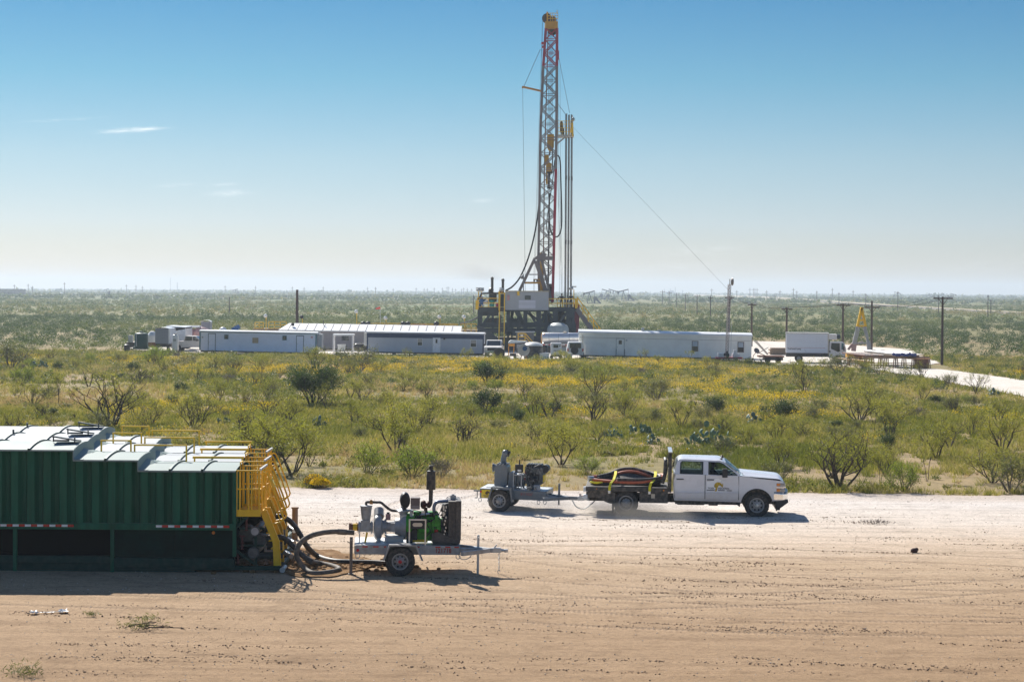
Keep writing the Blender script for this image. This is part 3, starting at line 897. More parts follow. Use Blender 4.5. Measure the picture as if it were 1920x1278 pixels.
tag(h.build('suction_hose', hose_black), 'short black hose from the lower tank outlet ending in a coupling on the mud', 'hose')
h = MB()
h.tube(sweep([P(583, 1052, 52.6), GZ(598, 1055, .12), GZ(622, 1060, .09), GZ(636, 1066, .09), GZ(622, 1071, .09), GZ(590, 1074, .09), P(572, 1066, 51.9), P(560, 1050, 51.9), P(556, 1036, 51.9), P(562, 1019, 51.95), P(580, 1005, 52.0), P(605, 998, 52.1), P(630, 996, 52.2), P(648, 997, 52.25), P(664, 998, 52.3)], 8), .068, 12)
h.cyl(P(633, 996, 52.2), P(650, 997, 52.25), .078, n=12)
tag(h.build('suction_hose', hose_dusty), 'dusty coiled hose looping up from the mud to the pump inlet', 'hose')
b = G(553, 1013)
h = MB(); h.cyl((0, 0, 0), (0, 0, .98), .088, n=20); h.cyl((0, 0, .955), (0, 0, 1.0), .108, n=20); h.cyl((0, 0, .2), (0, 0, .26), .094, n=20)
o = h.build('marker_post', post_brown); o.location = b
tag(o, 'round rusty brown well post with a cap, standing behind the black hoses', 'post')
# ------------------------------------------------------------------ wheels
def make_wheel(parent, c, r, w, rim_r, rim_mat, hub_mat, side=-1, name='wheel', holes=8, dish=.03):
    """axis along y; side = which way the outer face looks"""
    wh = bpy.data.objects.new(name, None); COL.objects.link(wh); wh.parent = parent; wh.location = c
    m = MB()
    prof = [(rim_r, -w / 2 + .01), (r * .80, -w / 2), (r * .93, -w / 2 + .012), (r * .985, -w / 2 + .04), (r, -w / 4), (r, w / 4), (r * .985, w / 2 - .04), (r * .93, w / 2 - .012), (r * .80, w / 2), (rim_r, w / 2 - .01)]
    m.lathe(prof, (0, 0, 0), 'y', 40, caps=(False, False)); m.cyl((0, -side * w * .1, 0), (0, side * w * .1, 0), rim_r, n=20)
    for k in range(44):                             # tread blocks
        t = 2 * math.pi * k / 44; c_, s_ = math.cos(t), math.sin(t)
        for yy in (-w * .28, 0, w * .28):
            tt = t + (.07 if yy == 0 else 0)
            m.bar((math.cos(tt) * (r - .004), yy - w * .11, math.sin(tt) * (r - .004)), (math.cos(tt) * (r - .004), yy + w * .11, math.sin(tt) * (r - .004)), .032, .018, up=(math.cos(tt), 0, math.sin(tt)))
    m.build('tyre', rubber, wh, fix=False)
    m = MB(); s = side
    m.lathe([(rim_r + .012, s * w * .47), (rim_r + .012, s * (w * .5)), (rim_r * .93, s * (w * .5)), (rim_r * .88, s * (w * .38)), (rim_r * .80, s * (w * .34 - dish)), (rim_r * .62, s * (w * .40 - dish)), (rim_r * .40, s * (w * .46 - dish)), (rim_r * .38, s * (w * .50)), (rim_r * .30, s * (w * .52)), (.001, s * (w * .52))], (0, 0, 0), 'y', 32, caps=(False, True))
    m.build('rim', rim_mat, wh)
    m = MB()
    for k in range(holes):
        t = 2 * math.pi * (k + .5) / holes
        x, z = math.cos(t) * rim_r * .68, math.sin(t) * rim_r * .68
        y = s * (w * .375 - dish)
        m.cyl((x, y - s * .01, z), (x, y + s * .022, z), rim_r * .125, n=10)
    m.build('rim_hole', black_plain, wh)
    m = MB(); m.lathe([(rim_r * .24, s * w * .5), (rim_r * .24, s * (w * .56)), (rim_r * .15, s * (w * .60)), (.001, s * (w * .60))], (0, 0, 0), 'y', 18)
    for k in range(8):
        t = 2 * math.pi * k / 8; x, z = math.cos(t) * rim_r * .44, math.sin(t) * rim_r * .44
        m.cyl((x, s * (w * .40 - dish), z), (x, s * (w * .49 - dish), z), rim_r * .05, n=6)
    m.build('hub', hub_mat, wh)
    return wh


rim_steel = M('dull wheel steel', (.30, .30, .305), .4, .3, var=.15, vs=8, dust=.2)
rim_bright = M('silver wheel', (.36, .365, .37), .35, .4, var=.1, vs=8, dust=.1)


def pump_tongue(t, x0, x1, z, mat):
    m = MB(); m.bar((x0, .0, z), (x1, .0, z), .11, .12)
    m.bar((x0, .75, z), (x0 + .75, .05, z), .09, .11); m.bar((x0, -.75, z), (x0 + .75, -.05, z), .09, .11)
    m.build('tongue', mat, t, bevel=.008)
    m = MB(); m.bx(x1, x1 + .22, -.06, .06, z - .06, z + .07); m.cyl((x1 + .22, 0, z), (x1 + .33, 0, z - .01), .05, .035, n=12); m.cyl((x1 + .36, 0, z + .03), (x1 + .36, 0, z - .05), .055, n=14); m.bar((x1 + .05, 0, z + .07), (x1 + .12, 0, z + .15), .03)
    m.build('coupler', grey_metal, t, bevel=.006)


# ------------------------------------------------------------------ trailer pump with the green engine
def green_pump():
    t = thing('pump_trailer', 'grey trailer numbered 121718 carrying a bright green diesel engine and pump', 'trailer')
    W = 1.62                                                     # frame width, near side at y = 0
    # frame
    m = MB()
    m.bx(-1.18, 1.58, .0, .07, .53, .77); m.bx(-1.18, 1.58, W - .07, W, .53, .77)
    m.bx(-1.18, -1.10, .07, W - .07, .53, .77); m.bx(1.50, 1.58, .07, W - .07, .53, .77)
    m.build('frame', trailer_grey, t, bevel=.01)
    m = MB(); m.bx(-1.16, -.15, .072, W - .072, .755, .785); m.bx(-.15, 1.5, .072, W - .072, .70, .735); m.build('deck', M('pale deck plate', (.66, .66, .65), .45, .3, var=.1, vs=3, dust=.2), t)
    pump_tongue(t, 1.58, 2.42, .66, trailer_grey)
    # number and reflectors
    m = MB(); T = Matrix.Translation((1.13, -.004, .635)) @ Matrix.Rotation(R(90), 4, 'X'); m.text('121718', .17, T, .002, sx=.85); m.build('number_lettering', text_red, t)
    m = MB()
    for x, w_ in ((-.98, .14), (-.70, .14), (-.42, .05), (.92, .14), (1.18, .14), (1.42, .12), (.45, .06)): m.bx(x, x + w_, -.005, 0, .715, .75); m.cut()
    m.each('reflector', red_plastic, t)
    m = MB(); m.lathe([(.04, .03), (.04, -.012), (.02, -.02)], (-1.10, 0, .64), 'y', 14); m.build('tail_lamp', red_plastic, t)
    m = MB()
    for x in (-1.10, 1.52): m.tube([(x + .055 * math.cos(a), -.03, .50 + .07 * math.sin(a)) for a in [i * math.pi / 6 for i in range(12)]], .011, 6, True)
    m.tube(sweep([(1.52, .02, .55), (1.62, .0, .42), (1.80, .0, .45), (1.93, .0, .62)], 5), .010, 6)
    m.build('tie_ring', grey_metal, t)
    # fender and wheel
    for y0, y1, s in ((-.36, .0, -1), (W, W + .36, 1)):
        f = MB()
        pl = [(-.44, .42), (-.29, .83), (.42, .83), (.60, .42)]
        for a, b in zip(pl[:-1], pl[1:]):
            f.prism([a, b, (b[0] * .985, b[1] - .022), (a[0] * .985 + .01, a[1] - .01)], y0, y1)
        yo = y0 if s < 0 else y1
        f.prism(pl + [(.55, .42), (.39, .785), (-.265, .785), (-.40, .42)], yo - .008 * s, yo + .03 * -s)
        f.build('fender', trailer_grey, t, bevel=.006)
        make_wheel(t, (0, (y0 + y1) / 2, .385), .385, .27, .205, rim_steel, red_plastic if s < 0 else rim_steel, s)
    m = MB(); m.bar((0, .0, .385), (0, W, .385), .1); m.build('axle', black_paint, t)
    # jacks
    m = MB(); m.bx(2.015, 2.075, -.03, .03, .0, 1.06); m.bx(1.95, 2.14, -.09, .09, .60, .74); m.bx(1.96, 2.13, -.08, .08, .0, .02)
    m.cyl((2.045, -.05, 1.0), (2.045, -.16, 1.0), .015); m.build('jack', grey_metal, t, bevel=.006)
    m = MB(); m.bx(-1.31, -1.23, .02, .10, .0, .98); m.bx(-1.34, -1.20, -.02, .14, .0, .02); m.cyl((-1.27, .02, .9), (-1.27, -.1, .9), .015); m.cyl((-1.27, .06, .8), (-1.38, .06, .86), .012); m.build('jack', M('worn jack steel', (.16, .13, .11), .6, .2, var=.4, vs=8), t, bevel=.006)
    m = MB()
    for k in range(9):                                             # safety chain hanging from the coupler
        z = .60 - k * .055; a = k % 2
        m.tube([(2.60 + (.022 * math.cos(q) if a else 0), .0 + (0 if a else .022 * math.cos(q)), z + .036 * math.sin(q)) for q in [i * math.pi / 4 for i in range(8)]], .007, 5, True)
    m.tube([(2.60 + .03 * math.cos(q), 0, .10 + .05 * math.sin(q)) for q in [i * math.pi / 5 for i in range(8)]], .01, 5)
    m.build('safety_chain', grey_metal, t)
    yc = .78                                                      # centre line of the machinery
    # pump -----------------------------------------------------------
    p = MB()
    p.lathe([(.001, -.69), (.14, -.69), (.26, -.68), (.32, -.65), (.345, -.60), (.345, -.55), (.32, -.50), (.26, -.47), (.20, -.46), (.18, -.42)], (0, yc, 1.15), 'x', 30)
    p.cyl((-.55, yc, 1.42), (-.55, yc + .2, 1.58), .13, n=16)        # discharge
    p.lathe([(.14, -.44), (.17, -.42), (.17, -.36), (.135, -.35), (.15, -.15), (.20, -.12), (.235, .0), (.30, .06), (.33, .12), (.33, .16)], (0, yc, 1.17), 'x', 26)
    p.bx(-.24, -.05, yc - .17, yc + .17, 1.06, 1.28)
    for a in range(8):
        q = a * math.pi / 4; p.cyl((-.40, yc + .20 * math.cos(q), 1.15 + .20 * math.sin(q)), (-.34, yc + .20 * math.cos(q), 1.15 + .20 * math.sin(q)), .018, n=6)
    p.bx(-.60, -.50, yc - .25, yc + .25, .785, .9)
    p.build('pump_casing', trailer_grey, t)
    p = MB(); p.bx(-.36, .10, yc - .3, yc + .3, .79, .92); p.bx(-.38, .12, yc - .34, yc + .34, .92, .935); p.build('pump_plinth', M('pale cream plinth', (.5, .48, .45), .5, var=.1), t, bevel=.01)
    p = MB()
    p.cyl((-1.05, yc, 1.15), (-.70, yc, 1.15), .125, n=20); p.lathe([(.17, -1.09), (.17, -1.04)], (0, yc, 1.15), 'x', 20); p.lathe([(.17, -.76), (.17, -.71)], (0, yc, 1.15), 'x', 20)
    p.bx(-1.03, -.78, yc - .13, yc + .13, 1.05, 1.34)
    p.lathe([(.09, 1.33), (.115, 1.36), (.125, 1.42), (.15, 1.68), (.165, 1.69), (.165, 1.72), (.02, 1.74)], (-.89, yc, 0), 'z', 22)
    p.build('priming_chamber', trailer_grey, t)
    p = MB(); p.tube(sweep([(-.89, yc, 1.73), (-.89, yc, 1.80), (-.83, yc, 1.815), (-.62, yc, 1.81), (-.50, yc, 1.80), (-.36, yc, 1.69), (-.22, yc, 1.60), (-.06, yc, 1.585)], 6), .035, 10)
    p.build('priming_hose', hose_black, t)
    p = MB(); p.cyl((-.80, yc, 1.81), (-.72, yc, 1.81), .055, n=12); p.bar((-.78, yc, 1.81), (-.76, yc - .02, 1.88), .025); p.build('brass_valve', M('brass', (.45, .22, .06), .4, .7, var=.2), t)
    p = MB(); p.cyl((-1.34, yc, 1.15), (-1.28, yc, 1.15), .11, n=16); p.cyl((-1.28, yc, 1.15), (-1.20, yc, 1.15), .085, n=16); p.cyl((-1.12, yc, 1.15), (-1.07, yc, 1.15), .11, n=16); p.build('coupling', rust, t)
    p = MB(); p.cyl((-1.23, yc, 1.15), (-1.12, yc, 1.15), .098, n=16); p.bar((-.86, .45, 1.05), (-.91, .45, .78), .05); p.build('coupling_sleeve', yellow_paint, t)
    p = MB(); p.cyl((-1.06, .3, 1.05), (-1.06, .3, .77), .015); p.cyl((-.38, .3, .95), (-.38, .3, .78), .02); p.build('support_rod', grey_metal, t)
    # priming pump and small tank
    p = MB(); p.bx(.0, .18, yc - .15, yc + .05, 1.30, 1.50); p.lathe([(.10, 1.50), (.12, 1.55), (.17, 1.58), (.17, 1.61), (.06, 1.66), (.07, 1.72), (.02, 1.74)], (.09, yc - .05, 0), 'z', 16); p.bx(-.10, .30, yc - .09, yc, 1.59, 1.63); p.bx(.26, .34, yc - .2, yc + .1, 1.25, 1.62); p.build('priming_pump', grey_metal, t, bevel=.008)
    p = MB(); p.cyl((-.31, yc - .1, 1.36), (-.31, yc - .1, 1.52), .065, n=16); p.build('oil_reservoir', M('pink grey reservoir', (.34, .20, .20), .5, var=.1), t)
    p = MB(); p.cyl((-.31, yc - .1, 1.52), (-.31, yc - .1, 1.56), .04, n=12); p.build('cap', black_plain, t)
    # engine ---------------------------------------------------------
    e = MB()
    e.bx(.30, 1.05, yc - .25, yc + .25, 1.02, 1.46)
    e.prism([(.34, 1.03), (1.02, 1.03), (.96, .82), (.42, .82)], yc - .20, yc + .20)
    e.bx(.36, 1.0, yc - .16, yc + .16, 1.46, 1.58)
    for k in range(6):
        x = .40 + k * .105; e.bx(x, x + .075, yc - .29, yc - .25, 1.24, 1.44); e.cyl((x + .04, yc - .27, 1.05), (x + .04, yc - .27, 1.2), .035, n=10)
    e.cyl((.50, yc - .34, 1.12), (.78, yc - .34, 1.12), .07, n=14); e.bx(.84, 1.08, yc - .31, yc + .3, 1.08, 1.40); e.cyl((1.08, yc, 1.25), (1.14, yc, 1.25), .16, n=20)
    e.lathe([(.31, .16), (.33, .20), (.33, .30), (.26, .34)], (0, yc, 1.20), 'x', 26)
    e.bx(.58, .74, yc - .36, yc - .28, 1.18, 1.30); e.bx(.92, 1.0, yc - .33, yc - .25, 1.30, 1.52)
    e.build('engine_block', engine_green, t, bevel=.012)
    e = MB(); e.bx(.18, .34, yc - .30, yc + .30, .76, 1.12); e.prism([(.18, 1.12), (.34, 1.12), (.46, 1.58), (.36, 1.4)], yc - .26, yc - .2); e.bx(.34, .46, yc - .34, yc - .26, .86, 1.14)
    e.bx(.44, .56, yc - .31, yc - .26, 1.36, 1.50); e.cyl((.62, yc - .30, 1.42), (.95, yc - .30, 1.30), .012, n=6)
    e.tube(sweep([(.56, yc - .30, 1.30), (.75, yc - .33, 1.34), (.9, yc - .31, 1.42), (1.0, yc - .28, 1.6)], 5), .014, 6)
    e.tube(sweep([(.66, yc - .3, 1.60), (.70, yc - .36, 1.3), (.8, yc - .35, 1.1), (.7, yc - .33, .95)], 5), .012, 6)
    e.bx(.34, 1.06, yc - .27, yc - .245, 1.345, 1.365); bits(e, .36, 1.12, .9, 1.55, yc - .27, 20, 5, .04); bits(e, .36, 1.1, 1.45, 1.62, yc - .17, 14, 6, .04)
    e.build('engine_fitting', black_plain, t)
    e = MB(); e.bx(.30, .74, yc - .24, yc + .1, .785, .86); e.prism([(.30, .86), (.44, .86), (.52, .80), (.30, .80)], yc - .25, yc - .22); e.build('engine_mount', yellow_paint, t)
    e = MB(); e.cyl((.96, yc - .34, 1.00), (.96, yc - .34, 1.14), .05, n=14); e.build('fuel_filter', red_plastic, t)
    e = MB(); e.cyl((.52, yc - .26, 1.52), (.78, yc - .26, 1.55), .03, n=10); e.bx(.56, .66, yc - .3, yc - .24, 1.56, 1.62); e.cyl((.92, yc - .2, 1.53), (1.02, yc - .2, 1.53), .03, n=10); e.build('fuel_rail', light_metal, t)
    # air cleaner with mesh face
    e = MB()
    e.T = Matrix.Translation((.13, yc - .22, 1.88)) @ Matrix.Diagonal((1, 1, 1.55, 1))
    e.lathe([(.12, .34), (.135, .32), (.135, .02), (.115, -.02), (.11, -.005), (.001, -.005)], (0, 0, 0), 'y', 26)
    e.T = None
    for i in range(-3, 4):
        for j in range(-5, 6):
            x, z = .13 + i * .029, 1.88 + j * .033
            if ((x - .13) / .105) ** 2 + ((z - 1.88) / .165) ** 2 < 1: e.bx(x - .008, x + .008, yc - .243, yc - .222, z - .009, z + .009)
    e.cyl((.13, yc - .1, 1.68), (.10, yc - .1, 1.60), .04, n=10)
    e.build('air_cleaner', black_plain, t)
    e = MB(); e.bx(.28, .52, yc - .28, yc + .02, 1.66, 1.95); e.bx(.27, .53, yc - .29, yc + .03, 1.94, 1.965); e.build('electrical_box', brown_metal, t, bevel=.01)
    e = MB(); e.bx(.285, .515, yc - .284, yc - .28, 1.665, 1.76); e.build('box_plate', M('box plate', (.26, .22, .21), .5, var=.1), t)
    # turbo and exhaust
    e = MB(); e.lathe([(.04, .54), (.10, .57), (.12, .62), (.10, .67), (.05, .69), (.06, .72), (.09, .74), (.09, .79), (.05, .81)], (0, yc - .1, 1.77), 'x', 18); e.cyl((.68, yc - .1, 1.55), (.68, yc - .1, 1.7), .05, n=10); e.build('turbocharger', M('dark rust turbo', (.10, .035, .03), .7, .3, var=.4, vs=9), t)
    e = MB()
    e.tube(sweep([(.76, yc - .1, 1.72), (.80, yc - .1, 1.80), (.81, yc - .1, 1.95), (.81, yc - .1, 2.18)], 5), .055, 12)
    e.lathe([(.05, 2.16), (.12, 2.17), (.125, 2.20), (.115, 2.63), (.112, 2.665), (.05, 2.68)], (.81, yc - .1, 0), 'z', 22)
    e.cyl((.81, yc - .1, 2.66), (.81, yc - .1, 2.80), .052, n=14); e.lathe([(.062, 2.78), (.066, 2.80), (.055, 2.81)], (.81, yc - .1, 0), 'z', 14)
    e.T = Matrix.Translation((.86, yc - .1, 2.85)) @ Matrix.Rotation(R(40), 4, 'Y'); e.cyl((0, 0, -.005), (0, 0, .005), .06, n=14)
    e.build('exhaust_stack', black_paint, t)
    # radiator and coolant pipes
    e = MB(); e.bx(1.27, 1.52, yc - .50, yc + .50, .93, 1.90); e.bx(1.46, 1.60, yc - .55, yc + .55, .90, 1.92); e.prism([(1.16, .83), (1.58, .80), (1.6, .96), (1.30, .96), (.98, 1.10), (.84, 1.06), (.84, .86)], yc - .52, yc - .49); e.prism([(1.16, .83), (1.58, .80), (1.6, .96), (1.30, .96), (.98, 1.10), (.84, 1.06), (.84, .86)], yc + .49, yc + .52)
    for k in range(2): e.bx(1.35 + k * .09, 1.365 + k * .09, yc - .515, yc - .5, .95, 1.88)
    e.bx(.86, 1.55, yc - .48, yc + .48, .775, .83)
    e.build('radiator', rad_dark, t, bevel=.012)
    e = MB()
    e.lathe([(.40, 1.12), (.42, 1.14), (.43, 1.26)], (0, yc, 1.40), 'x', 28)
    for k in range(6):
        q = k * math.pi / 3; e.bar((1.16, yc, 1.40), (1.19, yc + .36 * math.cos(q), 1.40 + .36 * math.sin(q)), .10, .02, up=(1, 0, 0))
    e.build('fan_shroud', black_plain, t)
    e = MB()
    for k in range(9): e.bx(1.15 + .02 * (k % 3), 1.18 + .02 * (k % 3), yc - .47, yc - .44, 1.0 + k * .09, 1.05 + k * .09)
    for z in (1.65, 1.5): e.bx(1.12, 1.16, yc - .44, yc - .42, z, z + .12)
    e.build('belt_guard', light_metal, t)
    e = MB(); e.tube(sweep([(.90, yc - .12, 1.58), (.90, yc - .12, 1.72), (.96, yc - .12, 1.83), (1.10, yc - .12, 1.86), (1.30, yc - .12, 1.87), (1.48, yc - .12, 1.87)], 5), .045, 12); e.build('coolant_pipe', M('blue grey pipe', (.17, .20, .28), .35, .4, var=.1), t)
    e = MB(); e.tube(sweep([(1.08, yc - .3, 1.62), (1.14, yc - .3, 1.74), (1.24, yc - .3, 1.80), (1.46, yc - .3, 1.80), (1.55, yc - .3, 1.76)], 5), .035, 10); e.tube(sweep([(1.05, yc - .2, 1.4), (1.2, yc - .4, 1.05), (1.4, yc - .45, 1.0)], 5), .045, 10); e.build('radiator_hose', hose_black, t)
    e = MB(); e.bx(1.33, 1.48, yc - .12, yc + .12, 1.92, 2.02); e.cyl((1.40, yc - .03, 2.02), (1.40, yc - .03, 2.05), .04, n=12); e.tube(sweep([(1.32, yc - .1, 2.0), (1.26, yc - .1, 1.98), (1.22, yc - .1, 1.93)], 4), .012, 6); e.build('expansion_tank', M('pale expansion tank', (.42, .40, .38), .4, var=.1), t, bevel=.01)
    # instrument panel frame
    e = MB()
    for x in (.24, .66): e.bar((x, .06, .74), (x, .06, 1.44), .035)
    e.bar((.22, .06, 1.44), (.68, .06, 1.44), .035); e.build('panel_frame', light_metal, t)
    e = MB(); e.bx(.27, .64, .05, .08, 1.20, 1.42); e.build('control_panel', black_plain, t, bevel=.008)
    e = MB()
    e.prism([(.37 + .05 * math.cos(a), 1.31 + .05 * math.sin(a)) for a in [math.pi / 2 + i * math.pi / 8 for i in range(9)]] + [(.53 + .05 * math.cos(a), 1.31 + .05 * math.sin(a)) for a in [-math.pi / 2 + i * math.pi / 8 for i in range(9)]], .040, .049); e.build('gauge', dial_face, t)
    return t


gp_ = green_pump()
gp_.location = (at(749, 1086, 51.8).x, 51.85, 0.02); gp_.rotation_euler = (0, R(.6), R(4.5))


# ------------------------------------------------------------------ grey pump towed by the pickup
def grey_pump():
    t = thing('pump_trailer', 'blue-grey engine pump trailer with a yellow side plate, towed behind the white pickup', 'trailer')
    W = 1.55
    m = MB(); m.bx(-.72, 1.56, .0, .07, .42, .73); m.bx(-.72, 1.56, W - .07, W, .42, .73); m.bx(-.72, -.64, .07, W - .07, .5, .73); m.bx(1.48, 1.56, .07, W - .07, .42, .73); m.build('frame', pump_grey, t, bevel=.012)
    m = MB(); m.bx(-.72, -.2, .02, W - .02, .732, .75); m.bx(-.2, 1.5, .072, W - .072, .70, .73); m.build('deck', M('pale deck', (.62, .64, .64), .4, .3, var=.1), t)
    m = MB(); m.bx(-.56, -.39, .3, .5, .751, .757); m.build('deck_slot', black_plain, t)
    pump_tongue(t, 1.56, 2.62, .55, pump_grey)
    m = MB(); m.bx(-.66, -.24, -.008, 0.0, .44, .71); m.build('sign_plate', sign_yellow, t)
    m = MB(); X90 = Matrix.Rotation(R(90), 4, 'X')
    m.text('TIGER INDUSTRIAL', .046, Matrix.Translation((-.45, -.009, .515)) @ X90, .001, sx=.85); m.text('RENTALS', .05, Matrix.Translation((-.45, -.009, .468)) @ X90, .001)
    m.prism([(-.53, .61), (-.50, .66), (-.45, .675), (-.40, .65), (-.37, .60), (-.36, .55), (-.40, .585), (-.44, .60), (-.45, .56), (-.49, .55), (-.52, .57)], -.011, -.008)
    m.build('sign_lettering', M('dark brown print', (.12, .07, .02), .6, var=.3, vs=30), t)
    m = MB(); m.text('8111037', .13, Matrix.Translation((.88, -.003, .61)) @ X90, .002, sx=.9); m.build('number_lettering', M('faded red print', (.40, .09, .09), .5, var=.2), t)
    m = MB(); m.lathe([(.035, .03), (.035, -.012), (.02, -.02)], (-.68, 0, .64), 'y', 12); m.build('tail_lamp', red_plastic, t)
    m = MB()
    for x, y in ((-.70, 0), (1.30, 0), (1.50, .1)): m.tube([(x + .05 * math.cos(a), y - .02, .36 + .065 * math.sin(a)) for a in [i * math.pi / 6 for i in range(12)]], .012, 6, True)
    m.build('tie_ring', grey_metal, t)
    m = MB(); m.bar((-.72, .3, .63), (-.98, .3, .63), .05); m.bar((-.86, .3, .63), (-.86, .3, .38), .03); m.bar((-.86, .3, .39), (-.94, .3, .39), .03); m.build('rear_jack', pump_grey, t)
    for y0, y1, s in ((-.34, -.0, -1), (W, W + .34, 1)):
        f = MB(); pl = [(-.40, .36), (-.27, .84), (.38, .84), (.46, .36)]
        for a, b in zip(pl[:-1], pl[1:]):
            f.prism([a, b, (b[0] * .96, b[1] - .03), (a[0] * .96, a[1] - .02)], y0, y1)
        yo = y0 if s < 0 else y1
        f.prism(pl + [(.41, .36), (.34, .79), (-.235, .79), (-.35, .36)], yo - .008 * s, yo + .03 * -s)
        f.build('fender', pump_grey, t, bevel=.008)
        make_wheel(t, (0, (y0 + y1) / 2, .375), .375, .25, .21, rim_bright, rim_steel, s, holes=10)
    m = MB(); m.bar((0, 0, .375), (0, W, .375), .1); m.build('axle', black_paint, t)
    m = MB(); m.bx(1.95, 2.02, -.035, .035, .55, 1.02); m.bx(1.90, 2.08, -.08, .08, .48, .64); m.bx(1.96, 2.01, -.04, .04, .30, .48); m.build('jack', pump_grey, t, bevel=.008)
    m = MB(); m.tube(sweep([(2.45, -.1, .5), (2.6, -.1, .28), (2.85, -.05, .22), (3.1, 0, .40), (3.2, 0, .5)], 6), .02, 6); m.build('safety_chain', grey_metal, t)
    yc = .72
    # separator tank: rounded box
    m = MB(); pts = []
    for (x0, x1, z0, z1, r) in ((-.30, .14, .80, 1.54, .12),):
        pl = []
        for cx, cz, a0 in ((x1 - .05, z0 + .05, -90), (x1 - r, z1 - r, 0), (x0 + r, z1 - r, 90), (x0 + .05, z0 + .05, 180)):
            rr = r if cz > 1 else .05
            pl += [(cx + rr * math.cos(R(a0 + k * 22.5)), cz + rr * math.sin(R(a0 + k * 22.5))) for k in range(5)]
        m.prism(pl, yc - .33, yc + .33)
    m.cyl((-.30, yc, 1.40), (-.38, yc, 1.40), .12, n=18); m.cyl((-.38, yc, 1.40), (-.42, yc, 1.40), .15, n=18)
    for k in range(4): m.bx(-.22 + k * .1, -.19 + k * .1, yc - .35, yc + .35, 1.53, 1.57)
    for z in (.95, 1.15, 1.3): m.bx(-.335, -.30, yc - .2, yc + .2, z, z + .05)
    m.build('separator_tank', pump_grey, t, bevel=.03, seg=3)
    m = MB()
    m.tube(sweep([(-.06, yc, 1.54), (-.06, yc, 1.70), (-.03, yc, 1.82), (.0, yc, 1.88), (.08, yc, 1.90)], 6), [.10] * 6 + [.095] * 6 + [.10] * 6 + [.105] * 7, 16)
    m.ell((.0, yc, 1.91), .115); m.lathe([(.15, 1.54), (.15, 1.58)], (-.06, yc, 0), 'z', 16)
    m.build('discharge_pipe', pump_grey, t)
    m = MB(); m.cyl((.09, yc, 1.90), (.15, yc, 1.88), .10, n=14); m.bar((.1, yc, 1.98), (.06, yc, 2.03), .03); m.build('pipe_cap', black_plain, t)
    m = MB(); m.prism([(.16, .76), (.44, .76), (.44, 1.24), (.40, 1.29), (.22, 1.30), (.18, 1.2)], yc - .32, yc + .32); m.bx(.44, .70, yc - .2, yc + .2, .8, 1.22); m.cyl((.44, yc, 1.05), (.72, yc, 1.05), .2, n=18); m.build('pump_housing', pump_grey, t, bevel=.025, seg=3)
    m = MB(); m.bx(.40, .425, .05, .08, .73, 1.3); m.bx(.67, .695, .05, .08, .73, 1.62); m.bx(.40, .69, .05, .075, 1.23, 1.255); m.build('panel_frame', M('pale grey post', (.46, .48, .49), .4, .3, var=.1), t)
    m = MB(); m.bx(.46, .72, .03, .15, 1.33, 1.60); m.cyl((.60, .1, 1.6), (.60, .1, 1.76), .025); m.build('control_box', black_plain, t, bevel=.01)
    m = MB(); m.bx(.55, .63, .026, .03, 1.37, 1.43); m.bx(.64, .67, .026, .03, 1.37, 1.43); m.build('box_label', white_tape, t)
    m = MB()
    m.prism([(.72, .92), (1.28, .92), (1.34, 1.10), (1.34, 1.48), (.74, 1.48), (.72, 1.3)], yc - .26, yc + .26)
    m.bx(.76, 1.30, yc - .20, yc + .20, 1.48, 1.57)
    for k in range(6): m.bx(.80 + k * .085, .85 + k * .085, yc - .22, yc + .22, 1.56, 1.60); m.cyl((.80 + k * .09, yc - .29, 1.0), (.80 + k * .09, yc - .29, 1.2), .03, n=8)
    m.bx(.80, 1.2, yc - .22, yc + .22, .73, .92); m.bx(1.25, 1.36, yc - .3, yc + .3, .95, 1.5)
    m.build('engine_block', M('dark grey engine', (.085, .10, .11), .45, .2, var=.4, vs=8, dust=.1), t, bevel=.015)
    m = MB(); bits(m, .76, 1.3, .8, 1.5, yc - .28, 40, 8, .05); bits(m, .48, .74, .78, 1.25, yc - .32, 14, 9, .045); bits(m, .8, 1.2, .76, .95, .06, 8, 10, .05); m.build('engine_detail', M('worn engine metal', (.16, .165, .17), .4, .4, var=.5, vs=14), t)
    m = MB()
    m.bx(.84, 1.22, yc - .30, yc - .26, 1.0, 1.3); m.cyl((.9, yc - .33, 1.15), (1.15, yc - .33, 1.1), .06, n=12); m.cyl((1.0, yc - .32, 1.3), (1.05, yc - .32, .95), .04, n=10)
    for k in range(5): m.bx(.78 + k * .1, .84 + k * .1, yc - .23, yc + .2, 1.50, 1.56)
    m.tube(sweep([(.75, yc - .3, 1.5), (.9, yc - .33, 1.4), (.8, yc - .33, 1.25), (1.0, yc - .33, 1.2)], 5), .015, 6)
    m.cut(); m.tube(sweep([(.45, .15, 1.35), (.42, .2, 1.1), (.44, .2, .9)], 5), .015, 6)
    m.each('engine_fitting', black_plain, t)
    m = MB(); m.bx(.735, .75, yc - .29, yc - .26, 1.05, 1.12); m.bx(.735, .75, yc - .29, yc - .26, 1.25, 1.33); m.build('red_fitting', red_paint, t)
    m = MB(); m.cyl((1.40, yc - .25, 1.44), (1.40, yc + .2, 1.44), .135, n=22); m.lathe([(.145, -.26), (.145, -.2)], (1.40, yc, 1.44), 'y', 22); m.build('air_cleaner', black_plain, t)
    m = MB(); m.bx(1.36, 1.40, yc - .3, yc + .1, 1.0, 1.24); m.build('warning_plate', sign_yellow, t)
    m = MB(); m.bx(1.10, 1.30, .12, .3, .73, .92); m.build('battery_box', M('pale grey box', (.42, .43, .44), .5, var=.08), t, bevel=.01)
    m = MB(); m.bx(.70, .82, .08, .10, .75, .80); m.build('number_tag', white_tape, t)
    return t


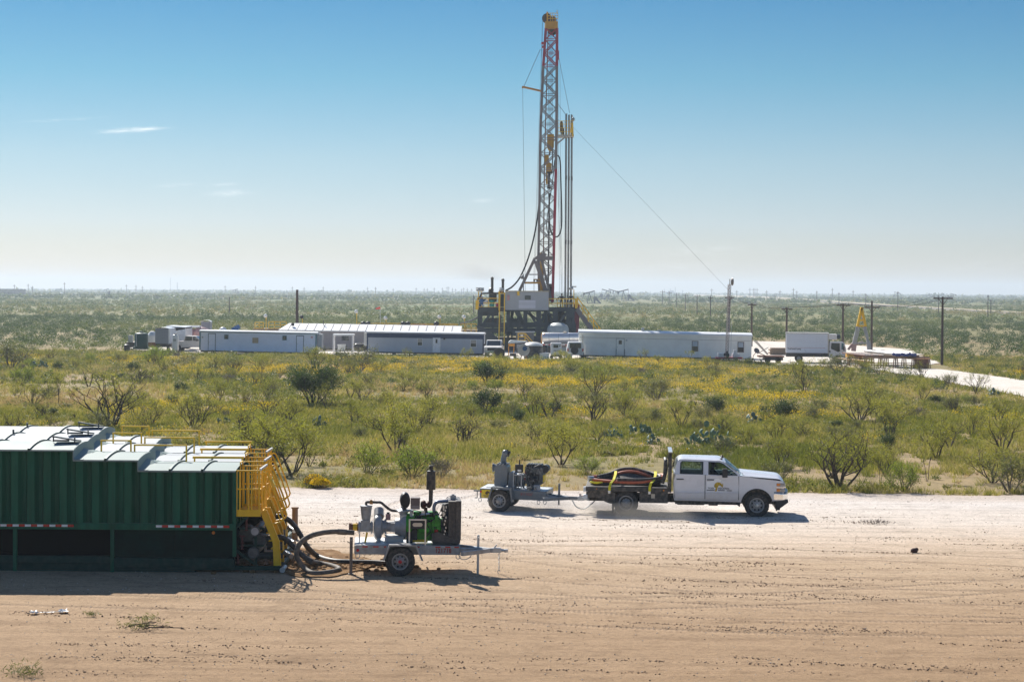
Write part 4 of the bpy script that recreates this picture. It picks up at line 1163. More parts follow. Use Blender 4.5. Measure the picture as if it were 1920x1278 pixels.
gq = grey_pump()
gq.location = (at(938, 958, 66.9).x, 67.0, 0.02); gq.rotation_euler = (0, R(1.2), R(-9.5))
# ------------------------------------------------------------------ people (one skinned body each)
def person(name, joints, bones, label, head, facing, clothes, hat=None, hatmat=None, parent_loc=(0, 0, 0), rz=0.0, rot=None):
    """joints: name -> (pos, radius); bones: pairs; head = centre of the head"""
    import bmesh
    root = thing(name, label, 'person', parent_loc, rz, rot=rot)
    me = bpy.data.meshes.new('body'); bm = bmesh.new()
    ly = bm.verts.layers.skin.verify(); vs = {}
    for k, (p, r) in joints.items():
        v = bm.verts.new(p); v[ly].radius = (r, r); vs[k] = v
    vs['pelvis'][ly].use_root = True
    for a, b in bones: bm.edges.new((vs[a], vs[b]))
    bm.to_mesh(me); bm.free()
    o = bpy.data.objects.new('body', me); COL.objects.link(o); o.parent = root
    me.materials.append(clothes)
    o.modifiers.new('skin', 'SKIN').use_smooth_shade = True
    s = o.modifiers.new('sub', 'SUBSURF'); s.levels = 1; s.render_levels = 2
    H = Vector(head); f = Vector(facing).normalized(); sd = f.cross(Vector((0, 0, 1))).normalized()
    m = MB(); m.ell(H, (.078, .082, .112), 18, 12)
    m.ell(H + f * .085 - Vector((0, 0, .012)), (.016, .016, .02), 8, 6)                       # nose
    m.ell(H + f * .066 - Vector((0, 0, .052)), (.022, .022, .008), 8, 6)                       # mouth
    for s_ in (-1, 1): m.ell(H + sd * s_ * .08, (.015, .018, .03), 8, 6)                        # ears
    m.cyl(H - Vector((0, 0, .17)), H - Vector((0, 0, .07)), .055, n=12)
    m.build('head', skin, root)
    m = MB()
    for s_ in (-1, 1): m.ell(H + f * .073 + sd * s_ * .03 + Vector((0, 0, .015)), .010, 8, 6)
    m.build('eye', black_plain, root)
    m = MB(); m.ell(H + Vector((0, 0, .03)) - f * .012, (.083, .086, .095), 14, 8); m.build('hair', hair_dark, root)
    if hat:
        m = MB(); m.lathe([(.118, 0), (.112, .02), (.095, .075), (.05, .11), (.001, .12)], H + Vector((0, 0, .05)), 'z', 18)
        if hat == 'cap': m.T = Matrix.Translation(H + f * .11 + Vector((0, 0, .055))); m.ell((0, 0, 0), (.07, .07, .012), 10, 4)
        else: m.lathe([(.145, .0), (.145, .012)], H + Vector((0, 0, .05)), 'z', 18)
        m.build('hat', hatmat, root)
    return root


def hand(j, b, wrist, elbow, tag_, curl=(0, 0, -1)):
    """palm, four fingers and a thumb as thin chains on the same body"""
    w = Vector(wrist); d = (w - Vector(elbow)).normalized(); c = Vector(curl)
    s = d.cross(c)
    if s.length < .1: s = d.cross(Vector((0, 1, 0)))
    s.normalize()
    pk = 'palm' + tag_; j[pk] = (w + d * .06, .030); b.append(('wrist' + tag_, pk))
    for i, (off, ln) in enumerate(((-.03, .07), (-.01, .085), (.012, .08), (.032, .062))):
        a = w + d * .10 + s * off; k1 = 'f%d%s' % (i, tag_); k2 = 'g%d%s' % (i, tag_)
        j[k1] = (a, .0095); j[k2] = (a + d * ln * .6 + c * ln * .6, .008); b += [(pk, k1), (k1, k2)]
    k1 = 'th' + tag_; k2 = 'ti' + tag_
    j[k1] = (w + d * .05 - s * .045, .011); j[k2] = (w + d * .09 - s * .055 + c * .03, .009); b += [(pk, k1), (k1, k2)]


# ------------------------------------------------------------------ the white pickup
def pickup():
    t = thing('pickup_truck', 'white crew cab flatbed pickup driving right along the dirt road, strapped hoses on its bed', 'pickup')
    HW = 1.0
    # local: x forward (rear axle 0, front axle 4.32), y = -1 is the camera side, z up
    belt = lambda x: 1.40 - .012 * (x - 1.6)

    # lower body side with the wheel arch
    arch = [(4.32 + .50 * math.cos(R(a)), .42 + .50 * math.sin(R(a)) * 1.02) for a in range(176, 3, -12)]
    side = [(1.60, .52), (3.70, .50), (3.78, .50)] + arch + [(4.84, .56), (5.16, .58), (5.20, .95), (5.21, 1.14), (5.13, 1.22), (4.9, 1.245), (4.4, 1.285), (3.86, 1.36), (3.70, 1.375), (1.62, 1.405), (1.57, 1.2), (1.57, .62)]
    m = MB(); m.prism(side, -HW, -.82); m.prism(side, .82, HW)
    m.bx(1.58, 1.64, -.85, .85, .6, 1.40)                                  # back wall of the cab
    m.bx(1.6, 3.85, -.83, .83, .55, .62)                                   # cab floor
    m.bx(3.72, 3.80, -.83, .83, .6, 1.36)                                  # fire wall
    # greenhouse frame, both sides, leaning in
    def lean(s):
        def fn(p):
            k = max(0, p.z - 1.38)
            return Vector((p.x, s * (HW - .02 - k * .26 - (0 if p.y > .5 else .045)), p.z))
        return fn
    outer = [(1.60, 1.39), (3.80, 1.365), (3.72, 1.43), (3.44, 1.63), (3.28, 1.755), (3.15, 1.82), (2.95, 1.855), (1.95, 1.885), (1.76, 1.875), (1.67, 1.80), (1.62, 1.6)]
    wr = [(1.78, 1.42), (2.52, 1.41), (2.52, 1.80), (1.86, 1.81), (1.80, 1.76)]
    wf = [(2.73, 1.405), (3.66, 1.385), (3.60, 1.45), (3.36, 1.62), (3.20, 1.735), (3.08, 1.785), (2.73, 1.80)]
    for s in (-1, 1): m.prism(outer, 0, 1, holes=[wr, wf], fn=lean(s))
    # hood
    def hood(u, v):
        x = 3.74 + u * 1.47; q = 2 * v - 1; y = q * (HW - .03 - .03 * u * u)
        edge = 1.372 - .095 * u - .05 * max(0, u - .85) / .15
        crown = .115 * (1 - abs(q) ** 2.6) + (.022 if .25 < abs(q) < .62 else 0)
        return (x, y, edge + crown * (1 - .25 * u) - (.11 * max(0, (u - .9) / .1) ** 2))
    m.grid(hood, 22, 24)
    # roof
    def roof(u, v):
        x = 1.66 + u * 1.62; q = 2 * v - 1
        e = 1.87 - .02 * u - (.09 * max(0, (.07 - u) / .07) ** 2) - (.075 * max(0, (u - .85) / .15) ** 1.6)
        return (x, q * (.862), e + .085 * (1 - abs(q) ** 2.4) * min(1, u * 9))
    m.grid(roof, 20, 18)
    m.grid(lambda u, v: (1.66 - .04 * u, (2 * v - 1) * (.86 + .1 * u), 1.80 - .42 * u), 2, 8)      # rear wall of the cab, upper
    b = m.build('body', truck_white, t, bevel=.022, seg=3)
    # dark inner arches and under body
    m = MB(); m.bx(3.74, 4.9, -.81, -.5, .45, 1.1); m.bx(3.74, 4.9, .5, .81, .45, 1.1); m.bx(-1.3, 5.0, -.45, -.33, .40, .62); m.bx(-1.3, 5.0, .33, .45, .40, .62)
    m.bx(1.6, 3.7, -.82, .82, .50, .549); m.cyl((0, -.8, .42), (0, .8, .42), .1); m.cyl((4.32, -.7, .42), (4.32, .7, .42), .08); m.ell((0, .0, .42), (.2, .2, .19)); m.cyl((.1, 0, .45), (3.2, 0, .5), .05)
    m.bx(1.62, 3.66, -.93, -.86, .40, .50); m.bx(1.7, 2.6, -.8, -.5, .36, .5); m.bx(2.75, 3.05, -.6, -.2, .33, .5)
    m.build('underbody', M('dusty under body', (.05, .045, .04), .8, var=.3, vs=5, dust=.45), t)
    m = MB(); m.bx(1.66, 3.66, -1.012, -.96, .515, .56); m.build('sill', truck_white, t, bevel=.012)
    # doors: panels a few millimetres proud of the body, split by their shut lines
    def panel(pts):
        mm = MB(); mm.prism(pts, -HW - .014, -HW - .002); return mm
    rear = [(1.66, .60), (2.595, .585), (2.595, 1.385), (1.62, 1.40), (1.60, 1.2), (1.61, .7)]
    front = [(2.615, .585), (3.70, .57), (3.715, 1.0), (3.70, 1.36), (2.615, 1.384)]
    for pts, hx in ((rear, 1.78), (front, 2.78)):
        d = panel(pts).build('door', truck_white, t, bevel=.008)
        h = MB(); h.bx(hx - .12, hx + .12, -HW - .045, -HW - .018, 1.215, 1.245); h.build('handle', black_plain, d, bevel=.01)
    m = MB(); m.bx(2.594, 2.616, -HW - .0155, -HW - .001, .585, 1.385); m.bx(3.700, 3.722, -HW - .004, -HW + .01, .57, 1.36); m.bx(1.60, 1.615, -HW - .004, -HW + .01, .6, 1.39); m.build('door_gap', black_plain, t)
    m = MB(); m.prism([(-HW - .024, .80), (-HW - .012, .84), (-HW - .012, .76)], 1.66, 2.59, ax='yz'); m.prism([(-HW - .024, .80), (-HW - .012, .84), (-HW - .012, .76)], 2.62, 3.69, ax='yz'); m.build('door_moulding', truck_white, t)
    # windows
    def pane(poly, s, name='window_pane'):
        w_ = MB(); w_.prism(poly, .2, .28, fn=lambda p: Vector((p.x, s * (HW - .045 - max(0, p.z - 1.38) * .26 - (.006 if p.y > .25 else 0)), p.z))); return w_.build(name, veh_glass, t, fix=True)
    for s in (-1, 1):
        pane(wr, s); pane(wf, s)
    k = MB()                                                    # black window seals
    for poly in (wr, wf):
        c = Vector((sum(p[0] for p in poly) / len(poly), sum(p[1] for p in poly) / len(poly)))
        inn = [tuple(Vector(p).lerp(c, .045)) for p in poly]; out_ = [tuple(Vector(p) + (Vector(p) - c).normalized() * .022) for p in poly]
        k.prism(out_, .3, .4, holes=[inn], fn=lambda p: Vector((p.x, -(HW - .014 - max(0, p.z - 1.38) * .26 + (.004 if p.y > .35 else -.002)), p.z)))
    k.build('window_seal', black_plain, t)
    def ws(u, v):
        q = 2 * v - 1
        x = 3.26 + u * .62 - .06 * q * q * (1 - .3 * u); z = 1.815 - u * .43 + .012 * u * (1 - u)
        return (x + .03, q * (.74 + .15 * u), z + .075 * (1 - q * q) * (1 - u))
    m = MB(); m.grid(ws, 8, 12); m.build('windscreen', windshield_glass, t)
    m = MB(); m.grid(lambda u, v: tuple(Vector(ws(.93 + .1 * u, v)) + Vector((.01, 0, .004))), 1, 12)
    m.bar((3.86, -.7, 1.42), (3.70, -.2, 1.52), .02); m.bar((3.88, .0, 1.42), (3.72, .5, 1.5), .02); m.build('wiper', black_plain, t)
    m = MB(); m.prism([(-.78, 1.46), (.78, 1.46), (.72, 1.80), (-.72, 1.80)], 0, .008, fn=lambda p: Vector((1.625 + .03 * (p.z - 1.4), p.x, p.z)) if False else p, ax='yz'); o = m.build('rear_window', veh_glass, t); o.location = (1.61, 0, 0)
    # clearance lamps
    for x, y in ((3.14, -.62), (3.20, -.22), (3.20, 0), (3.20, .22)):
        m = MB(); m.ell((x, y, 1.895 + .05 * (1 - (y / .8) ** 2) - .02), (.05, .03, .028), 10, 6); m.build('roof_lamp', M('smoked amber lamp', (.06, .03, .01), .3, var=.1) if 'smk' not in globals() else globals()['smk'], t)
    # mirror
    m = MB(); m.bx(3.16, 3.33, -1.28, -1.08, 1.33, 1.62); m.bar((3.35, -.98, 1.40), (3.28, -1.12, 1.43), .05); m.bar((3.35, -.96, 1.52), (3.28, -1.12, 1.53), .04); m.build('mirror', black_plain, t, bevel=.03, seg=3)
    # front end
    m = MB(); m.bx(5.17, 5.235, -.80, .80, .83, 1.17); m.build('grille', black_plain, t)
    m = MB(); m.bx(5.19, 5.265, -.92, .92, .985, 1.045); m.bx(4.93, 5.20, -1.018, -.985, .985, 1.035)
    for z in (.87, .93, 1.08, 1.13): m.bx(5.22, 5.25, -.78, .78, z, z + .02)
    m.build('grille_bar', chrome, t, bevel=.01)
    for s in (-1, 1):
        for z0, z1 in ((1.05, 1.16), (.865, .98)):
            h = MB(); h.prism([(4.96, z0), (5.235, z0 + .0), (5.25, z1 - .02), (5.1, z1), (4.95, z1 - .01)], s * .70, s * 1.012); ho = h.build('headlight', M('headlight lens', (.30, .32, .34), .12, .5, var=.2, vs=12) if 'hl' not in globals() else hl, t, bevel=.015)
            a = MB(); a.prism([(4.965, z0 + .01), (5.06, z0 + .01), (5.08, z1 - .015), (4.96, z1 - .015)], s * 1.013, s * 1.019); a.build('turn_signal', amber, ho)
    bm_ = MB()
    outline = [(4.86, -1.015), (5.16, -1.02), (5.30, -.90), (5.37, -.5), (5.385, 0), (5.37, .5), (5.30, .90), (5.16, 1.02), (4.86, 1.015), (4.86, .9), (5.1, .88), (5.2, 0), (5.1, -.88), (4.86, -.9)]
    bm_.prism(outline, .58, .82, ax='xy'); bm_.build('bumper', chrome, t, bevel=.035, seg=4)
    m = MB(); m.prism([(x, y * .985) for x, y in outline], .825, .86, ax='xy'); m.build('bumper_top', M('bumper step pad', (.03, .08, .16), .35, var=.1), t)
    m = MB(); m.prism([(4.92, .60), (5.18, .60), (5.34, .62), (5.36, .52), (5.15, .36), (4.96, .22), (4.93, .40)], -.96, -.80); m.prism([(4.92, .60), (5.18, .60), (5.34, .62), (5.36, .52), (5.15, .36), (4.96, .22), (4.93, .40)], .80, .96); m.bx(4.96, 5.1, -.8, .8, .24, .55); m.build('air_dam', black_plain, t, bevel=.015)
    m = MB(); m.prism([(x * 1.0, z) for x, z in [(4.32 + .53 * math.cos(R(a)), .42 + .53 * math.sin(R(a)) * 1.02) for a in range(176, 3, -12)] + [(4.32 + .495 * math.cos(R(a)), .42 + .495 * math.sin(R(a)) * 1.02) for a in range(4, 177, 12)]], -HW - .012, -HW + .02); m.build('wheel_arch', black_plain, t)
    m = MB(); m.prism([(3.66, .56), (3.80, .56), (3.76, .34), (3.62, .44)], -.98, -.75); m.build('mud_flap', black_plain, t)
    # wheels: single front, double rear
    for s in (-1, 1):
        make_wheel(t, (4.32, s * .88, .405), .405, .25, .235, rim_steel, M('hub chrome', (.55, .54, .5), .25, .7, var=.2) if 'hubm' not in globals() else hubm, s, holes=8)
        make_wheel(t, (0, s * .90, .405), .405, .24, .235, rim_steel, chrome if False else rim_bright, s, holes=8, dish=.07)
        make_wheel(t, (0, s * .62, .405), .405, .22, .235, rim_steel, rim_steel, s, holes=8)
    # interior
    for x in (2.12, 3.02):
        for y in (-.42, .42):
            sm = MB(); sm.bx(x - .28, x + .28, y - .26, y + .26, .80, 1.0); sm.prism([(x - .36, .9), (x - .22, .9), (x - .30, 1.52), (x - .42, 1.52)], y - .25, y + .25); sm.bx(x - .43, x - .34, y - .13, y + .13, 1.54, 1.72); sm.build('seat', seat_cloth, t, bevel=.04, seg=3)
    m = MB(); m.bx(3.5, 3.8, -.84, .84, 1.0, 1.33); m.build('dashboard', black_plain, t, bevel=.05)
    m = MB(); m.T = Matrix.Translation((3.44, .42, 1.25)) @ Matrix.Rotation(R(62), 4, 'Y'); m.tube([(.19 * math.cos(a), .19 * math.sin(a), 0) for a in [i * math.pi / 10 for i in range(20)]], .016, 8, True); m.bar((-.18, 0, 0), (.18, 0, 0), .04, .015); m.cyl((0, 0, 0), (0, 0, .25), .03); m.build('steering_wheel', black_plain, t)
    # door lettering and emblem
    X90 = Matrix.Rotation(R(90), 4, 'X'); yl = -HW - .0165
    m = MB(); m.prism([(2.66, .90), (2.66, 1.16), (2.86, 1.19), (2.93, 1.255), (3.03, 1.285), (3.14, 1.21), (3.08, 1.13), (3.08, .98), (2.92, .93), (2.80, .90)], yl, yl + .003); m.build('door_emblem', M('emblem white', (.97, .97, .96), .4, var=.01), t)
    m = MB(); m.prism([(2.90, 1.03), (2.93, 1.11), (3.0, 1.15), (3.08, 1.15), (3.14, 1.11), (3.17, 1.06), (3.18, 1.14), (3.20, 1.08), (3.19, .99), (3.16, .985), (3.12, 1.04), (3.06, 1.05), (3.02, .97), (2.99, .86), (2.95, .845), (2.93, .86), (2.96, .96), (2.92, .98)], yl - .006, yl - .003); m.build('door_emblem', emblem_gold, t)
    m = MB(); m.text('TIGER', .082, Matrix.Translation((2.795, yl - .001, .945)) @ X90, .0015, sx=.95); m.text('INDUSTRIAL', .082, Matrix.Translation((3.225, yl - .001, .945)) @ X90, .0015, sx=.82)
    m.bx(2.66, 2.92, yl - .002, yl, .875, .898); m.bx(3.03, 3.25, yl - .002, yl, .872, .895); m.bx(3.32, 3.49, yl - .002, yl, .868, .891)
    m.build('door_lettering', text_black, t)
    m = MB(); m.text('RENTALS', .06, Matrix.Translation((3.53, yl - .001, .80)) @ X90, .001); m.build('door_lettering', M('faded grey print', (.45, .44, .42), .5, var=.1), t)
    # flatbed ---------------------------------------------------------
    m = MB(); m.bx(-1.34, 1.40, -1.04, 1.04, .86, .93); m.bx(-1.34, 1.40, -1.05, -1.0, .78, .93); m.bx(-1.34, 1.40, 1.0, 1.05, .78, .93); m.build('flatbed', M('dusty black flatbed', (.045, .042, .038), .65, var=.3, vs=4, dust=.3), t, bevel=.012)
    m = MB(); m.bx(-1.30, -.55, -1.052, -1.03, .932, .95); m.bx(.86, 1.34, -1.052, -1.02, .932, .95); m.build('edge_rail', light_metal, t)
    m = MB(); m.prism([(-1.32, .78), (-.42, .78), (-.42, .36), (-.62, .40), (-1.0, .58), (-1.32, .56)], -1.0, -.94); m.prism([(-1.32, .78), (-.42, .78), (-.42, .36), (-.62, .40), (-1.0, .58), (-1.32, .56)], .94, 1.0); m.bx(-1.33, -1.28, -1.0, 1.0, .55, .9); m.build('tail_skirt', M('muddy dark skirt', (.07, .06, .05), .75, var=.3, vs=4, dust=.45), t, bevel=.01)
    m = MB(); m.bx(.44, 1.38, -1.01, -.55, .42, .785); m.bx(.47, 1.35, -1.022, -1.01, .45, .76); m.build('tool_box', M('dusty black box', (.05, .045, .04), .6, var=.25, vs=4, dust=.35), t, bevel=.012)
    m = MB(); m.bx(.83, .95, -1.03, -1.022, .58, .72); m.build('box_latch', M('latch plate', (.55, .48, .38), .4, .3, var=.1), t)
    m = MB(); m.lathe([(.03, 0), (.02, -.02)], (1.24, -1.052, .85), 'y', 10); m.cut(); m.lathe([(.02, 0), (.012, -.015)], (-.98, -1.052, .86), 'y', 10); m.each('marker_lamp', amber, t)
    for z in (.84, .58):
        m = MB(); m.bx(-1.42, -1.28, -1.03, -.80, z - .08, z + .08); m.build('tail_lamp', M('white tail box', (.72, .74, .75), .4, var=.05), t, bevel=.02)
    m = MB(); m.prism([(-.46, .75), (-.36, .75), (-.40, .10), (-.47, .08)], -1.0, -.55); m.prism([(-.46, .75), (-.36, .75), (-.40, .10), (-.47, .08)], .55, 1.0); m.build('mud_flap', M('dusty rubber flap', (.09, .08, .07), .8, var=.2, dust=.4), t)
    m = MB(); m.bx(1.40, 1.50, -1.02, -.93, .78, 2.08); m.bx(1.40, 1.50, .93, 1.02, .78, 2.08); m.bx(1.40, 1.50, -1.02, 1.02, 2.0, 2.10); m.bx(1.42, 1.48, -.95, .95, .93, 1.45)
    for k in range(9): m.bx(1.44, 1.46, -.84 + k * .2, -.80 + k * .2, 1.45, 2.0)
    m.build('headache_rack', black_paint, t, bevel=.015)
    m = MB(); m.bx(1.385, 1.515, -1.03, 1.03, 2.103, 2.13); m.build('rack_cap', light_metal, t)
    m = MB(); m.bar((-1.33, 0, .48), (-1.56, 0, .47), .09); m.cyl((-1.55, 0, .5), (-1.55, 0, .58), .03); m.build('hitch', rust, t)
    return t


pk = pickup()
pl_ = at(1175, 967, 66.55)
YAW = R(-3.6)
pk.location = (pl_.x, 66.95, 0.035); pk.rotation_euler = (0, R(.35), YAW)
PKM = Matrix.Translation(pk.location) @ Matrix.Rotation(YAW, 4, 'Z') @ Matrix.Rotation(R(.35), 4, 'Y')
# driver on the far seat
j = {'pelvis': ((2.96, .42, 1.02), .15), 'waist': ((2.91, .42, 1.18), .135), 'chest': ((2.87, .42, 1.38), .15), 'neck': ((2.88, .42, 1.54), .055)}
b = [('pelvis', 'waist'), ('waist', 'chest'), ('chest', 'neck')]
for s, k in ((-1, 'r'), (1, 'l')):
    j['sh' + k] = ((2.88, .42 + s * .19, 1.45), .065); j['el' + k] = ((3.10, .42 + s * .24, 1.23), .045); j['wrist' + k] = ((3.31, .42 + s * .17, 1.34), .033)
    j['hip' + k] = ((3.0, .42 + s * .10, 1.0), .095); j['kn' + k] = ((3.40, .42 + s * .13, 1.06), .07); j['an' + k] = ((3.58, .42 + s * .12, .72), .05); j['to' + k] = ((3.70, .42 + s * .12, .70), .04)
    b += [('chest', 'sh' + k), ('sh' + k, 'el' + k), ('el' + k, 'wrist' + k), ('pelvis', 'hip' + k), ('hip' + k, 'kn' + k), ('kn' + k, 'an' + k), ('an' + k, 'to' + k)]
    hand(j, b, j['wrist' + k][0], j['el' + k][0], k, (.3, 0, -.8))
drv = person('person', j, b, 'driver in dark clothes and a cap at the wheel of the white pickup', (2.93, .42, 1.68), (1, -.1, 0), cloth_dark, 'cap', black_plain)
drv.matrix_world = PKM


# load on the bed: hoses and straps (they rest on the bed, so they are things of their own)
def on_bed(o, label, cat, group=None):
    if 'hose' in o.name and 'standing' not in o.name:
        for v in o.data.vertices: v.co.z = .97 + (v.co.z - .97) * .74
    o.matrix_world = PKM; tag(o, label, cat, group); return o


m = MB()
for k in range(4):
    a, bb = 1.12 + .05 * math.sin(k * 2.1), .76 + .05 * math.cos(k * 1.7); z = 1.0 + k * .03
    m.tube([(-.02 + a * math.cos(q) * (1.0 + .03 * k), bb * math.sin(q), z + .025 * math.sin(3 * q + k) + .05 * abs(math.cos(q)) * (k % 2)) for q in [i * math.pi / 24 for i in range(48)]], .062, 10, True)
on_bed(m.build('coiled_hose', hose_black), 'black hose coiled flat on the bed of the white pickup, under the orange one', 'hose')
m = MB()
for k, (dx, dz) in enumerate(((0, 0), (-.03, .10), (.02, .19))):
    pts = [(-.95, -.45 + .1 * k, 1.10 + dz), (-.55, .1, 1.20 + dz), (-.25, .42, 1.38 + dz * .8), (.15, .50, 1.47 + dz * .6), (.50, .42, 1.40 + dz * .6), (.85, .20, 1.24 + dz), (1.12, -.2, 1.16 + dz), (1.05, -.62, 1.12 + dz), (.5, -.80, 1.05 + dz), (-.3, -.80, 1.05 + dz)]
    m.tube(sweep(pts, 6), .06, 10)
mst = MB()      # hose turns standing against the rack
for k in range(3):
    mst.tube(sweep([(1.20, -.75 + k * .13, 1.05), (1.30, -.74 + k * .13, 1.45), (1.30, -.70 + k * .13, 1.78), (1.28, -.3, 1.84), (1.31, .1 + k * .05, 1.7), (1.28, .25, 1.2)], 6), .062, 10)
def bow(u, v):
    x = -.75 + 1.65 * u; h = math.sin(math.pi * u) ** .8
    return (x, -.15 + .35 * v, 1.10 + .34 * h * (1 - (1 - v) * .75))
m.grid(bow, 18, 3); m.grid(lambda u, v: tuple(Vector(bow(u, v)) + Vector((0, .03, -.02))), 18, 3)
on_bed(m.build('layflat_hose', hose_black), 'black hose bundle arched up in the middle of the pickup bed', 'hose')
on_bed(mst.build('standing_hose', hose_black), 'black hose turns standing upright against the rack behind the pickup cab', 'hose')
m = MB()
m.tube(sweep([(-1.12, -.55, 1.16), (-.85, -.60, 1.14), (-.5, -.74, 1.13), (0, -.86, 1.11), (.45, -.86, 1.13), (.85, -.72, 1.20), (1.14, -.48, 1.30), (1.26, -.15, 1.36), (1.14, .12, 1.36), (.8, .20, 1.27), (.3, .21, 1.45), (-.1, .21, 1.44), (-.5, .15, 1.28), (-.9, .0, 1.25), (-1.14, -.2, 1.24)], 7), .068, 12)
on_bed(m.build('coiled_hose', hose_orange), 'orange hose looped over black hoses on the bed of the white pickup', 'hose')
m = MB(); m.cyl((-1.24, -.46, 1.22), (-1.10, -.42, 1.22), .10, n=18); m.cyl((-1.27, -.47, 1.22), (-1.24, -.46, 1.22), .115, n=18); m.cyl((-1.12, -.1, 1.24), (-.98, -.1, 1.24), .06)
m.build('coupling', grey_metal, None)
cp = bpy.data.objects['coupling.001'] if 'coupling.001' in bpy.data.objects else None
cpo = [o for o in bpy.data.objects if o.name.startswith('coupling') and o.parent is None][0]
cpo.name = 'hose_coupling'; on_bed(cpo, 'round metal coupling on the tail of the hose load on the pickup bed', 'coupling')
m = MB(); m.tube(sweep([(-1.2, -.7, 1.04), (-1.0, -.82, 1.02), (-.85, -.6, 1.03), (-1.05, -.5, 1.05), (-1.2, -.75, 1.06), (-1.0, -.88, 1.06), (-.8, -.8, 1.05)], 6), .022, 8)
on_bed(m.build('strap_bundle', strap_yellow), 'small tangle of yellow strap on the rear corner of the pickup bed', 'strap')
for i, (xt, xb, lab) in enumerate(((-.42, -.55, 'yellow strap over the rear end of the hose load on the pickup bed'), (.92, .78, 'yellow strap over the hose load close to the pickup cab'))):
    m = MB(); w = .085
    pts = [(xb, -1.06, .80), (xb, -1.065, .95), (xb + .04, -.98, 1.06 + .03 * i), (xt, -.80, 1.16), (xt + .05, -.3, 1.30), (xt + .05, .3, 1.36), (xt, .8, 1.15), (xb, 1.06, .93), (xb, 1.06, .80)]
    for a, c in zip(pts[:-1], pts[1:]):
        m.add([(a[0] - w / 2, a[1], a[2]), (a[0] + w / 2, a[1], a[2]), (c[0] + w / 2, c[1], c[2]), (c[0] - w / 2, c[1], c[2])], [(0, 1, 2, 3)])
    o = m.build('ratchet_strap', strap_yellow); sf = o.modifiers.new('t', 'SOLIDIFY'); sf.thickness = .006
    on_bed(o, lab, 'strap', 'straps over the hose load')
    h = MB(); h.bx(xb - .05, xb + .03, -1.085, -1.06, .72, .81); h.build('buckle', light_metal, o)
# ------------------------------------------------------------------ drilling rig
RD = 250.0
RG = Vector((at(985, 600, RD).x, RD, 0))
Q = lambda px, py, dy=0.0: at(px, py, RD + dy) - RG
rig = thing('drilling_rig', 'tall drilling rig with a red-topped lattice mast on a dark steel substructure', 'drilling rig', RG)


def lerp_px(tab, y):
    for (y0, x0), (y1, x1) in zip(tab[:-1], tab[1:]):
        if y <= y1: return x0 + (x1 - x0) * (y - y0) / (y1 - y0)
    return tab[-1][1]


# substructure
m = MB()
for dy in (-4.2, 4.5):
    fr = dy < 0
    for px, w_ in ((898, .35), (902, .4), (924, .35), (953, .55), (960, .4), (972, .35), (985, .6), (1010, .7), (1024, .4), (1041, .75), (1066, .7), (1074, .5)):
        w_ *= .85 if fr else .5; m.bar(Q(px, 581, dy), Vector((Q(px, 581, dy).x, dy, 1.9 if fr else .2)), w_, w_)
    for a, b_ in (((904, 610), (922, 584)), ((926, 612), (940, 592)), ((966, 584), (985, 612)), ((972, 582), (981, 606)), ((992, 584), (1008, 612)), ((1012, 612), (1022, 584)), ((1028, 584), (1040, 612)), ((1045, 610), (1064, 584)), ((955, 612), (962, 584)), ((1069, 584), (1078, 610)), ((985, 584), (1010, 600))):
        m.bar(Q(*a, dy), Q(*b_, dy), .34 if fr else .18, .3)
    m.bar(Q(896, 580, dy), Q(1080, 580, dy), .3, .55); m.bar(Q(903, 609, dy), Q(1078, 609, dy), .3, .62); m.bar(Q(903, 618, dy), Q(1080, 618, dy), .3, .45)
    m.bar(Vector((Q(900, 640, dy).x, dy, .35)), Vector((Q(1080, 640, dy).x, dy, .35)), .6, .7)
for px in (902, 924, 953, 985, 1010, 1041, 1066, 1078):
    m.bar(Q(px, 580, -4.2), Q(px, 580, 4.5), .25, .5); m.bar(Q(px, 612, -4.2), Q(px, 612, 4.5), .25, .5)
m.build('substructure', rig_dark, rig)
# closed base with cut-outs, and machinery in it
m = MB()
x0, x1 = Q(903, 640, -4.5).x, Q(1079, 640, -4.5).x
hol = []
for px in (931, 953, 975, 1012, 1055):
    cx = Q(px, 626, -4.5).x; cz = Q(px, 626, -4.5).z
    hol.append([(cx - .9, cz - .22), (cx + .9, cz - .22), (cx + 1.05, cz), (cx + .9, cz + .25), (cx - .9, cz + .25), (cx - 1.05, cz)])
m.prism([(x0, 0.05), (x1, .05), (x1, 2.55), (x0 - .3, 2.6)], -4.5, -4.35, holes=hol)
m.prism([(x0 - .8, 3.2), (x0 + .3, 2.9), (x0 + 2.6, 1.2), (x0 + .6, 1.0)], -4.6, -4.3)
m.bx(x0, x1, 4.6, 4.8, .05, 1.5)
m.bx(Q(905, 600).x, Q(935, 600).x, -3.5, -1.0, Q(905, 592, -3).z, Q(905, 582, -3).z)
m.bx(Q(962, 600).x, Q(980, 600).x, -2.0, 1.0, Q(962, 610, -2).z, Q(962, 597, -2).z)
m.build('base_box', rig_mid, rig)
m = MB()
c = Q(1026, 600, -3.0); m.cyl(c - Vector((0, 0, 1.2)), c + Vector((0, 0, .7)), .5, n=14); m.lathe([(.3, .7), (.75, .5), (.75, .75), (.3, .9)], c, 'z', 14)
for px, py in ((1052, 592), (1050, 604), (1062, 608)): m.ell(Q(px, py, -2), (.6, .5, .7), 10, 6)
m.build('blowout_preventer', black_paint, rig)
m = MB(); m.bx(Q(912, 620).x, Q(940, 620).x, -3, 0, Q(912, 608, -2).z, Q(912, 596, -2).z); m.build('mud_pump', black_paint, rig)
m = MB(); m.bar(Q(1081, 570, -3.5), Vector((Q(1079, 626, -3.5).x, -3.5, 0)), .75, .75); m.bar(Q(1081, 570, 3.5), Vector((Q(1079, 626, 3.5).x, 3.5, 0)), .6, .6); m.build('red_column', M('red column', (.24, .025, .05), .5, var=.15, vs=.8), rig)
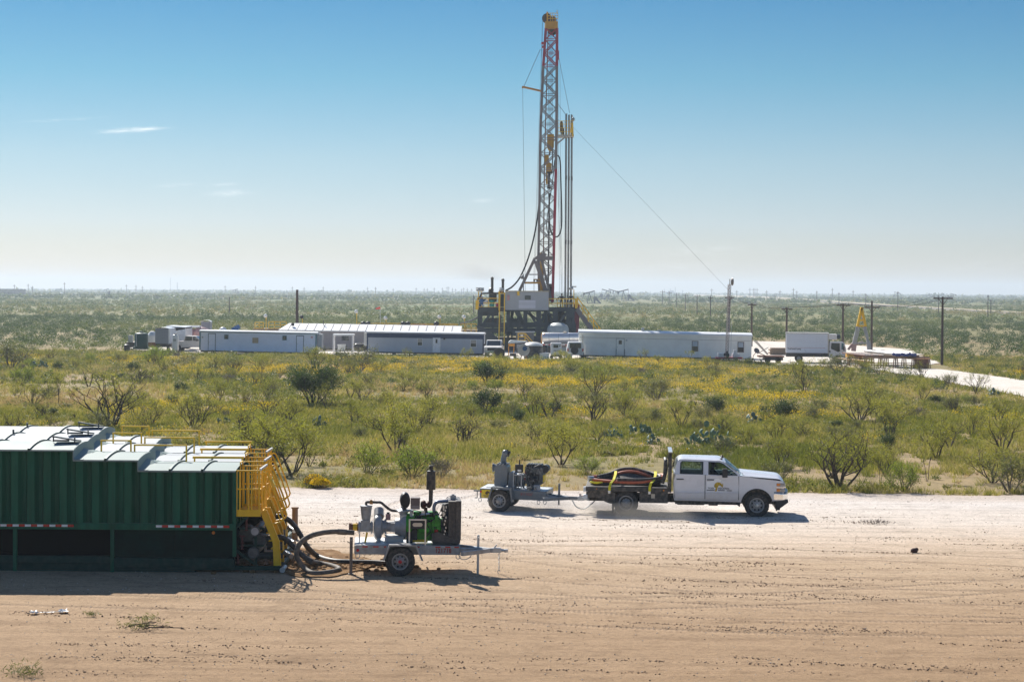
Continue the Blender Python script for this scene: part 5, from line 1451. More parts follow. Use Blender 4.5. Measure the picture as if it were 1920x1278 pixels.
# floor
m = MB(); m.bx(Q(895, 578, -4.4).x, Q(1081, 578, -4.4).x, -4.4, 5.0, Q(985, 580.5, -4.4).z, Q(985, 577.5, -4.4).z); m.build('rig_floor', rig_dark, rig)
FZ = Q(985, 577.5, -4.4).z


def rails(name, segs, zs=(0, .55, 1.12), gap=1.5, w_=.09, mat=yellow_far):
    mm = MB()
    for (a, b_) in segs:
        a = Vector(a); b_ = Vector(b_); n = max(1, round((b_ - a).length / gap))
        for z in zs:
            up = Vector((0, 0, z + .06)); mm.bar(a + up, b_ + up, w_, .14 if z == 0 else w_)
        for i in range(n + 1):
            p = a.lerp(b_, i / n); mm.bar(p, p + Vector((0, 0, zs[-1] + .1)), w_, w_)
    return mm.build(name, mat, rig)


P2 = lambda px, dy: Vector((Q(px, 577.5, dy).x, dy, FZ))
rails('guard_rail', [(P2(895, -4.3), P2(936, -4.3)), (P2(895, -4.3), P2(895, 4))])
rails('guard_rail', [(P2(1029, -4.3), P2(1080, -4.3)), (P2(1080, -4.3), P2(1080, -1.5)), (P2(1045, 4.8), P2(1080, 4.8))])
m = MB(); m.bar(Q(894.5, 580, -4.4), Q(894.5, 563, -4.4), .35); m.bar(Q(1080, 578, -4.4), Q(1080, 560, -4.4), .25); m.bar(Q(936, 582, -4.6), Q(936, 546, -4.6), .2); m.build('yellow_post', yellow_far, rig)
# doghouse
m = MB(); xa, xb = Q(948, 560, -4.9).x, Q(1028, 560, -4.9).x; zt, zb_ = Q(985, 546.5, -4.9).z, Q(985, 581, -4.9).z
m.bx(xa, xb, -4.9, -1.6, zb_, zt)
n = 9
for i in range(n + 1): x = xa + (xb - xa) * i / n; m.bx(x - .05, x + .05, -4.95, -4.9, zb_, zt - .05)
m.bx(xa, xb, -4.97, -4.9, zb_, zb_ + .15)
dg = m.build('doghouse', doghouse_grey, rig)
m = MB(); m.bx(xa - .1, xb + .1, -5.05, -1.5, zt + .003, zt + .10); m.build('roof', M('tan roof edge', (.50, .42, .28), .6, var=.1), dg)
m = MB(); a = Q(984, 554, -4.97); c = Q(995, 561.5, -4.97); m.bx(a.x, c.x, -4.99, -4.92, c.z, a.z); m.build('window', window_dark, dg)
m = MB(); a = Q(972.5, 562.5, -5); c = Q(1004, 578, -5); m.bx(a.x, c.x, -5.02, -4.955, c.z, a.z)
m.build('white_board', M('pale board', (.60, .60, .66), .5, var=.04), dg)
m = MB(); m.bx(a.x, c.x, -5.028, -5.021, (a.z + c.z) / 2 - .05, (a.z + c.z) / 2 + .02); m.bx(a.x, c.x, -5.028, -5.021, (a.z * .7 + c.z * .3) - .03, (a.z * .7 + c.z * .3) + .02); m.build('board_line', doghouse_grey, dg)
m = MB(); a = Q(951, 553, -4.97); c = Q(955.5, 563, -4.97); m.bx(a.x, c.x, -4.985, -4.955, c.z, a.z); m.build('red_notice', M('pinkish notice', (.55, .30, .30), .5, var=.2), dg)
m = MB(); a = Q(972, 546, -5.06); m.bx(a.x - .15, a.x + .15, -5.2, -5.06, a.z - .5, a.z); m.build('lamp', yellow_far, dg)
# engine boxes, stacks, drums on the left deck
m = MB()
for (p0, p1, q0, q1, dy) in ((917, 931, 550.5, 566, -3.0), (938, 948, 551, 575, -4.2)):
    a = Q(p0, q0, dy); c = Q(p1, q1, dy); m.bx(a.x, c.x, dy, dy + 2.4, c.z, a.z)
m.build('engine_box', M('dark engine box', (.028, .035, .042), .5, var=.2), rig)
m = MB()
for (p0, p1, q0, dy) in ((916.5, 931.5, 550, -3.05), (937.5, 948.5, 550.7, -4.25)):
    a = Q(p0, q0, dy); c = Q(p1, q0, dy); m.bx(a.x, c.x, dy, dy + 2.5, a.z + .003, a.z + .14)
m.build('box_rim', yellow_far, rig)
for px, y0, y1, dy in ((923, 549.5, 523, -2.2), (943, 549.5, 526, -3.2)):
    m = MB(); m.cyl(Q(px - .2, y0, dy), Q(px, y1, dy), .17, n=10); m.tube(sweep([Q(px - 4, 549, dy), Q(px - 4, 544, dy), Q(px - 1, 542, dy), Q(px, 545, dy)], 4), .2, 8); m.ell(Q(px, y1 - .5, dy), (.2, .2, .25), 8, 6); m.build('exhaust_stack', black_paint, rig)
m = MB(); m.cyl(Q(900, 564, -3.9) - Vector((0, 0, .0)), Q(906, 564, -3.9), .55, n=12); m.bx(Q(899, 572).x, Q(906, 572).x, -4.0, -3.0, FZ, FZ + .9); m.bx(Q(906, 566).x, Q(917, 566).x, -3.6, -2.4, Q(906, 566, -3.5).z, Q(906, 560.5, -3.5).z); m.build('blue_machine', blue_paint, rig)
m = MB(); a = Q(922.5, 566, -4.0); m.cyl(Vector((a.x, -4.0, FZ)), Vector((a.x, -4.0, FZ + .95)), .28, n=12); m.build('green_drum', cyan_paint, rig)
m = MB(); a = Q(911, 565, -4.0); m.bar((a.x - .5, -4, FZ + .3), (a.x + .3, -4, FZ + 1.1), .3); m.build('white_sack', white_paint, rig)
m = MB(); a = Q(933.5, 574, -4); m.bx(a.x - .25, a.x + .25, -4.2, -3.8, FZ, FZ + .6); m.build('magenta_drum', M('magenta', (.3, .02, .10), .5, var=.1), rig)
# lamp posts on the deck
for px, py, base in ((897, 546, 577), (903, 546, 577), (941, 546, 577), (1076, 543, 577)):
    m = MB(); p = Q(px, py, -4.0); m.bar((p.x, -4, FZ), p, .1); f = m.build('lamp_post', yellow_far, rig)
    m = MB(); q = p + Vector((-.35 if px > 1000 else 0, -.2, .15)); m.ell(q, (.32, .25, .2), 8, 6); m.bx(p.x - .3, p.x + .3, -4.1, -3.9, p.z + .3, p.z + .45); m.build('lamp', M('deck lamp', (.5, .48, .44), .3, var=.1), f)
m = MB(); m.tube([Q(897, 562, -4.2), Q(903, 550, -4.2), Q(918, 549.5, -4.0), Q(938, 550, -4)], .12, 6); m.build('exhaust_pipe', black_paint, rig)
# ladder in front
m = MB()
lt = [Q(937.5, 548, -5.4), Q(946, 548, -5.4)]; lb = [Vector((Q(935, 655, -6.5).x, -6.5, 0)), Vector((Q(945, 655, -6.5).x, -6.5, 0))]
for a, c in zip(lt, lb): m.bar(a if False else Vector((a.x, a.y, FZ + 1.9)), c, .13)
m.build('ladder_rail', yellow_far, rig)
m = MB()
for i in range(26):
    f = i / 26; a = Vector((lt[0].x, lt[0].y, FZ)).lerp(lb[0], f); c = Vector((lt[1].x, lt[1].y, FZ)).lerp(lb[1], f); m.bar(a, c, .07)
m.build('ladder_rung', M('rust rung', (.12, .09, .08), .6, var=.2), rig)
# sloping catwalk stairs on the right
s0 = Q(1079, 576, -3.9); s1 = Vector((Q(1139, 642, -3.9).x, -3.9, .1))
m = MB(); m.bar(s0, s1, 1.0, .55); m.build('stair_ramp', M('grey ramp', (.17, .15, .15), .6, var=.15, vs=.8), rig)
m = MB()
for dy in (-.5, .5):
    o_ = Vector((.25, dy, 0)); m.bar(s0 + o_ + Vector((0, 0, .6)), s1 + o_ + Vector((0, 0, .6)), .08); m.bar(s0 + o_ + Vector((0, 0, 1.2)), s1 + o_ + Vector((0, 0, 1.2)), .09)
    for i in range(7): p = s0.lerp(s1, i / 6) + o_; m.bar(p, p + Vector((0, 0, 1.25)), .09)
m.build('stair_rail', yellow_far, rig)
# mast -------------------------------------------------------------
LT = [(40, 1024.5), (53, 1023.6), (124, 1018.7), (233, 1013.8), (348, 1012), (428, 1010.6), (480, 1009.5), (548, 1011), (566, 1012)]
RT = [(40, 1045), (53, 1044.5), (233, 1043.5), (310, 1042.5), (428, 1039.5), (566, 1036)]
lv = [53, 75, 100, 124, 151, 178, 205, 233, 260, 288, 317, 348, 372, 402, 428, 455, 480, 506, 534, 566]
DF, DB = -1.1, 1.4
LP = lambda y, d: Q(lerp_px(LT, y), y, d); RP = lambda y, d: Q(lerp_px(RT, y), y, d)
mr, mg, ml = MB(), MB(), MB()
for i, (y0, y1) in enumerate(zip(lv[:-1], lv[1:])):
    for d in (DF, DB):
        k = mr if y1 <= 124 else mg
        k.bar(LP(y0, d), LP(y1, d), .32); kk = k if y0 < 310 else ml; kk.bar(RP(y0, d), RP(y1, d), .34)
        th = .13
        if not (y0 >= 480 and d == DB):
            for o_ in (-.11, .11): k.bar(LP(y1, d) + Vector((0, 0, o_)), RP(y1, d) + Vector((0, 0, o_)), .08)
            a, c = (LP(y1, d), RP(y0, d)) if i % 2 else (LP(y0, d), RP(y1, d))
            if i == 0: k.bar(LP(y0, d), RP(y1, d), th); k.bar(LP(y1, d), RP(y0, d), th)
            elif d == DB: k.bar(RP(y0, d) if not i % 2 else LP(y0, d), LP(y1, d) if not i % 2 else RP(y1, d), .11)
            elif d == DF:
                for o_ in (-.13, .13): k.bar(a + Vector((0, 0, o_)), c + Vector((0, 0, o_)), .13)
    for S in (LP, RP):
        k = mr if y1 <= 124 else mg
        k.bar(S(y1, DF), S(y1, DB), .1); k.bar(S(y0, DF if i % 2 else DB), S(y1, DB if i % 2 else DF), .13)
mg.build('mast', mast_grey, rig); mr.build('mast_section', mast_red, rig); ml.build('mast_leg', mast_red, rig)
m = MB(); m.bar(Q(1028, 55, 0), Q(1021, 300, 0), .14); m.bar(Q(1021, 300, 0), Q(1018, 560, 0), .14); m.build('guide_rail', M('brown guide rail', (.28, .15, .09), .6, var=.15, vs=.6), rig)
m = MB()
for px0, px1 in ((1031, 1027), (1033, 1030), (1035, 1032.5), (1037, 1035)): m.cyl(Q(px0, 55, .2), Q(px1, 255, .2), .028, n=5)
for a, b_ in (((1017, 40), (1000, 548)), ((1018, 40), (1002, 548)), ((1046, 90), (1049, 560)), ((1050, 120), (1052, 560)), ((1016, 92), (1013, 330)), ((1047, 300), (1056, 560)), ((1044, 300), (1054, 560))): m.cyl(Q(*a, .5), Q(*b_, .5), .016, n=5)
m.build('drilling_line', M('wire rope', (.13, .15, .17), .5, .4, var=.1), rig)
# crown
m = MB(); a = Q(1022, 40.5, DF - .2); c = Q(1046, 53.5, DF - .2); m.bx(a.x, c.x, DF - .3, DB + .3, c.z, a.z); m.bx(Q(1024.5, 30, 0).x, Q(1027, 30, 0).x, -.8, 1.2, a.z, Q(1024, 24, 0).z); m.build('crown', M('crown yellow', (.55, .28, .02), .5, var=.12, vs=1), rig)
m = MB(); w0 = Q(1025.5, 35, -.1); m.lathe([(.3, -.15), (.62, -.15), (.62, .15), (.3, .15)], w0, 'y', 20); m.lathe([(.56, -.18), (.56, .18)], w0, 'y', 20); m.cyl(w0 - Vector((0, .5, 0)), w0 + Vector((0, .5, 0)), .2, n=10); m.ell(Q(1036.5, 38, .3), (.5, .5, .5), 10, 6); m.build('sheave', M('dark sheave', (.10, .07, .05), .5, .3, var=.2), rig)
m = MB(); m.cyl(Q(1036, 58, -.4), Q(1036, 58, 1), .6, n=14); m.build('crown_block', black_paint, rig)
m = MB()
for z0, z1 in ((40, 25),):
    for px in (1027, 1032, 1036, 1041, 1046):
        for d in (DF - .2, DB + .2): m.bar(Q(px, z0, d), Q(px, z1, d), .06)
    for py in (25, 30, 35):
        for d in (DF - .2, DB + .2): m.bar(Q(1027, py, d), Q(1046, py, d), .06)
        m.bar(Q(1046, py, DF), Q(1046, py, DB), .06)
m.cyl(Q(1044.5, 26, 0), Q(1044.5, 19.5, 0), .05, n=6); m.build('crown_rail', yellow_far, rig)
# small platforms on the mast
m = MB(); m.bx(Q(1015, 82, 0).x, Q(1022, 82, 0).x, -.6, .6, Q(1015, 83, 0).z, Q(1015, 80, 0).z); m.bx(Q(1016, 88, 0).x, Q(1022, 88, 0).x, -.6, .6, Q(1015, 89.5, 0).z, Q(1015, 87, 0).z); m.bx(Q(1044, 104, 0).x, Q(1048, 104, 0).x, -.5, .5, Q(1044, 112, 0).z, Q(1044, 96, 0).z); m.build('mast_bracket', mast_red, rig)
# boom on the left
m = MB(); m.bar(Q(1015, 171, 0), Q(979.5, 163, 0), .22, .24); m.bar(Q(980, 162, 0), Q(980, 166, 0), .2); m.build('boom', M('boom orange', (.55, .27, .07), .5, var=.15, vs=.6), rig)
m = MB(); m.cyl(Q(982.5, 162, 0), Q(1013, 93, 0), .03, n=5); m.cyl(Q(980, 165, 0), Q(985, 545, 0), .022, n=5); m.build('boom_line', M('thin wire', (.16, .18, .2), .5, .4, var=.1), rig)
# monkey board
m = MB(); m.bx(Q(1043, 255, 0).x, Q(1075.5, 255, 0).x, -1.2, 1.6, Q(1044, 257.5, 0).z, Q(1044, 254, 0).z); m.bar(Q(1044, 270, -.8), Q(1060, 257, -.8), .2); m.build('monkey_board', M('pale platform steel', (.40, .41, .41), .5, .2, var=.1), rig)
m = MB()
for d in (-1.2, 1.6):
    for px in (1046, 1050, 1054, 1058, 1062, 1066, 1070, 1074): m.bar(Q(px, 254, d), Q(px, 227, d), .05)
    for py in (227, 233, 240, 247): m.bar(Q(1045, py, d), Q(1075, py, d), .05)
m.bar(Q(1074, 256, -1.3), Q(1073, 230, -1.3), .22); m.bx(Q(1069, 245, -1.3).x, Q(1073, 245, -1.3).x, -1.4, -1.2, Q(1069, 249, -1.3).z, Q(1069, 240, -1.3).z); m.build('board_rail', yellow_far, rig)
m = MB(); m.ell(Q(1074.5, 224, -1), (.22, .22, .28), 8, 6); m.build('lamp', M('board lamp', (.3, .32, .32), .3, var=.1), rig)
m = MB(); m.ell(Q(1053, 238, 0), (.22, .22, .8), 8, 6); m.ell(Q(1055, 248, 0), (.22, .2, .6), 8, 6); m.build('winch', black_paint, rig)
# travelling block and top drive
m = MB(); a = Q(1026, 252, -.2); c = Q(1038.5, 276, -.2); m.prism([(a.x, a.z), (c.x, a.z), (c.x, c.z), (c.x - .25, c.z - .5), (a.x + .25, c.z - .5), (a.x, c.z)], -.5, .5); m.build('travelling_block', M('block yellow', (.60, .33, .02), .5, var=.2, vs=2), rig)
m = MB(); a = Q(1021.5, 291, -.2); c = Q(1029, 309, -.2); m.bx(a.x, c.x, -.5, .5, c.z, a.z); a = Q(1024, 306, -.2); c = Q(1034, 322, -.2); m.bx(a.x, c.x, -.45, .45, c.z, a.z); a = Q(1023.5, 322, -.2); c = Q(1027, 345, -.2); m.bx(a.x, c.x, -.3, .3, c.z, a.z); m.build('top_drive', M('top drive yellow', (.60, .33, .02), .5, var=.25, vs=2), rig)
m = MB(); m.cyl(Q(1032, 278, 0), Q(1030, 292, 0), .1); m.cyl(Q(1036, 276, 0), Q(1036, 320, 0), .07)
a = Q(1025, 318, -.3); c = Q(1036, 325, -.3); m.bx(a.x, c.x, -.4, .4, c.z, a.z); a = Q(1026, 348, -.2); c = Q(1033, 354, -.2); m.bx(a.x, c.x, -.3, .3, c.z, a.z); a = Q(1028, 362, -.2); c = Q(1032, 370, -.2); m.bx(a.x, c.x, -.3, .3, c.z, a.z)
m.cyl(Q(1030, 322, 0), Q(1029, 350, 0), .14); m.cyl(Q(1030, 370, 0), Q(1027.5, 560, 0), .10, n=8); m.build('drive_shaft', black_paint, rig)
m = MB()
m.tube(sweep([Q(1044, 291, -.3), Q(1048, 294, -.3), Q(1050.5, 305, -.3), Q(1051.5, 340, -.3), Q(1053, 390, -.3), Q(1053, 420, -.3), Q(1050, 437, -.3), Q(1044, 444, -.3), Q(1036, 440, -.3), Q(1031, 425, -.3), Q(1030, 400, -.3)], 6), .10, 6)
m.tube(sweep([Q(1040, 300, .3), Q(1036, 340, .3), Q(1030, 380, .3), Q(1025, 420, .3), Q(1028, 438, .3), Q(1034, 440, .3), Q(1039, 425, .3), Q(1040, 380, .3)], 6), .06, 6)
m.tube(sweep([Q(1012, 370, -.6), Q(1008, 405, -.6), Q(1001, 445, -.8), Q(990, 485, -1), Q(976, 518, -1.5), Q(962, 536, -2), Q(948, 545, -2.5)], 7), .11, 6)
m.build('mud_hose', black_plain, rig)
# A-frame that raises the mast
for d in (-1.6, 1.7):
    m = MB(); m.bar(Q(1003, 484, d), Q(974, 545, d), .32, .36); m.bar(Q(1004.5, 489, d), Q(1030, 565, d), .55, .5); m.bar(Q(1016, 488, d), Q(1033, 560, d), .3); m.prism([tuple(Q(x, y, d).xz) for x, y in ((1002, 483), (1009, 478), (1020, 473), (1025, 476), (1022, 482), (1018, 490), (1008, 489))], d - .15, d + .15); m.bar(Q(1019, 484, d), Q(1037, 484, d), .4, .5); m.bar(Q(992, 514.5, d), Q(1015, 514.5, d), .12); m.build('a_frame', mast_grey if d < 0 else rig_mid, rig)
m = MB(); m.bar(Q(1015, 474, -1.5), Q(1015, 545, -1.5), .34); m.bar(Q(983.5, 530, -1.6), Q(1016, 530, -1.6), .24); m.bar(Q(1000, 524, -1.6), Q(1014, 524, -1.6), .16); m.build('orange_beam', M('beam orange', (.50, .26, .04), .5, var=.15), rig)
m = MB(); m.bar(Q(1001.5, 524, -1.7), Q(1001.5, 528, -1.7), .2); m.bar(Q(1007, 524, -1.7), Q(1007, 528, -1.7), .2); m.bx(Q(1029, 534).x, Q(1035, 534).x, -.6, .6, Q(1030, 560).z, Q(1030, 533).z); m.build('winch', black_paint, rig)
m = MB(); m.cyl(Q(981.5, 546, -3), Q(981.5, 513, -3), .07, n=6); m.ell(Q(979, 519.5, -3), .25, 8, 6); m.build('aerial', M('aerial', (.2, .2, .21), .5, var=.1), rig)
m = MB(); m.cyl(Q(1075, 239, 0), at(1368, 546, 232) - RG, .013, n=5); m.cyl(Q(1044, 192, 0), Q(1060, 214, 0), .03, n=5); m.cyl(Q(1047, 104, 0), Q(1068, 212, 0), .025, n=5); m.build('guy_line', M('guy wire', (.20, .22, .24), .5, .3, var=.1), rig)
# flow line to the left pits
m = MB(); m.tube(sweep([Q(906, 586, -3), Q(893, 596, -2), Q(880, 602, 0), Q(862, 606, 2)], 5), .09, 6); m.build('flow_hose', black_plain, rig)

pipe_pale = M('worn pipe steel', (.34, .33, .32), .4, .3, var=.2, vs=.5)
# racked pipe, each stand a thing resting on the floor
for i, (px, dy, top) in enumerate(((1060.3, -.5, 214), (1062.2, .2, 213), (1065.6, -.3, 216), (1067.4, .4, 215), (1070.8, -.5, 215), (1072.7, .1, 216))):
    m = MB(); a = at(px + .6, top, RD + dy); z0 = FZ; m.cyl((0, 0, 0), (a.x - at(px - 1.4, 570, RD + dy).x, 0, a.z - z0), .058, n=8)
    for f in (.33, .66):
        m.cyl((0, 0, (a.z - z0) * f), (0, 0, (a.z - z0) * f + .5), .075, n=8)
    o = m.build('drill_pipe', (pipe_dark, pipe_pale)[i % 2]); o.location = (at(px - 1.4, 570, RD + dy).x, RD + dy, z0 + .01)
    tag(o, 'stand of dark drill pipe racked upright beside the mast under the monkey board', 'drill pipe', 'drill pipe stands racked beside the mast')
# crew on the floor
def worker(px, dy, label, arm, hat):
    L0 = Vector((Q(px, 570, dy).x + RG.x, RD + dy, FZ + .02))
    j = {'pelvis': ((0, 0, .95), .15), 'waist': ((0, 0, 1.12), .14), 'chest': ((0, 0, 1.34), .165), 'neck': ((0, -.02, 1.52), .06)}
    b = [('pelvis', 'waist'), ('waist', 'chest'), ('chest', 'neck')]
    for s, k in ((-1, 'r'), (1, 'l')):
        j['sh' + k] = ((s * .20, 0, 1.43), .07); ar = arm[0 if s < 0 else 1]
        j['el' + k] = ((s * (.20 + ar[0] * .28), -.05 + ar[2] * .2, 1.43 - .28 * ar[1]), .05); j['wrist' + k] = ((s * (.20 + ar[0] * .5), -.15 + ar[2] * .4, 1.43 - .52 * ar[1]), .035)
        j['hip' + k] = ((s * .10, 0, .92), .10); j['kn' + k] = ((s * .13, -.03, .50), .07); j['an' + k] = ((s * .14, .02, .10), .055); j['to' + k] = ((s * .15, -.14, .05), .05)
        b += [('chest', 'sh' + k), ('sh' + k, 'el' + k), ('el' + k, 'wrist' + k), ('pelvis', 'hip' + k), ('hip' + k, 'kn' + k), ('kn' + k, 'an' + k), ('an' + k, 'to' + k)]
        hand(j, b, j['wrist' + k][0], j['el' + k][0], k, (0, -.7, -.7))
    person('person', j, b, label, (0, -.03, 1.66), (.2, -1, 0), cloth_dark, 'hard', hat, L0)


worker(1053, -3.0, 'rig hand in dark clothes with arms spread, left of the racked drill pipe', ((.85, .65, .2), (.5, .9, .3)), black_plain)
worker(1070.5, -3.2, 'rig hand leaning at the yellow rail in front of the racked drill pipe', ((.45, .9, .3), (.7, .75, .2)), black_plain)
# ------------------------------------------------------------------ trailers, tanks and trucks round the rig
def base_pt(px, d):
    p = at(px, 640, d); return Vector((p.x, d, .05))


def px_fn(root):
    """pixel + extra depth -> local coordinates of an unrotated thing"""
    return lambda px, py, dy=0.0: at(px, py, root.location.y + dy) - root.location


def siding(m, x0, x1, y, z0, z1, gap=.3, t=.02):
    n = int((x1 - x0) / gap)
    for i in range(n): m.bx(x0 + (i + .42) * gap, x0 + (i + .58) * gap, y - t, y, z0, z1)


def office(name, label, px0, px1, ytop, d, H, depth, wall, trim, tilt=0.0, roofm=None, cat='trailer', rot=0.0, band=0.0, curved=.10):
    t = thing(name, label, cat, base_pt(px0, d), rot=(0, R(tilt), R(rot)))
    L_ = (at(px1, 640, d).x - at(px0, 640, d).x)
    m = MB(); m.bx(0, L_, 0, depth, .35, H); siding(m, .05, L_ - .05, 0, .36, H - band)
    m.build('wall', wall, t)
    m = MB(); m.grid(lambda u, v: (-.08 + u * (L_ + .16), -.12 + v * (depth + .24), H + .02 + curved * (1 - (2 * v - 1) ** 2)), 1, 10); m.bx(-.08, L_ + .08, -.12, -.08, H - .10, H + .02); m.bx(-.08, L_ + .08, depth + .08, depth + .12, H - .1, H + .02); m.bx(-.09, -.05, -.12, depth + .12, H - .1, H + .03); m.bx(L_ + .05, L_ + .09, -.12, depth + .12, H - .1, H + .03)
    m.build('roof', roofm or roof_white, t)
    m = MB(); m.bx(.1, L_ - .1, .15, depth - .15, .16, .34)
    for k in range(int(L_ / 2.4)): m.bx(.5 + k * 2.4, .9 + k * 2.4, .05, .4, 0, .34)
    m.build('skid', black_paint, t)
    if trim is not None:
        m = MB(); m.bx(-.03, .12, -.035, .1, .35, H - .1); m.bx(L_ - .12, L_ + .03, -.035, .1, .35, H - .1)
        if band: m.bx(-.03, L_ + .03, -.04, 0.0, H - band, H - .1)
        else: m.bx(-.03, L_ + .03, -.03, 0.0, H - .16, H - .1)
        m.build('trim', trim, t)
    return t, L_


def door(t, x, w, z0, z1, mat, win=None, frame=None, y=-.045):
    if frame is not None:
        m = MB(); m.bx(x - w / 2 - .07, x + w / 2 + .07, y + .012, y + .03, z0, z1 + .08); m.build('door_frame', frame, t)
    m = MB(); m.bx(x - w / 2, x + w / 2, y - .01, y + .03, z0, z1); d = m.build('door', mat, t)
    m = MB(); m.ell((x - w / 2 + .1, y - .04, (z0 + z1) / 2), .04, 8, 6); m.build('handle', grey_metal, d)
    if win:
        m = MB(); m.bx(x - win[0] / 2, x + win[0] / 2, y - .03, y - .012, win[1], win[2]); m.build('window', window_dark, d)
        if win[2] - win[1] > .5:
            m = MB(); m.bx(x - win[0] / 2, x + win[0] / 2, y - .04, y - .031, (win[1] + win[2]) / 2 - .03, (win[1] + win[2]) / 2 + .03); m.build('window_bar', mat, d)


def win(t, x, w, z0, z1, frame, split=True, upper=None, y=-.03):
    m = MB(); m.prism([(x - w / 2 - .06, z0 - .06), (x + w / 2 + .06, z0 - .06), (x + w / 2 + .06, z1 + .06), (x - w / 2 - .06, z1 + .06)], y - .03, y + .02, holes=[[(x - w / 2, z0), (x + w / 2, z0), (x + w / 2, z1), (x - w / 2, z1)]])
    f = m.build('window', frame, t)
    m = MB(); m.bx(x - w / 2, x + w / 2, y - .005, y + .01, z0, z1); m.build('pane', window_dark, f)
    if split:
        zm = (z0 + z1) / 2; m = MB(); m.bx(x - w / 2, x + w / 2, y - .02, y - .006, zm - .02, zm + .03)
        if upper: m.bx(x - w / 2 + .02, x + w / 2 - .02, y - .012, y - .0055, zm + .03, z1 - .02)
        m.build('blind', upper or frame, f)


# pale blue-white trailer on the left
wt, L_ = office('office_trailer', 'pale blue-white trailer with teal corner trim and two plain doors', 374, 594, 622, 229, 2.58, 3.0, trailer_blue_white, teal, tilt=.75, rot=-2)
s_ = 1 / 16.2
door(wt, (397 - 374) * s_, .74, .38, 2.25, trailer_blue_white, frame=M('shadow gap', (.12, .14, .16), .6, var=.05)); door(wt, (562 - 374) * s_, .74, .38, 2.2, trailer_blue_white, frame=bpy.data.materials['shadow gap'])
for px, in ((424,), (533,)): win(wt, (px - 374) * s_, .36, 1.75, 2.15, teal, False)
m = MB(); m.bx((478.5 - 374) * s_ - .34, (478.5 - 374) * s_ + .34, -.05, -.02, 1.3, 1.92); m.build('plywood_panel', M('plywood', (.42, .31, .18), .7, var=.15), wt)
m = MB(); m.bx((584 - 374) * s_ - .12, (584 - 374) * s_ + .12, -.045, -.02, 2.0, 2.2); m.build('red_notice', M('pink notice', (.55, .35, .38), .5, var=.2), wt)
m = MB(); m.bx((378 - 374) * s_, (380 - 374) * s_ + .06, -.06, -.02, 1.75, 1.95); m.build('lamp', grey_metal, wt)
m = MB(); m.bx(L_ + .04, L_ + .55, .6, 1.9, .9, 2.45); m.build('air_conditioner', M('grey unit', (.36, .38, .40), .5, .2, var=.1), wt, bevel=.02)
# grey trailer with the navy band
gt, L_ = office('office_trailer', 'grey trailer with a dark navy band under its roof and a white door', 688, 907, 625, 228, 2.60, 3.2, siding_grey, navy, tilt=.55, rot=-2, band=.62)
s_ = 1 / 16.3
door(gt, (818 - 688) * s_, .86, .38, 2.05, white_paint, (.2, 1.45, 1.9), frame=grey_metal)
win(gt, (787 - 688) * s_, .5, 1.15, 1.9, white_paint, True, blind); win(gt, (887 - 688) * s_, .62, 1.1, 1.85, white_paint, True, blind)
m = MB(); m.bx((832.5 - 688) * s_ - .1, (832.5 - 688) * s_ + .1, -.14, -.02, 1.86, 2.08); m.build('lamp', black_plain, gt)
m = MB(); m.bx(-.42, -.05, .5, 1.7, 1.0, 2.5); m.build('air_conditioner', poly_white, gt, bevel=.02)
# long cream trailer on the right
ct, L_ = office('office_trailer', 'long cream trailer with a shiny white rounded roof, door at its left and two windows', 1085, 1408, 622, 221, 2.86, 3.6, siding_cream, None, tilt=.85, rot=-1.5, curved=.28)
s_ = 1 / 16.9
door(ct, (1162.5 - 1085) * s_, .82, .42, 2.2, siding_cream, (.34, 1.62, 2.05), frame=M('cream shadow', (.42, .42, .38), .6, var=.05))
win(ct, (1302.5 - 1085) * s_, .60, 1.05, 2.12, M('brown frame', (.25, .2, .17), .5, var=.1), True, M('pale sash', (.40, .46, .50), .4, var=.05)); win(ct, (1388 - 1085) * s_, .60, 1.05, 2.12, bpy.data.materials['brown frame'], True, bpy.data.materials['pale sash'])
m = MB(); m.bx(.05, L_ - .05, -.03, -.022, 2.28, 2.31); m.bx((1091.5 - 1085) * s_, (1092.3 - 1085) * s_, -.05, -.02, .45, 2.6); m.build('trim_line', M('tan line', (.36, .32, .25), .6, var=.1), ct)
m = MB(); m.bx((1174 - 1085) * s_ - .1, (1174 - 1085) * s_ + .1, -.08, -.02, 1.98, 2.16); m.build('lamp', grey_metal, ct)
m = MB()
for px in (1155, 1171): m.bx((px - 1085) * s_ - .03, (px - 1085) * s_ + .03, -.5, -.42, 0, 1.1)
m.bx((1153 - 1085) * s_, (1173 - 1085) * s_, -.9, -.05, .30, .38); m.build('door_step', black_paint, ct)
m = MB()
for px, h in ((1205, .42), (1236, .22), (1216, .15), (1347, .15)): m.bx((px - 1085) * s_ - .16, (px - 1085) * s_ + .16, 1.2, 1.6, 2.9, 3.05 + h)
m.build('roof_vent', grey_metal, ct)
# long low building behind, with a ribbed white roof
lb_, L_ = office('long_shed', 'long taupe shed with a ribbed white sloping roof behind the trailers', 524, 862, 610, 243, 2.55, .1, siding_taupe, None, tilt=.6, rot=-1, curved=0, cat='shed')
bpy.data.objects.remove([c for c in lb_.children if c.name.startswith('roof')][0])
m = MB(); m.add([(-.1, -.25, 2.5), (L_ + .1, -.25, 2.5), (L_ + .1, 2.9, 3.25), (-.1 + .9, 2.9, 3.25)], [(0, 1, 2, 3)]); m.add([(-.1 + .9, 2.9, 3.25), (L_ + .1, 2.9, 3.25), (L_ + .1, 5.6, 2.4), (-.1, 5.6, 2.4)], [(0, 1, 2, 3)]); m.bx(-.1, L_ + .1, -.27, -.22, 2.38, 2.505); m.bx(L_, L_ + .06, 0, 5.5, .3, 2.5)
ro = m.build('roof', roof_white, lb_)
m = MB()
for k in range(1, 21): x = L_ * k / 21; m.bar((x, -.26, 2.53), (x + .03, 2.88, 3.275), .07, .06)
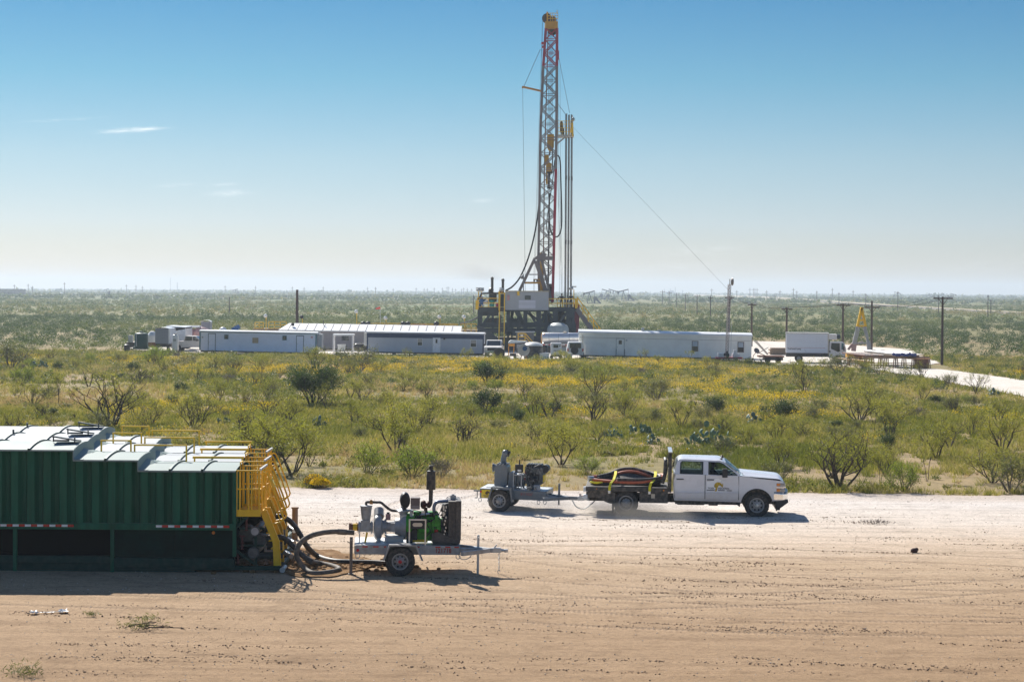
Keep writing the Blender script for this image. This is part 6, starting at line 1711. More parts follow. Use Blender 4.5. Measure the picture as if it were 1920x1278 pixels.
m.build('roof_rib', M('roof seam', (.40, .36, .33), .6, var=.1), ro)
m = MB(); s_ = 1 / 15.4
m.bx((641 - 524) * s_, (654 - 524) * s_, -.05, -.02, 1.3, 2.0); m.build('window', window_dark, lb_)
m = MB(); m.bx((544 - 524) * s_, (549 - 524) * s_, 1.0, 1.3, 2.95, 3.3); m.bx((602 - 524) * s_, (603 - 524) * s_, 2, 2.2, 3.1, 3.7); m.build('roof_vent', black_plain, lb_)
t = thing('porch_canopy', 'small white flat canopy on thin posts before the taupe shed', 'canopy', base_pt(624, 234)); s_ = 1 / 16
m = MB(); m.bx(0, 2.45, 0, 2, 2.0, 2.2); m.build('roof', roof_white, t)
for x in (.05, 2.3):
    for y in (.05, 1.9):
        m = MB(); m.bar((x, y, 0), (x, y, 2.0), .09); m.build('post', white_paint, t)
m = MB(); m.bx(.55, 1.4, .3, 1.0, .3, .85); m.bx(.5, 1.45, .25, 1.05, .85, .95); o = m.build('cooler_box', poly_white); o.location = t.location; tag(o, 'grey-white chest standing under the small canopy', 'box')
t = thing('propane_tank', 'dark cluttered tank on a stand between the canopy and the navy-banded trailer', 'tank', base_pt(679, 231)); m = MB(); m.cyl((-.6, 0, .8), (.5, 0, .8), .4, n=14); m.ell((-.6, 0, .8), .4, 12, 8); m.ell((.5, 0, .8), .4, 12, 8); m.bx(-.5, -.4, -.2, .2, 0, .5); m.bx(.3, .4, -.2, .2, 0, .5); m.build('tank', black_paint, t)

# mud pits behind the shed: yellow railings and lamps
t = thing('mud_pit', 'tan mud pit skid with yellow railings seen above the trailer roofs', 'tank', base_pt(474, 262)); K = px_fn(t)
m = MB(); a = K(474, 617); c = K(526, 640); m.bx(a.x, K(900, 600).x, 0, 3, .1, a.z + .1); m.build('body', M('tan pit wall', (.34, .25, .16), .7, var=.15, vs=.6), t)
m = MB()
for (p0, p1, y0, y1) in ((478, 494, 604, 615), (504, 537, 603, 615), (672, 765, 606, 612), (766, 858, 607, 612), (864, 893, 607, 624)):
    n = max(2, int((p1 - p0) / 9))
    for i in range(n + 1): px = p0 + (p1 - p0) * i / n; m.bar(K(px, y1 + 1), K(px, y0), .10)
    for y in (y0, (y0 + y1) / 2, y1): m.bar(K(p0, y), K(p1, y), .10)
m.build('guard_rail', yellow_far, t)
for px, y in ((499, 592), (669, 584), (724, 596), (825, 594), (871, 594), (567, 594)):
    m = MB(); m.bar(K(px, 622), K(px, y), .10); f = m.build('lamp_post', yellow_far, t); m = MB(); m.ell(K(px - 1.2, y), .26, 8, 6); m.build('lamp', light_glass if px != 567 else black_plain, f)
m = MB()
for px in (681, 690, 756, 765, 818): m.ell(K(px, 607, -.5), (.35, .3, .35), 8, 6)
m.build('pump', black_paint, t)
m = MB(); a = K(773, 609, -.6); c = K(797, 612, -.6); m.bx(a.x, c.x, -.6, .6, c.z, a.z); m.build('red_cover', red_paint, t)
m = MB(); a = K(674, 604); tt_ = thing('windsock', 'small orange-red windsock on a thin pole behind the shed', 'windsock', base_pt(713, 300)); K2 = px_fn(tt_); m.bar((0, 0, 0), K2(713, 576), .07); m.build('pole', grey_metal, tt_); m = MB(); m.cyl(K2(713, 576.5), K2(704.5, 578.5), .2, .1, n=10); m.build('sock', M('windsock red', (.65, .05, .03), .7, var=.1), tt_)


# generic vehicles -----------------------------------------------------
def small_pickup(label, loc, rz, paint, name='pickup_truck', dust=None):
    t = thing(name, label, 'pickup', loc, rz)
    m = MB(); arch = lambda cx: [(cx + .45 * math.cos(R(a)), .4 + .45 * math.sin(R(a))) for a in range(175, 4, -17)]
    m.prism([(-1.15, .55), (-.9, .5)] + arch(0) + [(.6, .5), (2.9, .5)] + arch(3.4) + [(4.1, .5), (4.25, .7), (4.2, 1.1), (3.9, 1.18), (2.75, 1.25), (-1.2, 1.22)], -.95, .95)
    m.prism([(.7, 1.24), (2.85, 1.24), (2.1, 1.82), (.9, 1.86)], -.85, .85); m.build('body', paint, t, bevel=.04)
    m = MB(); m.prism([(.85, 1.3), (1.75, 1.3), (1.75, 1.74), (.95, 1.76)], -.87, .87); m.prism([(1.85, 1.3), (2.62, 1.3), (2.08, 1.74), (1.85, 1.74)], -.87, .87); m.build('side_window', window_dark, t)
    m = MB(); m.add([(2.80, -.76, 1.28), (2.80, .76, 1.28), (2.15, .70, 1.79), (2.15, -.70, 1.79)], [(0, 1, 2, 3)]); m.add([(.70, -.74, 1.32), (.70, .74, 1.32), (.86, .7, 1.78), (.86, -.7, 1.78)], [(0, 1, 2, 3)])
    o = m.build('windscreen', window_dark, t); sf = o.modifiers.new('t', 'SOLIDIFY'); sf.thickness = .03; sf.offset = 1
    m = MB(); m.bx(4.2, 4.27, -.6, .6, .75, 1.05); m.build('grille', black_plain, t); m = MB(); m.bx(4.15, 4.32, -.93, .93, .48, .70); m.bx(-1.3, -1.15, -.9, .9, .5, .66); m.build('bumper', grey_metal, t)
    for s in (-1, 1):
        m = MB(); m.bx(4.16, 4.26, s * .78 - .14, s * .78 + .14, .82, 1.05); m.build('headlight', light_glass, t)
        m = MB(); m.bx(2.3, 2.45, s * 1.08 - .09, s * 1.08 + .09, 1.25, 1.45); m.build('mirror', black_plain, t)
        for x in (0, 3.4): m = MB(); m.cyl((x, s * .72, .39), (x, s * .96, .39), .39, n=20); w_ = m.build('wheel', rubber, t); m = MB(); m.cyl((x, s * .90, .39), (x, s * .965, .39), .2, n=14); m.build('rim', rim_bright, w_)
    return t


dusty_white = M('dusty white paint', (.66, .64, .60), .4, var=.08, dust=.45)
small_pickup('dusty white pickup facing the camera beside the yellow rig ladder', base_pt(928, 222) + Vector((0, 3.5, 0)), R(-93), dusty_white)
small_pickup('white and tan pickup half hidden at the left end of the pale blue trailer', base_pt(337, 236), R(-6), M('two tone paint', (.58, .54, .49), .4, var=.1, dust=.3))
# off-road vehicle with spare wheel at the back, half behind the cream trailer
t = thing('off_road_car', 'white off-road car with a tail-mounted spare wheel, beside the cream trailer', 'car', base_pt(1079, 217)); m = MB(); m.prism([(-.86, .45), (.86, .45), (.9, 1.1), (.72, 1.85), (-.72, 1.85), (-.9, 1.1)], .1, 3.6); m.build('body', white_paint, t, bevel=.05); m = MB(); m.bx(-.62, .62, .06, .11, 1.2, 1.72); m.build('rear_window', window_dark, t); m = MB(); m.cyl((-.1, .09, .95), (-.1, -.2, .95), .42, n=20); m.build('spare_wheel', rubber, t)
for s in (-1, 1):
    m = MB(); m.bx(s * .82 - .07, s * .82 + .07, .05, .11, .85, 1.15); m.build('tail_lamp', red_plastic, t)
    for y in (.7, 2.9): m = MB(); m.cyl((s * .7, y, .38), (s * .95, y, .38), .38, n=16); m.build('wheel', rubber, t)
# big tyre standing before the facing pickup
m = MB(); m.lathe([(.3, -.16), (.55, -.18), (.62, -.1), (.62, .1), (.55, .18), (.3, .16)], (0, 0, .62), 'y', 22); o = m.build('old_tyre', rubber); o.location = base_pt(936, 216); tag(o, 'big dusty tyre on edge before the facing pickup', 'tyre')
# black tank lying beside the white-domed lid
t = thing('water_tank', 'squat black tank with a pale domed top in the weeds before the rig', 'tank', base_pt(1000, 218)); m = MB(); m.lathe([(1.02, 0), (1.02, 1.42)], (0, 0, 0), 'z', 28)
for z in (.3, .6, .9, 1.2): m.lathe([(1.02, z - .04), (1.045, z), (1.02, z + .04)], (0, 0, 0), 'z', 28)
m.build('body', poly_black, t); m = MB(); m.lathe([(1.05, 1.40), (1.02, 1.52), (.8, 1.68), (.45, 1.79), (.001, 1.83)], (0, 0, 0), 'z', 28); m.build('dome', poly_white, t)
t = thing('cable_reel', 'pale round reel with a blue centre leaning on the black tank', 'reel', base_pt(982, 216)); m = MB(); m.lathe([(.62, -.06), (.66, -.03), (.66, .03), (.62, .06)], (0, 0, .98), 'y', 24); m.build('disc', M('pale disc', (.55, .52, .48), .6, var=.1), t); m = MB(); m.cyl((.12, -.07, 1.15), (.12, -.12, 1.15), .26, n=14); m.build('hub', blue_paint, t)
m = MB(); m.bar((0, .02, 1.0), (-.35, .1, 0), .09); m.bar((0, .02, 1.0), (.35, .1, 0), .09); m.build('stand', rust, t)
# generator cabinet
t = thing('generator', 'white generator cabinet with a dark control window, on wheels before the tanker', 'generator', base_pt(1043, 217)); m = MB(); m.bx(-.58, .58, 0, 1.6, .42, 1.75); m.build('cabinet', white_paint, t, bevel=.05); m = MB(); m.bx(-.3, .22, -.015, 0.0, 1.22, 1.55); m.bx(.33, .45, -.02, 0, 1.36, 1.5); m.build('control_window', window_dark, t); m = MB(); m.bx(-.3, .4, -.012, 0, .86, .98); m.build('grey_marks', M('grey marks', (.3, .28, .28), .6, var=.4, vs=9), t); m = MB(); m.cyl((-.5, -.1, .22), (-.5, .1, .22), .2, n=12); m.cyl((.5, -.1, .22), (.5, .1, .22), .2, n=12); m.bx(-.55, .55, .0, 1.5, .25, .41); m.build('skid', black_paint, t)
for px, w_, lab in ((1021, .5, 'white crate on the ground left of the generator cabinet'), (1067, .36, 'white crate on the ground right of the generator cabinet')):
    m = MB(); m.bx(-w_, w_, 0, .5, 0, .62); m.bx(-w_ - .03, w_ + .03, -.03, .53, .56, .66); o = m.build('crate', poly_white, bevel=.03); o.location = base_pt(px, 216); tag(o, lab, 'crate', 'white crates')
m = MB(); m.bx(-.35, .35, -.2, .2, .25, .55); m.bar((-.7, 0, .3), (.6, 0, .33), .08); m.cyl((.2, -.25, .16), (.2, .25, .16), .16); m.bar((.45, 0, 0), (.45, 0, 1.1), .06); o = m.build('small_pump', black_paint); o.location = base_pt(962, 218); tag(o, 'small dark pump standing on the white ground left of the reel', 'pump')
# tanker semi trailer
t = thing('tanker_trailer', 'polished steel tanker trailer standing between the rig and the cream trailer', 'trailer', base_pt(1015, 233) + Vector((0, 0, .2))); t.scale = (.66,) * 3; zc = 2.55
m = MB(); m.lathe([(.4, -.25), (.75, -.16), (.95, 0), (.98, .1), (.98, 8.0), (.9, 8.2)], (.3, 1.2, zc), 'x', 30); m.build('barrel', stainless, t)
m = MB()
for x in (1.35, 3.05, 4.95, 6.8): m.lathe([(.985, -.05), (1.02, -.04), (1.02, .04), (.985, .05)], (x, 1.2, zc), 'x', 30)
m.build('hoop', grey_metal, t); m = MB(); m.lathe([(.36, 0), (.36, .25), (.1, .3)], (4.2, 1.2, zc + .93), 'z', 16); m.build('manhole', M('manhole', (.55, .5, .42), .4, .4, var=.2), t)
m = MB(); m.bx(-.1, 8, .2, 2.2, 1.32, 1.5); m.build('chassis', grey_metal, t); m = MB()
for k in range(14): m.mat(k % 2); m.bx(.2 + k * .5, .68 + k * .5, .16, .2, 1.34, 1.46)
m.build('reflective_tape', [red_plastic, white_tape], t); m = MB(); m.bar((.0, .4, 1.5), (.0, .4, 3.3), .12); m.bar((0, .4, 3.3), (.6, .4, 3.3), .1); m.build('ladder', orange_paint, t)
for x in (.35, 1.6):
    m = MB(); m.lathe([(.3, .0), (.5, 0), (.54, .08), (.54, .5), (.5, .55)], (x, .15, .54), 'y', 22); w_ = m.build('wheel', rubber, t); m = MB(); m.lathe([(.3, .02), (.2, .12), (.01, .1)], (x, .14, .54), 'y', 16); m.build('rim', rim_steel, w_)
m = MB(); m.bx(2.6, 7, .3, 2, .9, 1.3); m.build('under_box', M('tan under box', (.28, .22, .18), .7, var=.2), t)
t = thing('round_tank', 'grey domed tank top just showing above the steel tanker', 'tank', base_pt(1046, 240)); m = MB(); m.lathe([(1.3, 0), (1.3, 2.9), (1.15, 3.25), (.6, 3.55), (.001, 3.62)], (0, 0, 0), 'z', 26); m.build('body', M('galv dome', (.36, .40, .40), .5, .3, var=.1), t)
# grey shed with yellow stairs
t = thing('tool_shed', 'small dark grey shed with yellow stairs and landing before the rig', 'shed', base_pt(968, 239)); K = px_fn(t); m = MB(); a = K(968, 623); c = K(1001, 660); m.bx(a.x, c.x, 0, 2.5, .05, a.z); siding(m, a.x, c.x, 0, .1, a.z - .2, .35); m.build('wall', M('shed grey', (.13, .14, .155), .55, var=.08), t); m = MB(); m.bx(a.x - .1, c.x + .1, -.1, 2.6, a.z + .003, a.z + .12); m.build('roof', grey_metal, t)
m = MB(); p = lambda px, py: K(px, py, -.9)
for px in (971.5, 984.5): m.bar(p(px, 640), p(px, 625), .1)
for y in (625, 631): m.bar(p(971, y), p(985, y), .1)
m.bar(p(971, 639), p(985, 639), .2); m.bar(p(985, 639), p(1008, 664), .2); m.bar(p(985, 625), p(1008, 651), .1); m.bar(p(985, 631), p(1006, 655), .1); m.build('stairs', yellow_far, t)
m = MB(); m.bx(K(976, 628, -.05).x, K(981, 628).x, -.05, -.02, K(976, 632).z, K(976, 627).z); m.build('notice', white_tape, t)
t = thing('work_bench', 'yellow bench with a pale sloping top between the rig ladder and the black tank', 'bench', base_pt(953, 229)); m = MB(); m.prism([(0, 1.35), (2.2, 1.5), (2.2, 1.6), (.3, 1.72), (0, 1.5)], 0, 1.2); m.build('top', M('pale bench', (.55, .6, .62), .4, .3, var=.1), t); m = MB(); m.bx(0, .75, -.05, .1, 1.02, 1.32); m.bar((.05, 0, 0), (.05, 0, 1.1), .1); m.bar((.65, 0, 0), (.65, 0, 1.1), .1); m.bar((2.1, 0, 0), (2.1, 0, 1.5), .1); m.build('frame', orange_paint, t); m = MB()
for k in range(4): m.bar((1.0, .2, .45 + k * .22), (2.0, .2, .5 + k * .22), .12)
m.build('pipe_rack', grey_metal, t)

# left cluster --------------------------------------------------------
t = thing('poly_tank', 'dark green round plastic tank at the far left of the camp', 'tank', base_pt(265, 236)); m = MB(); m.lathe([(.80, .5), (.80, 1.95), (.72, 2.08), (.25, 2.18), (.25, 2.32), (.001, 2.34)], (0, 0, 0), 'z', 26); m.bx(-.9, .9, -.6, .6, .2, .5); m.build('body', poly_green, t); m = MB(); m.bar((-.42, -.80, .6), (-.42, -.80, 1.95), .08); m.build('sight_tube', grey_metal, t)
m = MB(); m.cyl((0, 0, .1), (0, 0, .75), .35, n=14); m.ell((0, 0, .75), (.35, .35, .12)); o = m.build('oil_drum', black_paint); o.location = base_pt(238, 233); tag(o, 'black drum left of the dark green plastic tank', 'drum')
t = thing('light_plant', 'small grey engine box on a frame behind the black drum', 'engine', base_pt(244, 240)); m = MB(); m.bx(-.25, .3, 0, .5, .9, 1.75); m.build('box', grey_metal, t); m = MB(); m.bx(-.5, .6, 0, .8, .3, .9); m.build('skid', black_paint, t)
t = thing('poly_tank', 'white plastic tank just right of the dark green one', 'tank', base_pt(286, 241)); m = MB(); m.lathe([(.75, .9), (.75, 1.7), (.3, 2.2), (.001, 2.25)], (0, 0, 0), 'z', 22); m.build('body', poly_white, t); m = MB(); m.bx(-.8, .8, -.5, .5, .3, .89); m.build('stand', rust, t)
t = thing('cargo_trailer', 'grey box trailer standing end-on beside the white plastic tanks', 'trailer', base_pt(291, 233)); m = MB(); m.bx(0, 1.55, 0, 4, .95, 2.72); siding(m, .05, 1.5, 0, 1, 2.65, .2); m.build('body', M('trailer end grey', (.27, .29, .32), .5, .2, var=.06), t); m = MB(); m.grid(lambda u, v: (-.03 + 1.68 * u, v * 4, 2.73 + .14 * (1 - (2 * u - 1) ** 2)), 8, 1); m.bx(1.56, 1.72, 0, 4, .95, 2.72); m.build('roof', white_paint, t); m = MB(); m.bx(.05, 1.5, .1, 3.6, .55, .94); m.cyl((.0, .6, .4), (.25, .6, .4), .38); m.cyl((1.3, .6, .4), (1.55, .6, .4), .38); m.build('chassis', black_paint, t)
t = thing('cargo_trailer', 'white trailer with tapering front between the grey box trailer and the pickup', 'trailer', base_pt(319, 238)); m = MB(); m.bx(0, 1.85, 0, 5, .9, 2.8); m.prism([(-.3, 2.2), (1.85, 2.6), (1.85, 2.83), (-.5, 2.97)], .0, 5.1); m.build('body', white_paint, t, bevel=.04); m = MB(); m.bx(.0, 1.7, .2, 4, .5, .89); m.build('chassis', black_paint, t)
t = thing('poly_tank', 'tall narrow white plastic tank before the white trailer', 'tank', base_pt(329, 230)); m = MB(); m.lathe([(.38, .3), (.38, 1.9), (.3, 2.05), (.1, 2.12), (.001, 2.14)], (0, 0, 0), 'z', 20); m.build('body', poly_white, t); m = MB(); m.bx(-.2, .12, -.40, -.37, 1.35, 1.6); m.build('print', M('faded print', (.35, .37, .36), .6, var=.3, vs=12), t); m = MB(); m.cyl((0, 0, 2.1), (0, 0, 2.2), .15); m.bx(-.3, .3, -.3, .3, 0, .3); m.build('fitting', M('tan fitting', (.45, .36, .25), .6, var=.1), t)
t = thing('cement_truck', 'pinkish drum and white body showing above the half-hidden pickup', 'truck', base_pt(352, 245)); m = MB(); m.ell((.2, 1, 2.0), (.7, .9, .55)); m.ell((1.5, 1, 1.95), (1.1, .9, .75)); m.build('drum', M('pinkish drum', (.42, .24, .24), .6, var=.15), t); m = MB(); m.bx(-.9, 1.4, .4, 2, 2.62, 2.85); m.bx(-.6, 2.2, .5, 1.8, 1.0, 1.4); m.build('body', white_paint, t); m = MB(); m.cyl((-.2, .3, .5), (-.2, 1.7, .5), .5); m.cyl((1.8, .3, .5), (1.8, 1.7, .5), .5); m.build('wheel', rubber, t)
t = thing('portable_cabin', 'small grey cabin top with rounded roof behind the pale blue trailer', 'cabin', base_pt(377, 248)); m = MB(); m.bx(0, 1.15, 0, 1.5, .05, 3.3); m.build('wall', M('cabin grey', (.25, .26, .28), .5, var=.08), t); m = MB(); m.grid(lambda u, v: (-.05 + 1.25 * u, v * 1.5, 3.3 + .2 * (1 - (2 * u - 1) ** 4)), 8, 1); m.build('roof', roof_white, t)
t = thing('tarp_bundle', 'white and blue bundles stacked behind the pale blue trailer roof', 'bundle', base_pt(418, 247)); m = MB(); m.ell((0, 0, 1.3), (.8, .6, 1.4)); m.build('sack', white_paint, t); m = MB(); m.T = Matrix.Translation((1.6, 0, 2.55)) @ Matrix.Rotation(R(-28), 4, 'Y'); m.bx(-.5, .5, -.4, .4, -.25, .25); m.T = None; m.bx(1.2, 2, -.3, .3, 0, 2.4); m.build('blue_sack', M('blue sack', (.04, .12, .3), .6, var=.2), t)

# right cluster --------------------------------------------------------
t = thing('box_truck', 'white refrigerated box truck parked facing right beyond the scrub', 'truck', base_pt(1474, 211), R(-7)); 
m = MB(); m.bx(0, 4.35, 0, 2.3, 1.02, 3.05); m.build('cargo_box', M('pale blue white panel', (.74, .78, .84), .45, var=.03, dust=.06), t)
m = MB(); m.bx(-.04, 4.48, -.03, 2.33, 3.052, 3.16); m.bx(4.35, 4.46, -.012, 2.3, 1.0, 3.05); m.build('box_frame', M('box edge metal', (.60, .57, .52), .4, .3, var=.15), t)
m = MB(); m.bx(.08, 4.1, -.012, -.002, 1.56, 1.585); m.build('red_stripe', M('faded red stripe', (.45, .18, .2), .5, var=.1), t)
m = MB(); m.text('Truck Rental & Leasing', .24, Matrix.Translation((.16, -.008, 1.44)) @ Matrix.Rotation(R(90), 4, 'X'), .002, align='LEFT', sx=.62); m.build('lettering', text_black, t); m = MB(); m.bar((1.9, -.006, 1.42), (2.15, -.006, 1.1), .03, .01); m.build('slanted_stripe', text_black, t)
m = MB(); m.bx(4.62, 5.6, .2, 2.1, 2.45, 3.02); m.build('refrigeration_unit', white_paint, t, bevel=.05); m = MB(); m.bx(5.6, 5.95, .3, 2.0, 2.55, 2.98); m.build('unit_grille', M('unit dark', (.03, .05, .07), .4, var=.2), t, bevel=.03)
m = MB(); m.prism([(5.0, .55), (6.75, .55), (6.85, .8), (6.8, 1.35), (6.62, 2.1), (6.45, 2.2), (5.05, 2.22)], .12, 2.18); m.build('cab', white_paint, t, bevel=.06); m = MB(); m.prism([(5.2, 1.5), (5.95, 1.15), (6.15, 1.2), (6.12, 2.08), (5.25, 2.1)], .105, .12); m.build('side_window', window_dark, t); m = MB(); m.add([(6.83, .3, 1.36), (6.83, 2.0, 1.36), (6.63, 1.95, 2.08), (6.63, .35, 2.08)], [(0, 1, 2, 3)]); m.bx(6.3, 6.55, .09, .12, 1.4, 2.08); m.build('windscreen', M('blue windscreen', (.05, .16, .20), .1, var=.3, vs=3, spec=.8), t)
m = MB(); m.bx(6.78, 6.88, .3, 2.0, .62, .9); m.build('grille', grey_metal, t); m = MB(); m.bx(5.05, 5.15, .10, .125, 1.1, 1.3); m.bx(6.5, 6.62, -.15, .05, 1.3, 1.75); m.build('mirror', black_plain, t)
m = MB(); m.bx(0, 6.6, .3, 2.0, .6, .98); m.bx(4.46, 4.6, .2, 2.1, .6, 2.3); m.build('chassis', black_paint, t)
for c in t.children:
    if c.name.split('.')[0] in ('cab', 'side_window', 'windscreen', 'grille', 'mirror'): c.location.x = -.5
    if c.name.split('.')[0] in ('refrigeration_unit', 'unit_grille'): c.location.x = -.28
for x in (1.35, 5.45):
    for y in (.1, 1.95): m = MB(); m.cyl((x, y, .42), (x, y + .28, .42), .42, n=20); w_ = m.build('wheel', rubber, t); m = MB(); m.cyl((x, y - .01, .42), (x, y + .05, .42), .22, n=14); m.build('rim', rim_steel, w_)
# yellow A frame on a skid
t = thing('gin_pole', 'tall yellow and grey A-shaped hoist frame behind the pipe racks', 'hoist frame', base_pt(1615, 208)); K = px_fn(t)
def Aleg(px0, y0, px1, y1, w_, dy, mm): mm.bar(K(px0, y0, dy), K(px1, y1, dy), w_, w_)
m = MB()
for dy in (-.3, .3):
    Aleg(1615.5, 577, 1607.5, 612, .24, dy, m); Aleg(1615.5, 577, 1623, 612, .24, dy, m); Aleg(1612, 600, 1620, 600, .2, dy, m); Aleg(1606, 611, 1624, 611, .16, dy, m); Aleg(1613, 588, 1618, 588, .14, dy, m)
m.bx(K(1613.5, 577).x, K(1617.5, 577).x, -.4, .4, K(1615, 581).z, K(1615, 576).z); m.build('top_frame', yellow_paint, t)
m = MB()
for dy in (-.3, .3):
    Aleg(1607.5, 612, 1599.5, 645, .24, dy, m); Aleg(1612, 612, 1604, 645, .13, dy, m); Aleg(1605, 612, 1600, 645, .08, dy, m); Aleg(1622, 612, 1630, 655, .24, dy, m); Aleg(1618, 612, 1627, 642, .1, dy, m); Aleg(1600, 643, 1629, 643, .14, dy, m); Aleg(1628, 640, 1630, 655, .4, dy, m)
m.build('lower_leg', M('pale grey leg', (.40, .40, .40), .5, .3, var=.15), t)
m = MB(); m.bar(K(1590, 655), K(1602, 640), .25); m.bar(K(1600, 658), K(1602, 642), .45); m.bar(K(1604, 646), K(1618, 640), .14); m.build('base_beam', M('pinkish beam', (.38, .27, .25), .7, var=.2), t)
t = thing('mud_box', 'bright yellow rectangular steel box below the hoist frame', 'box', base_pt(1591, 203)); m = MB(); m.bx(0, 1.6, 0, 1.6, .85, 1.25); m.bx(-.03, .35, -.03, 1.63, .82, 1.3); m.bx(1.0, 1.05, -.03, 0, .85, 1.25); m.build('body', M('rig yellow', (.75, .40, .02), .5, var=.08), t); m = MB(); m.bx(.1, .25, .1, 1.5, 0, .82); m.bx(1.3, 1.45, .1, 1.5, 0, .82); m.build('leg', rust, t)
# pipe racks with pipes
t = thing('pipe_rack', 'long brown steel pipe rack on trestles beside the white road', 'rack', base_pt(1618, 197)); s_ = 1 / 18.9
m = MB()
for y in (0, 5):
    m.bar((0, y, 1.05), (6.6, y, 1.05), .16, .2)
    for x in (.2, 1.6, 1.85, 3.1, 3.3, 4.9, 5.1, 6.5): m.bar((x - .08, y, 0), (x, y, 1.0), .09); m.bar((x + .2, y, 0), (x + .12, y, 1.0), .09)
    m.bar((0, y, .3), (6.6, y, .3), .08)
m.build('frame', M('brown rack steel', (.24, .15, .10), .75, var=.25), t)
for k in range(9):
    x = 2.95 + k * .262 + (.03 if k % 2 else 0); z = 1.31 + (.02 if k % 3 else .09)
    o = thing('steel_pipe', 'pale steel pipe with a blue end cap lying on the brown rack', 'pipe', t.location + Vector((x, 0, z)), group='blue-capped pipes on the rack'); m = MB(); m.cyl((0, -.45, 0), (-1.2, 8.6, .02), .135, n=10); m.build('tube', casing_steel, o); m = MB(); m.cyl((0, -.70, 0), (0, -.38, 0), .16, n=12); m.build('cap', cap_blue, o)
for k in range(8):
    o = thing('steel_pipe', 'dark thin pipe lying at the left end of the brown rack', 'pipe', t.location + Vector((.15 + k * .27, 0, 1.24)), group='dark pipes on the rack'); m = MB(); m.cyl((0, -.4, 0), (-1.0, 7, .02), .055, n=8); m.build('tube', pipe_dark if k % 3 else rust, o)
for k in range(5):
    m = MB(); m.cyl((0, -.4, 0), (-1.0, 5, 0), .085, n=10); o = m.build('steel_pipe', orange_pipe); o.location = base_pt(1604, 200) + Vector((k * .32, 0, .66 - .03 * k)); tag(o, 'rust orange pipe lying low before the yellow steel box', 'pipe', 'orange pipes before the yellow box')
t = thing('low_rack', 'low bare pipe rack of thin beams between the box truck and the brown rack', 'rack', base_pt(1592, 206)); m = MB()
for z in (.25, .55, .72): m.bar((0, 0, z), (2.6, 0, z), .1); m.bar((0, 3, z), (2.6, 3, z), .1)
for x in (.1, 1.2, 2.4): m.bar((x, 0, 0), (x, 0, .8), .1); m.bar((x, 3, 0), (x, 3, .8), .1)
m.build('frame', M('pale brown rack', (.40, .28, .2), .7, var=.2), t)
t = thing('pallet_crate', 'brown mesh-sided crate at the right end of the pipe rack', 'crate', base_pt(1720, 196)); m = MB(); m.bx(0, 1.15, 0, 1.2, 0, .92)
for k in range(12): m.bar((.05 + k * .1, -.02, .02), (.02 + k * .1 + (.06 if k % 2 else -.03), -.02, .9), .035)
m.build('body', copper, t); m = MB(); m.bx(-.9, 1.35, -.1, 1.4, .925, 1.0); m.build('lid', orange_pipe, t); m = MB(); m.bar((.75, .2, 1.0), (.72, .2, 1.35), .05); m.build('handle', rust, t)
m = MB()
for k in range(5): m.bx(-.2 * (k % 2), 2.3 + .2 * (k % 3), 0, 1.2, k * .17, k * .17 + .15)
o = m.build('timber_stack', timber); o.location = base_pt(1446, 236); tag(o, 'stack of brown timbers behind the tail of the box truck', 'timber')
t = thing('broken_frame', 'bent pale steel frame lying by the timber stack', 'scrap', base_pt(1436, 234)); m = MB(); m.bar((.2, 0, .1), (-1.4, 0, 1.75), .12); m.bar((.35, .5, .1), (-1.1, .5, 1.7), .12); m.bar((-1, 0, .2), (.3, 0, .95), .1); m.build('bar', M('pale scrap', (.42, .38, .34), .6, var=.2), t)
t = thing('satellite_dish', 'small dark satellite dish on a bent pole at the right end of the cream trailer', 'dish', base_pt(1411, 214)); m = MB(); m.bar((0, 0, 0), (.1, 0, .6), .06); m.bar((.1, 0, .6), (.38, 0, .95), .06); m.build('pole', rust, t); m = MB(); m.T = Matrix.Translation((.42, 0, 1.1)) @ Matrix.Rotation(R(60), 4, 'X') @ Matrix.Rotation(R(20), 4, 'Y'); m.lathe([(.001, 0), (.2, .03), (.32, .08), (.33, .09), (.2, .06), (.001, .03)], (0, 0, 0), 'z', 16); m.build('dish', M('dish grey', (.06, .065, .075), .5, var=.1), t)
t = thing('flat_trailer', 'low rusty flat trailer deck left of the box truck', 'trailer', base_pt(1424, 208)); m = MB(); m.bx(0, 2.6, 0, 2, .62, .78); m.bar((-.2, 0, 1.15), (.7, 0, .75), .08); m.build('deck', rust, t); m = MB(); m.cyl((.9, .1, .3), (.9, .4, .3), .3); m.cyl((2.0, .1, .3), (2.0, .4, .3), .3); m.bx(.6, 2.5, .1, 1.8, .3, .6); m.build('chassis', black_paint, t)
# communications mast on a red trailer
t = thing('tower_trailer', 'lattice communications mast on a small red trailer before the cream trailer', 'tower', base_pt(1365, 214)); K = px_fn(t)
m = MB(); m.bx(-1.25, 1.5, -.2, 1.2, .22, .42); m.build('deck', M('tower red', (.35, .015, .03), .45, var=.1), t); m = MB(); m.bar((-2.1, 0, .12), (-.8, 0, .25), .1); m.bar((-1.9, 0, .1), (-1.9, 0, .5), .08); m.bar((-1.9, 0, .12), (2.3, -.3, .1), .08); m.bar((1.4, 0, .3), (1.6, 0, .38), .1); m.build('outrigger', yellow_paint, t); m = MB(); m.bx(-1.05, -.35, 0, .9, .42, .86); m.bx(.5, 1.3, 0, .9, .42, .8); m.bx(.6, .95, .1, .6, .8, 1.2); m.build('equipment_box', white_paint, t, bevel=.03); m = MB(); m.ell((-.25, 0, .7), (.22, .2, .2)); m.ell((0, 0, .62), (.2, .2, .25)); m.ell((-.1, -.1, .9), (.12, .1, .2)); m.cyl((-.9, -.1, .2), (-.9, .1, .2), .18); m.build('winch', black_plain, t)
m = MB(); zt = K(1367, 533).z; zs = [.8 + (zt - .8) * i / 22 for i in range(23)]; xl = lambda z: -.1 + (z - .8) / (zt - .8) * .22
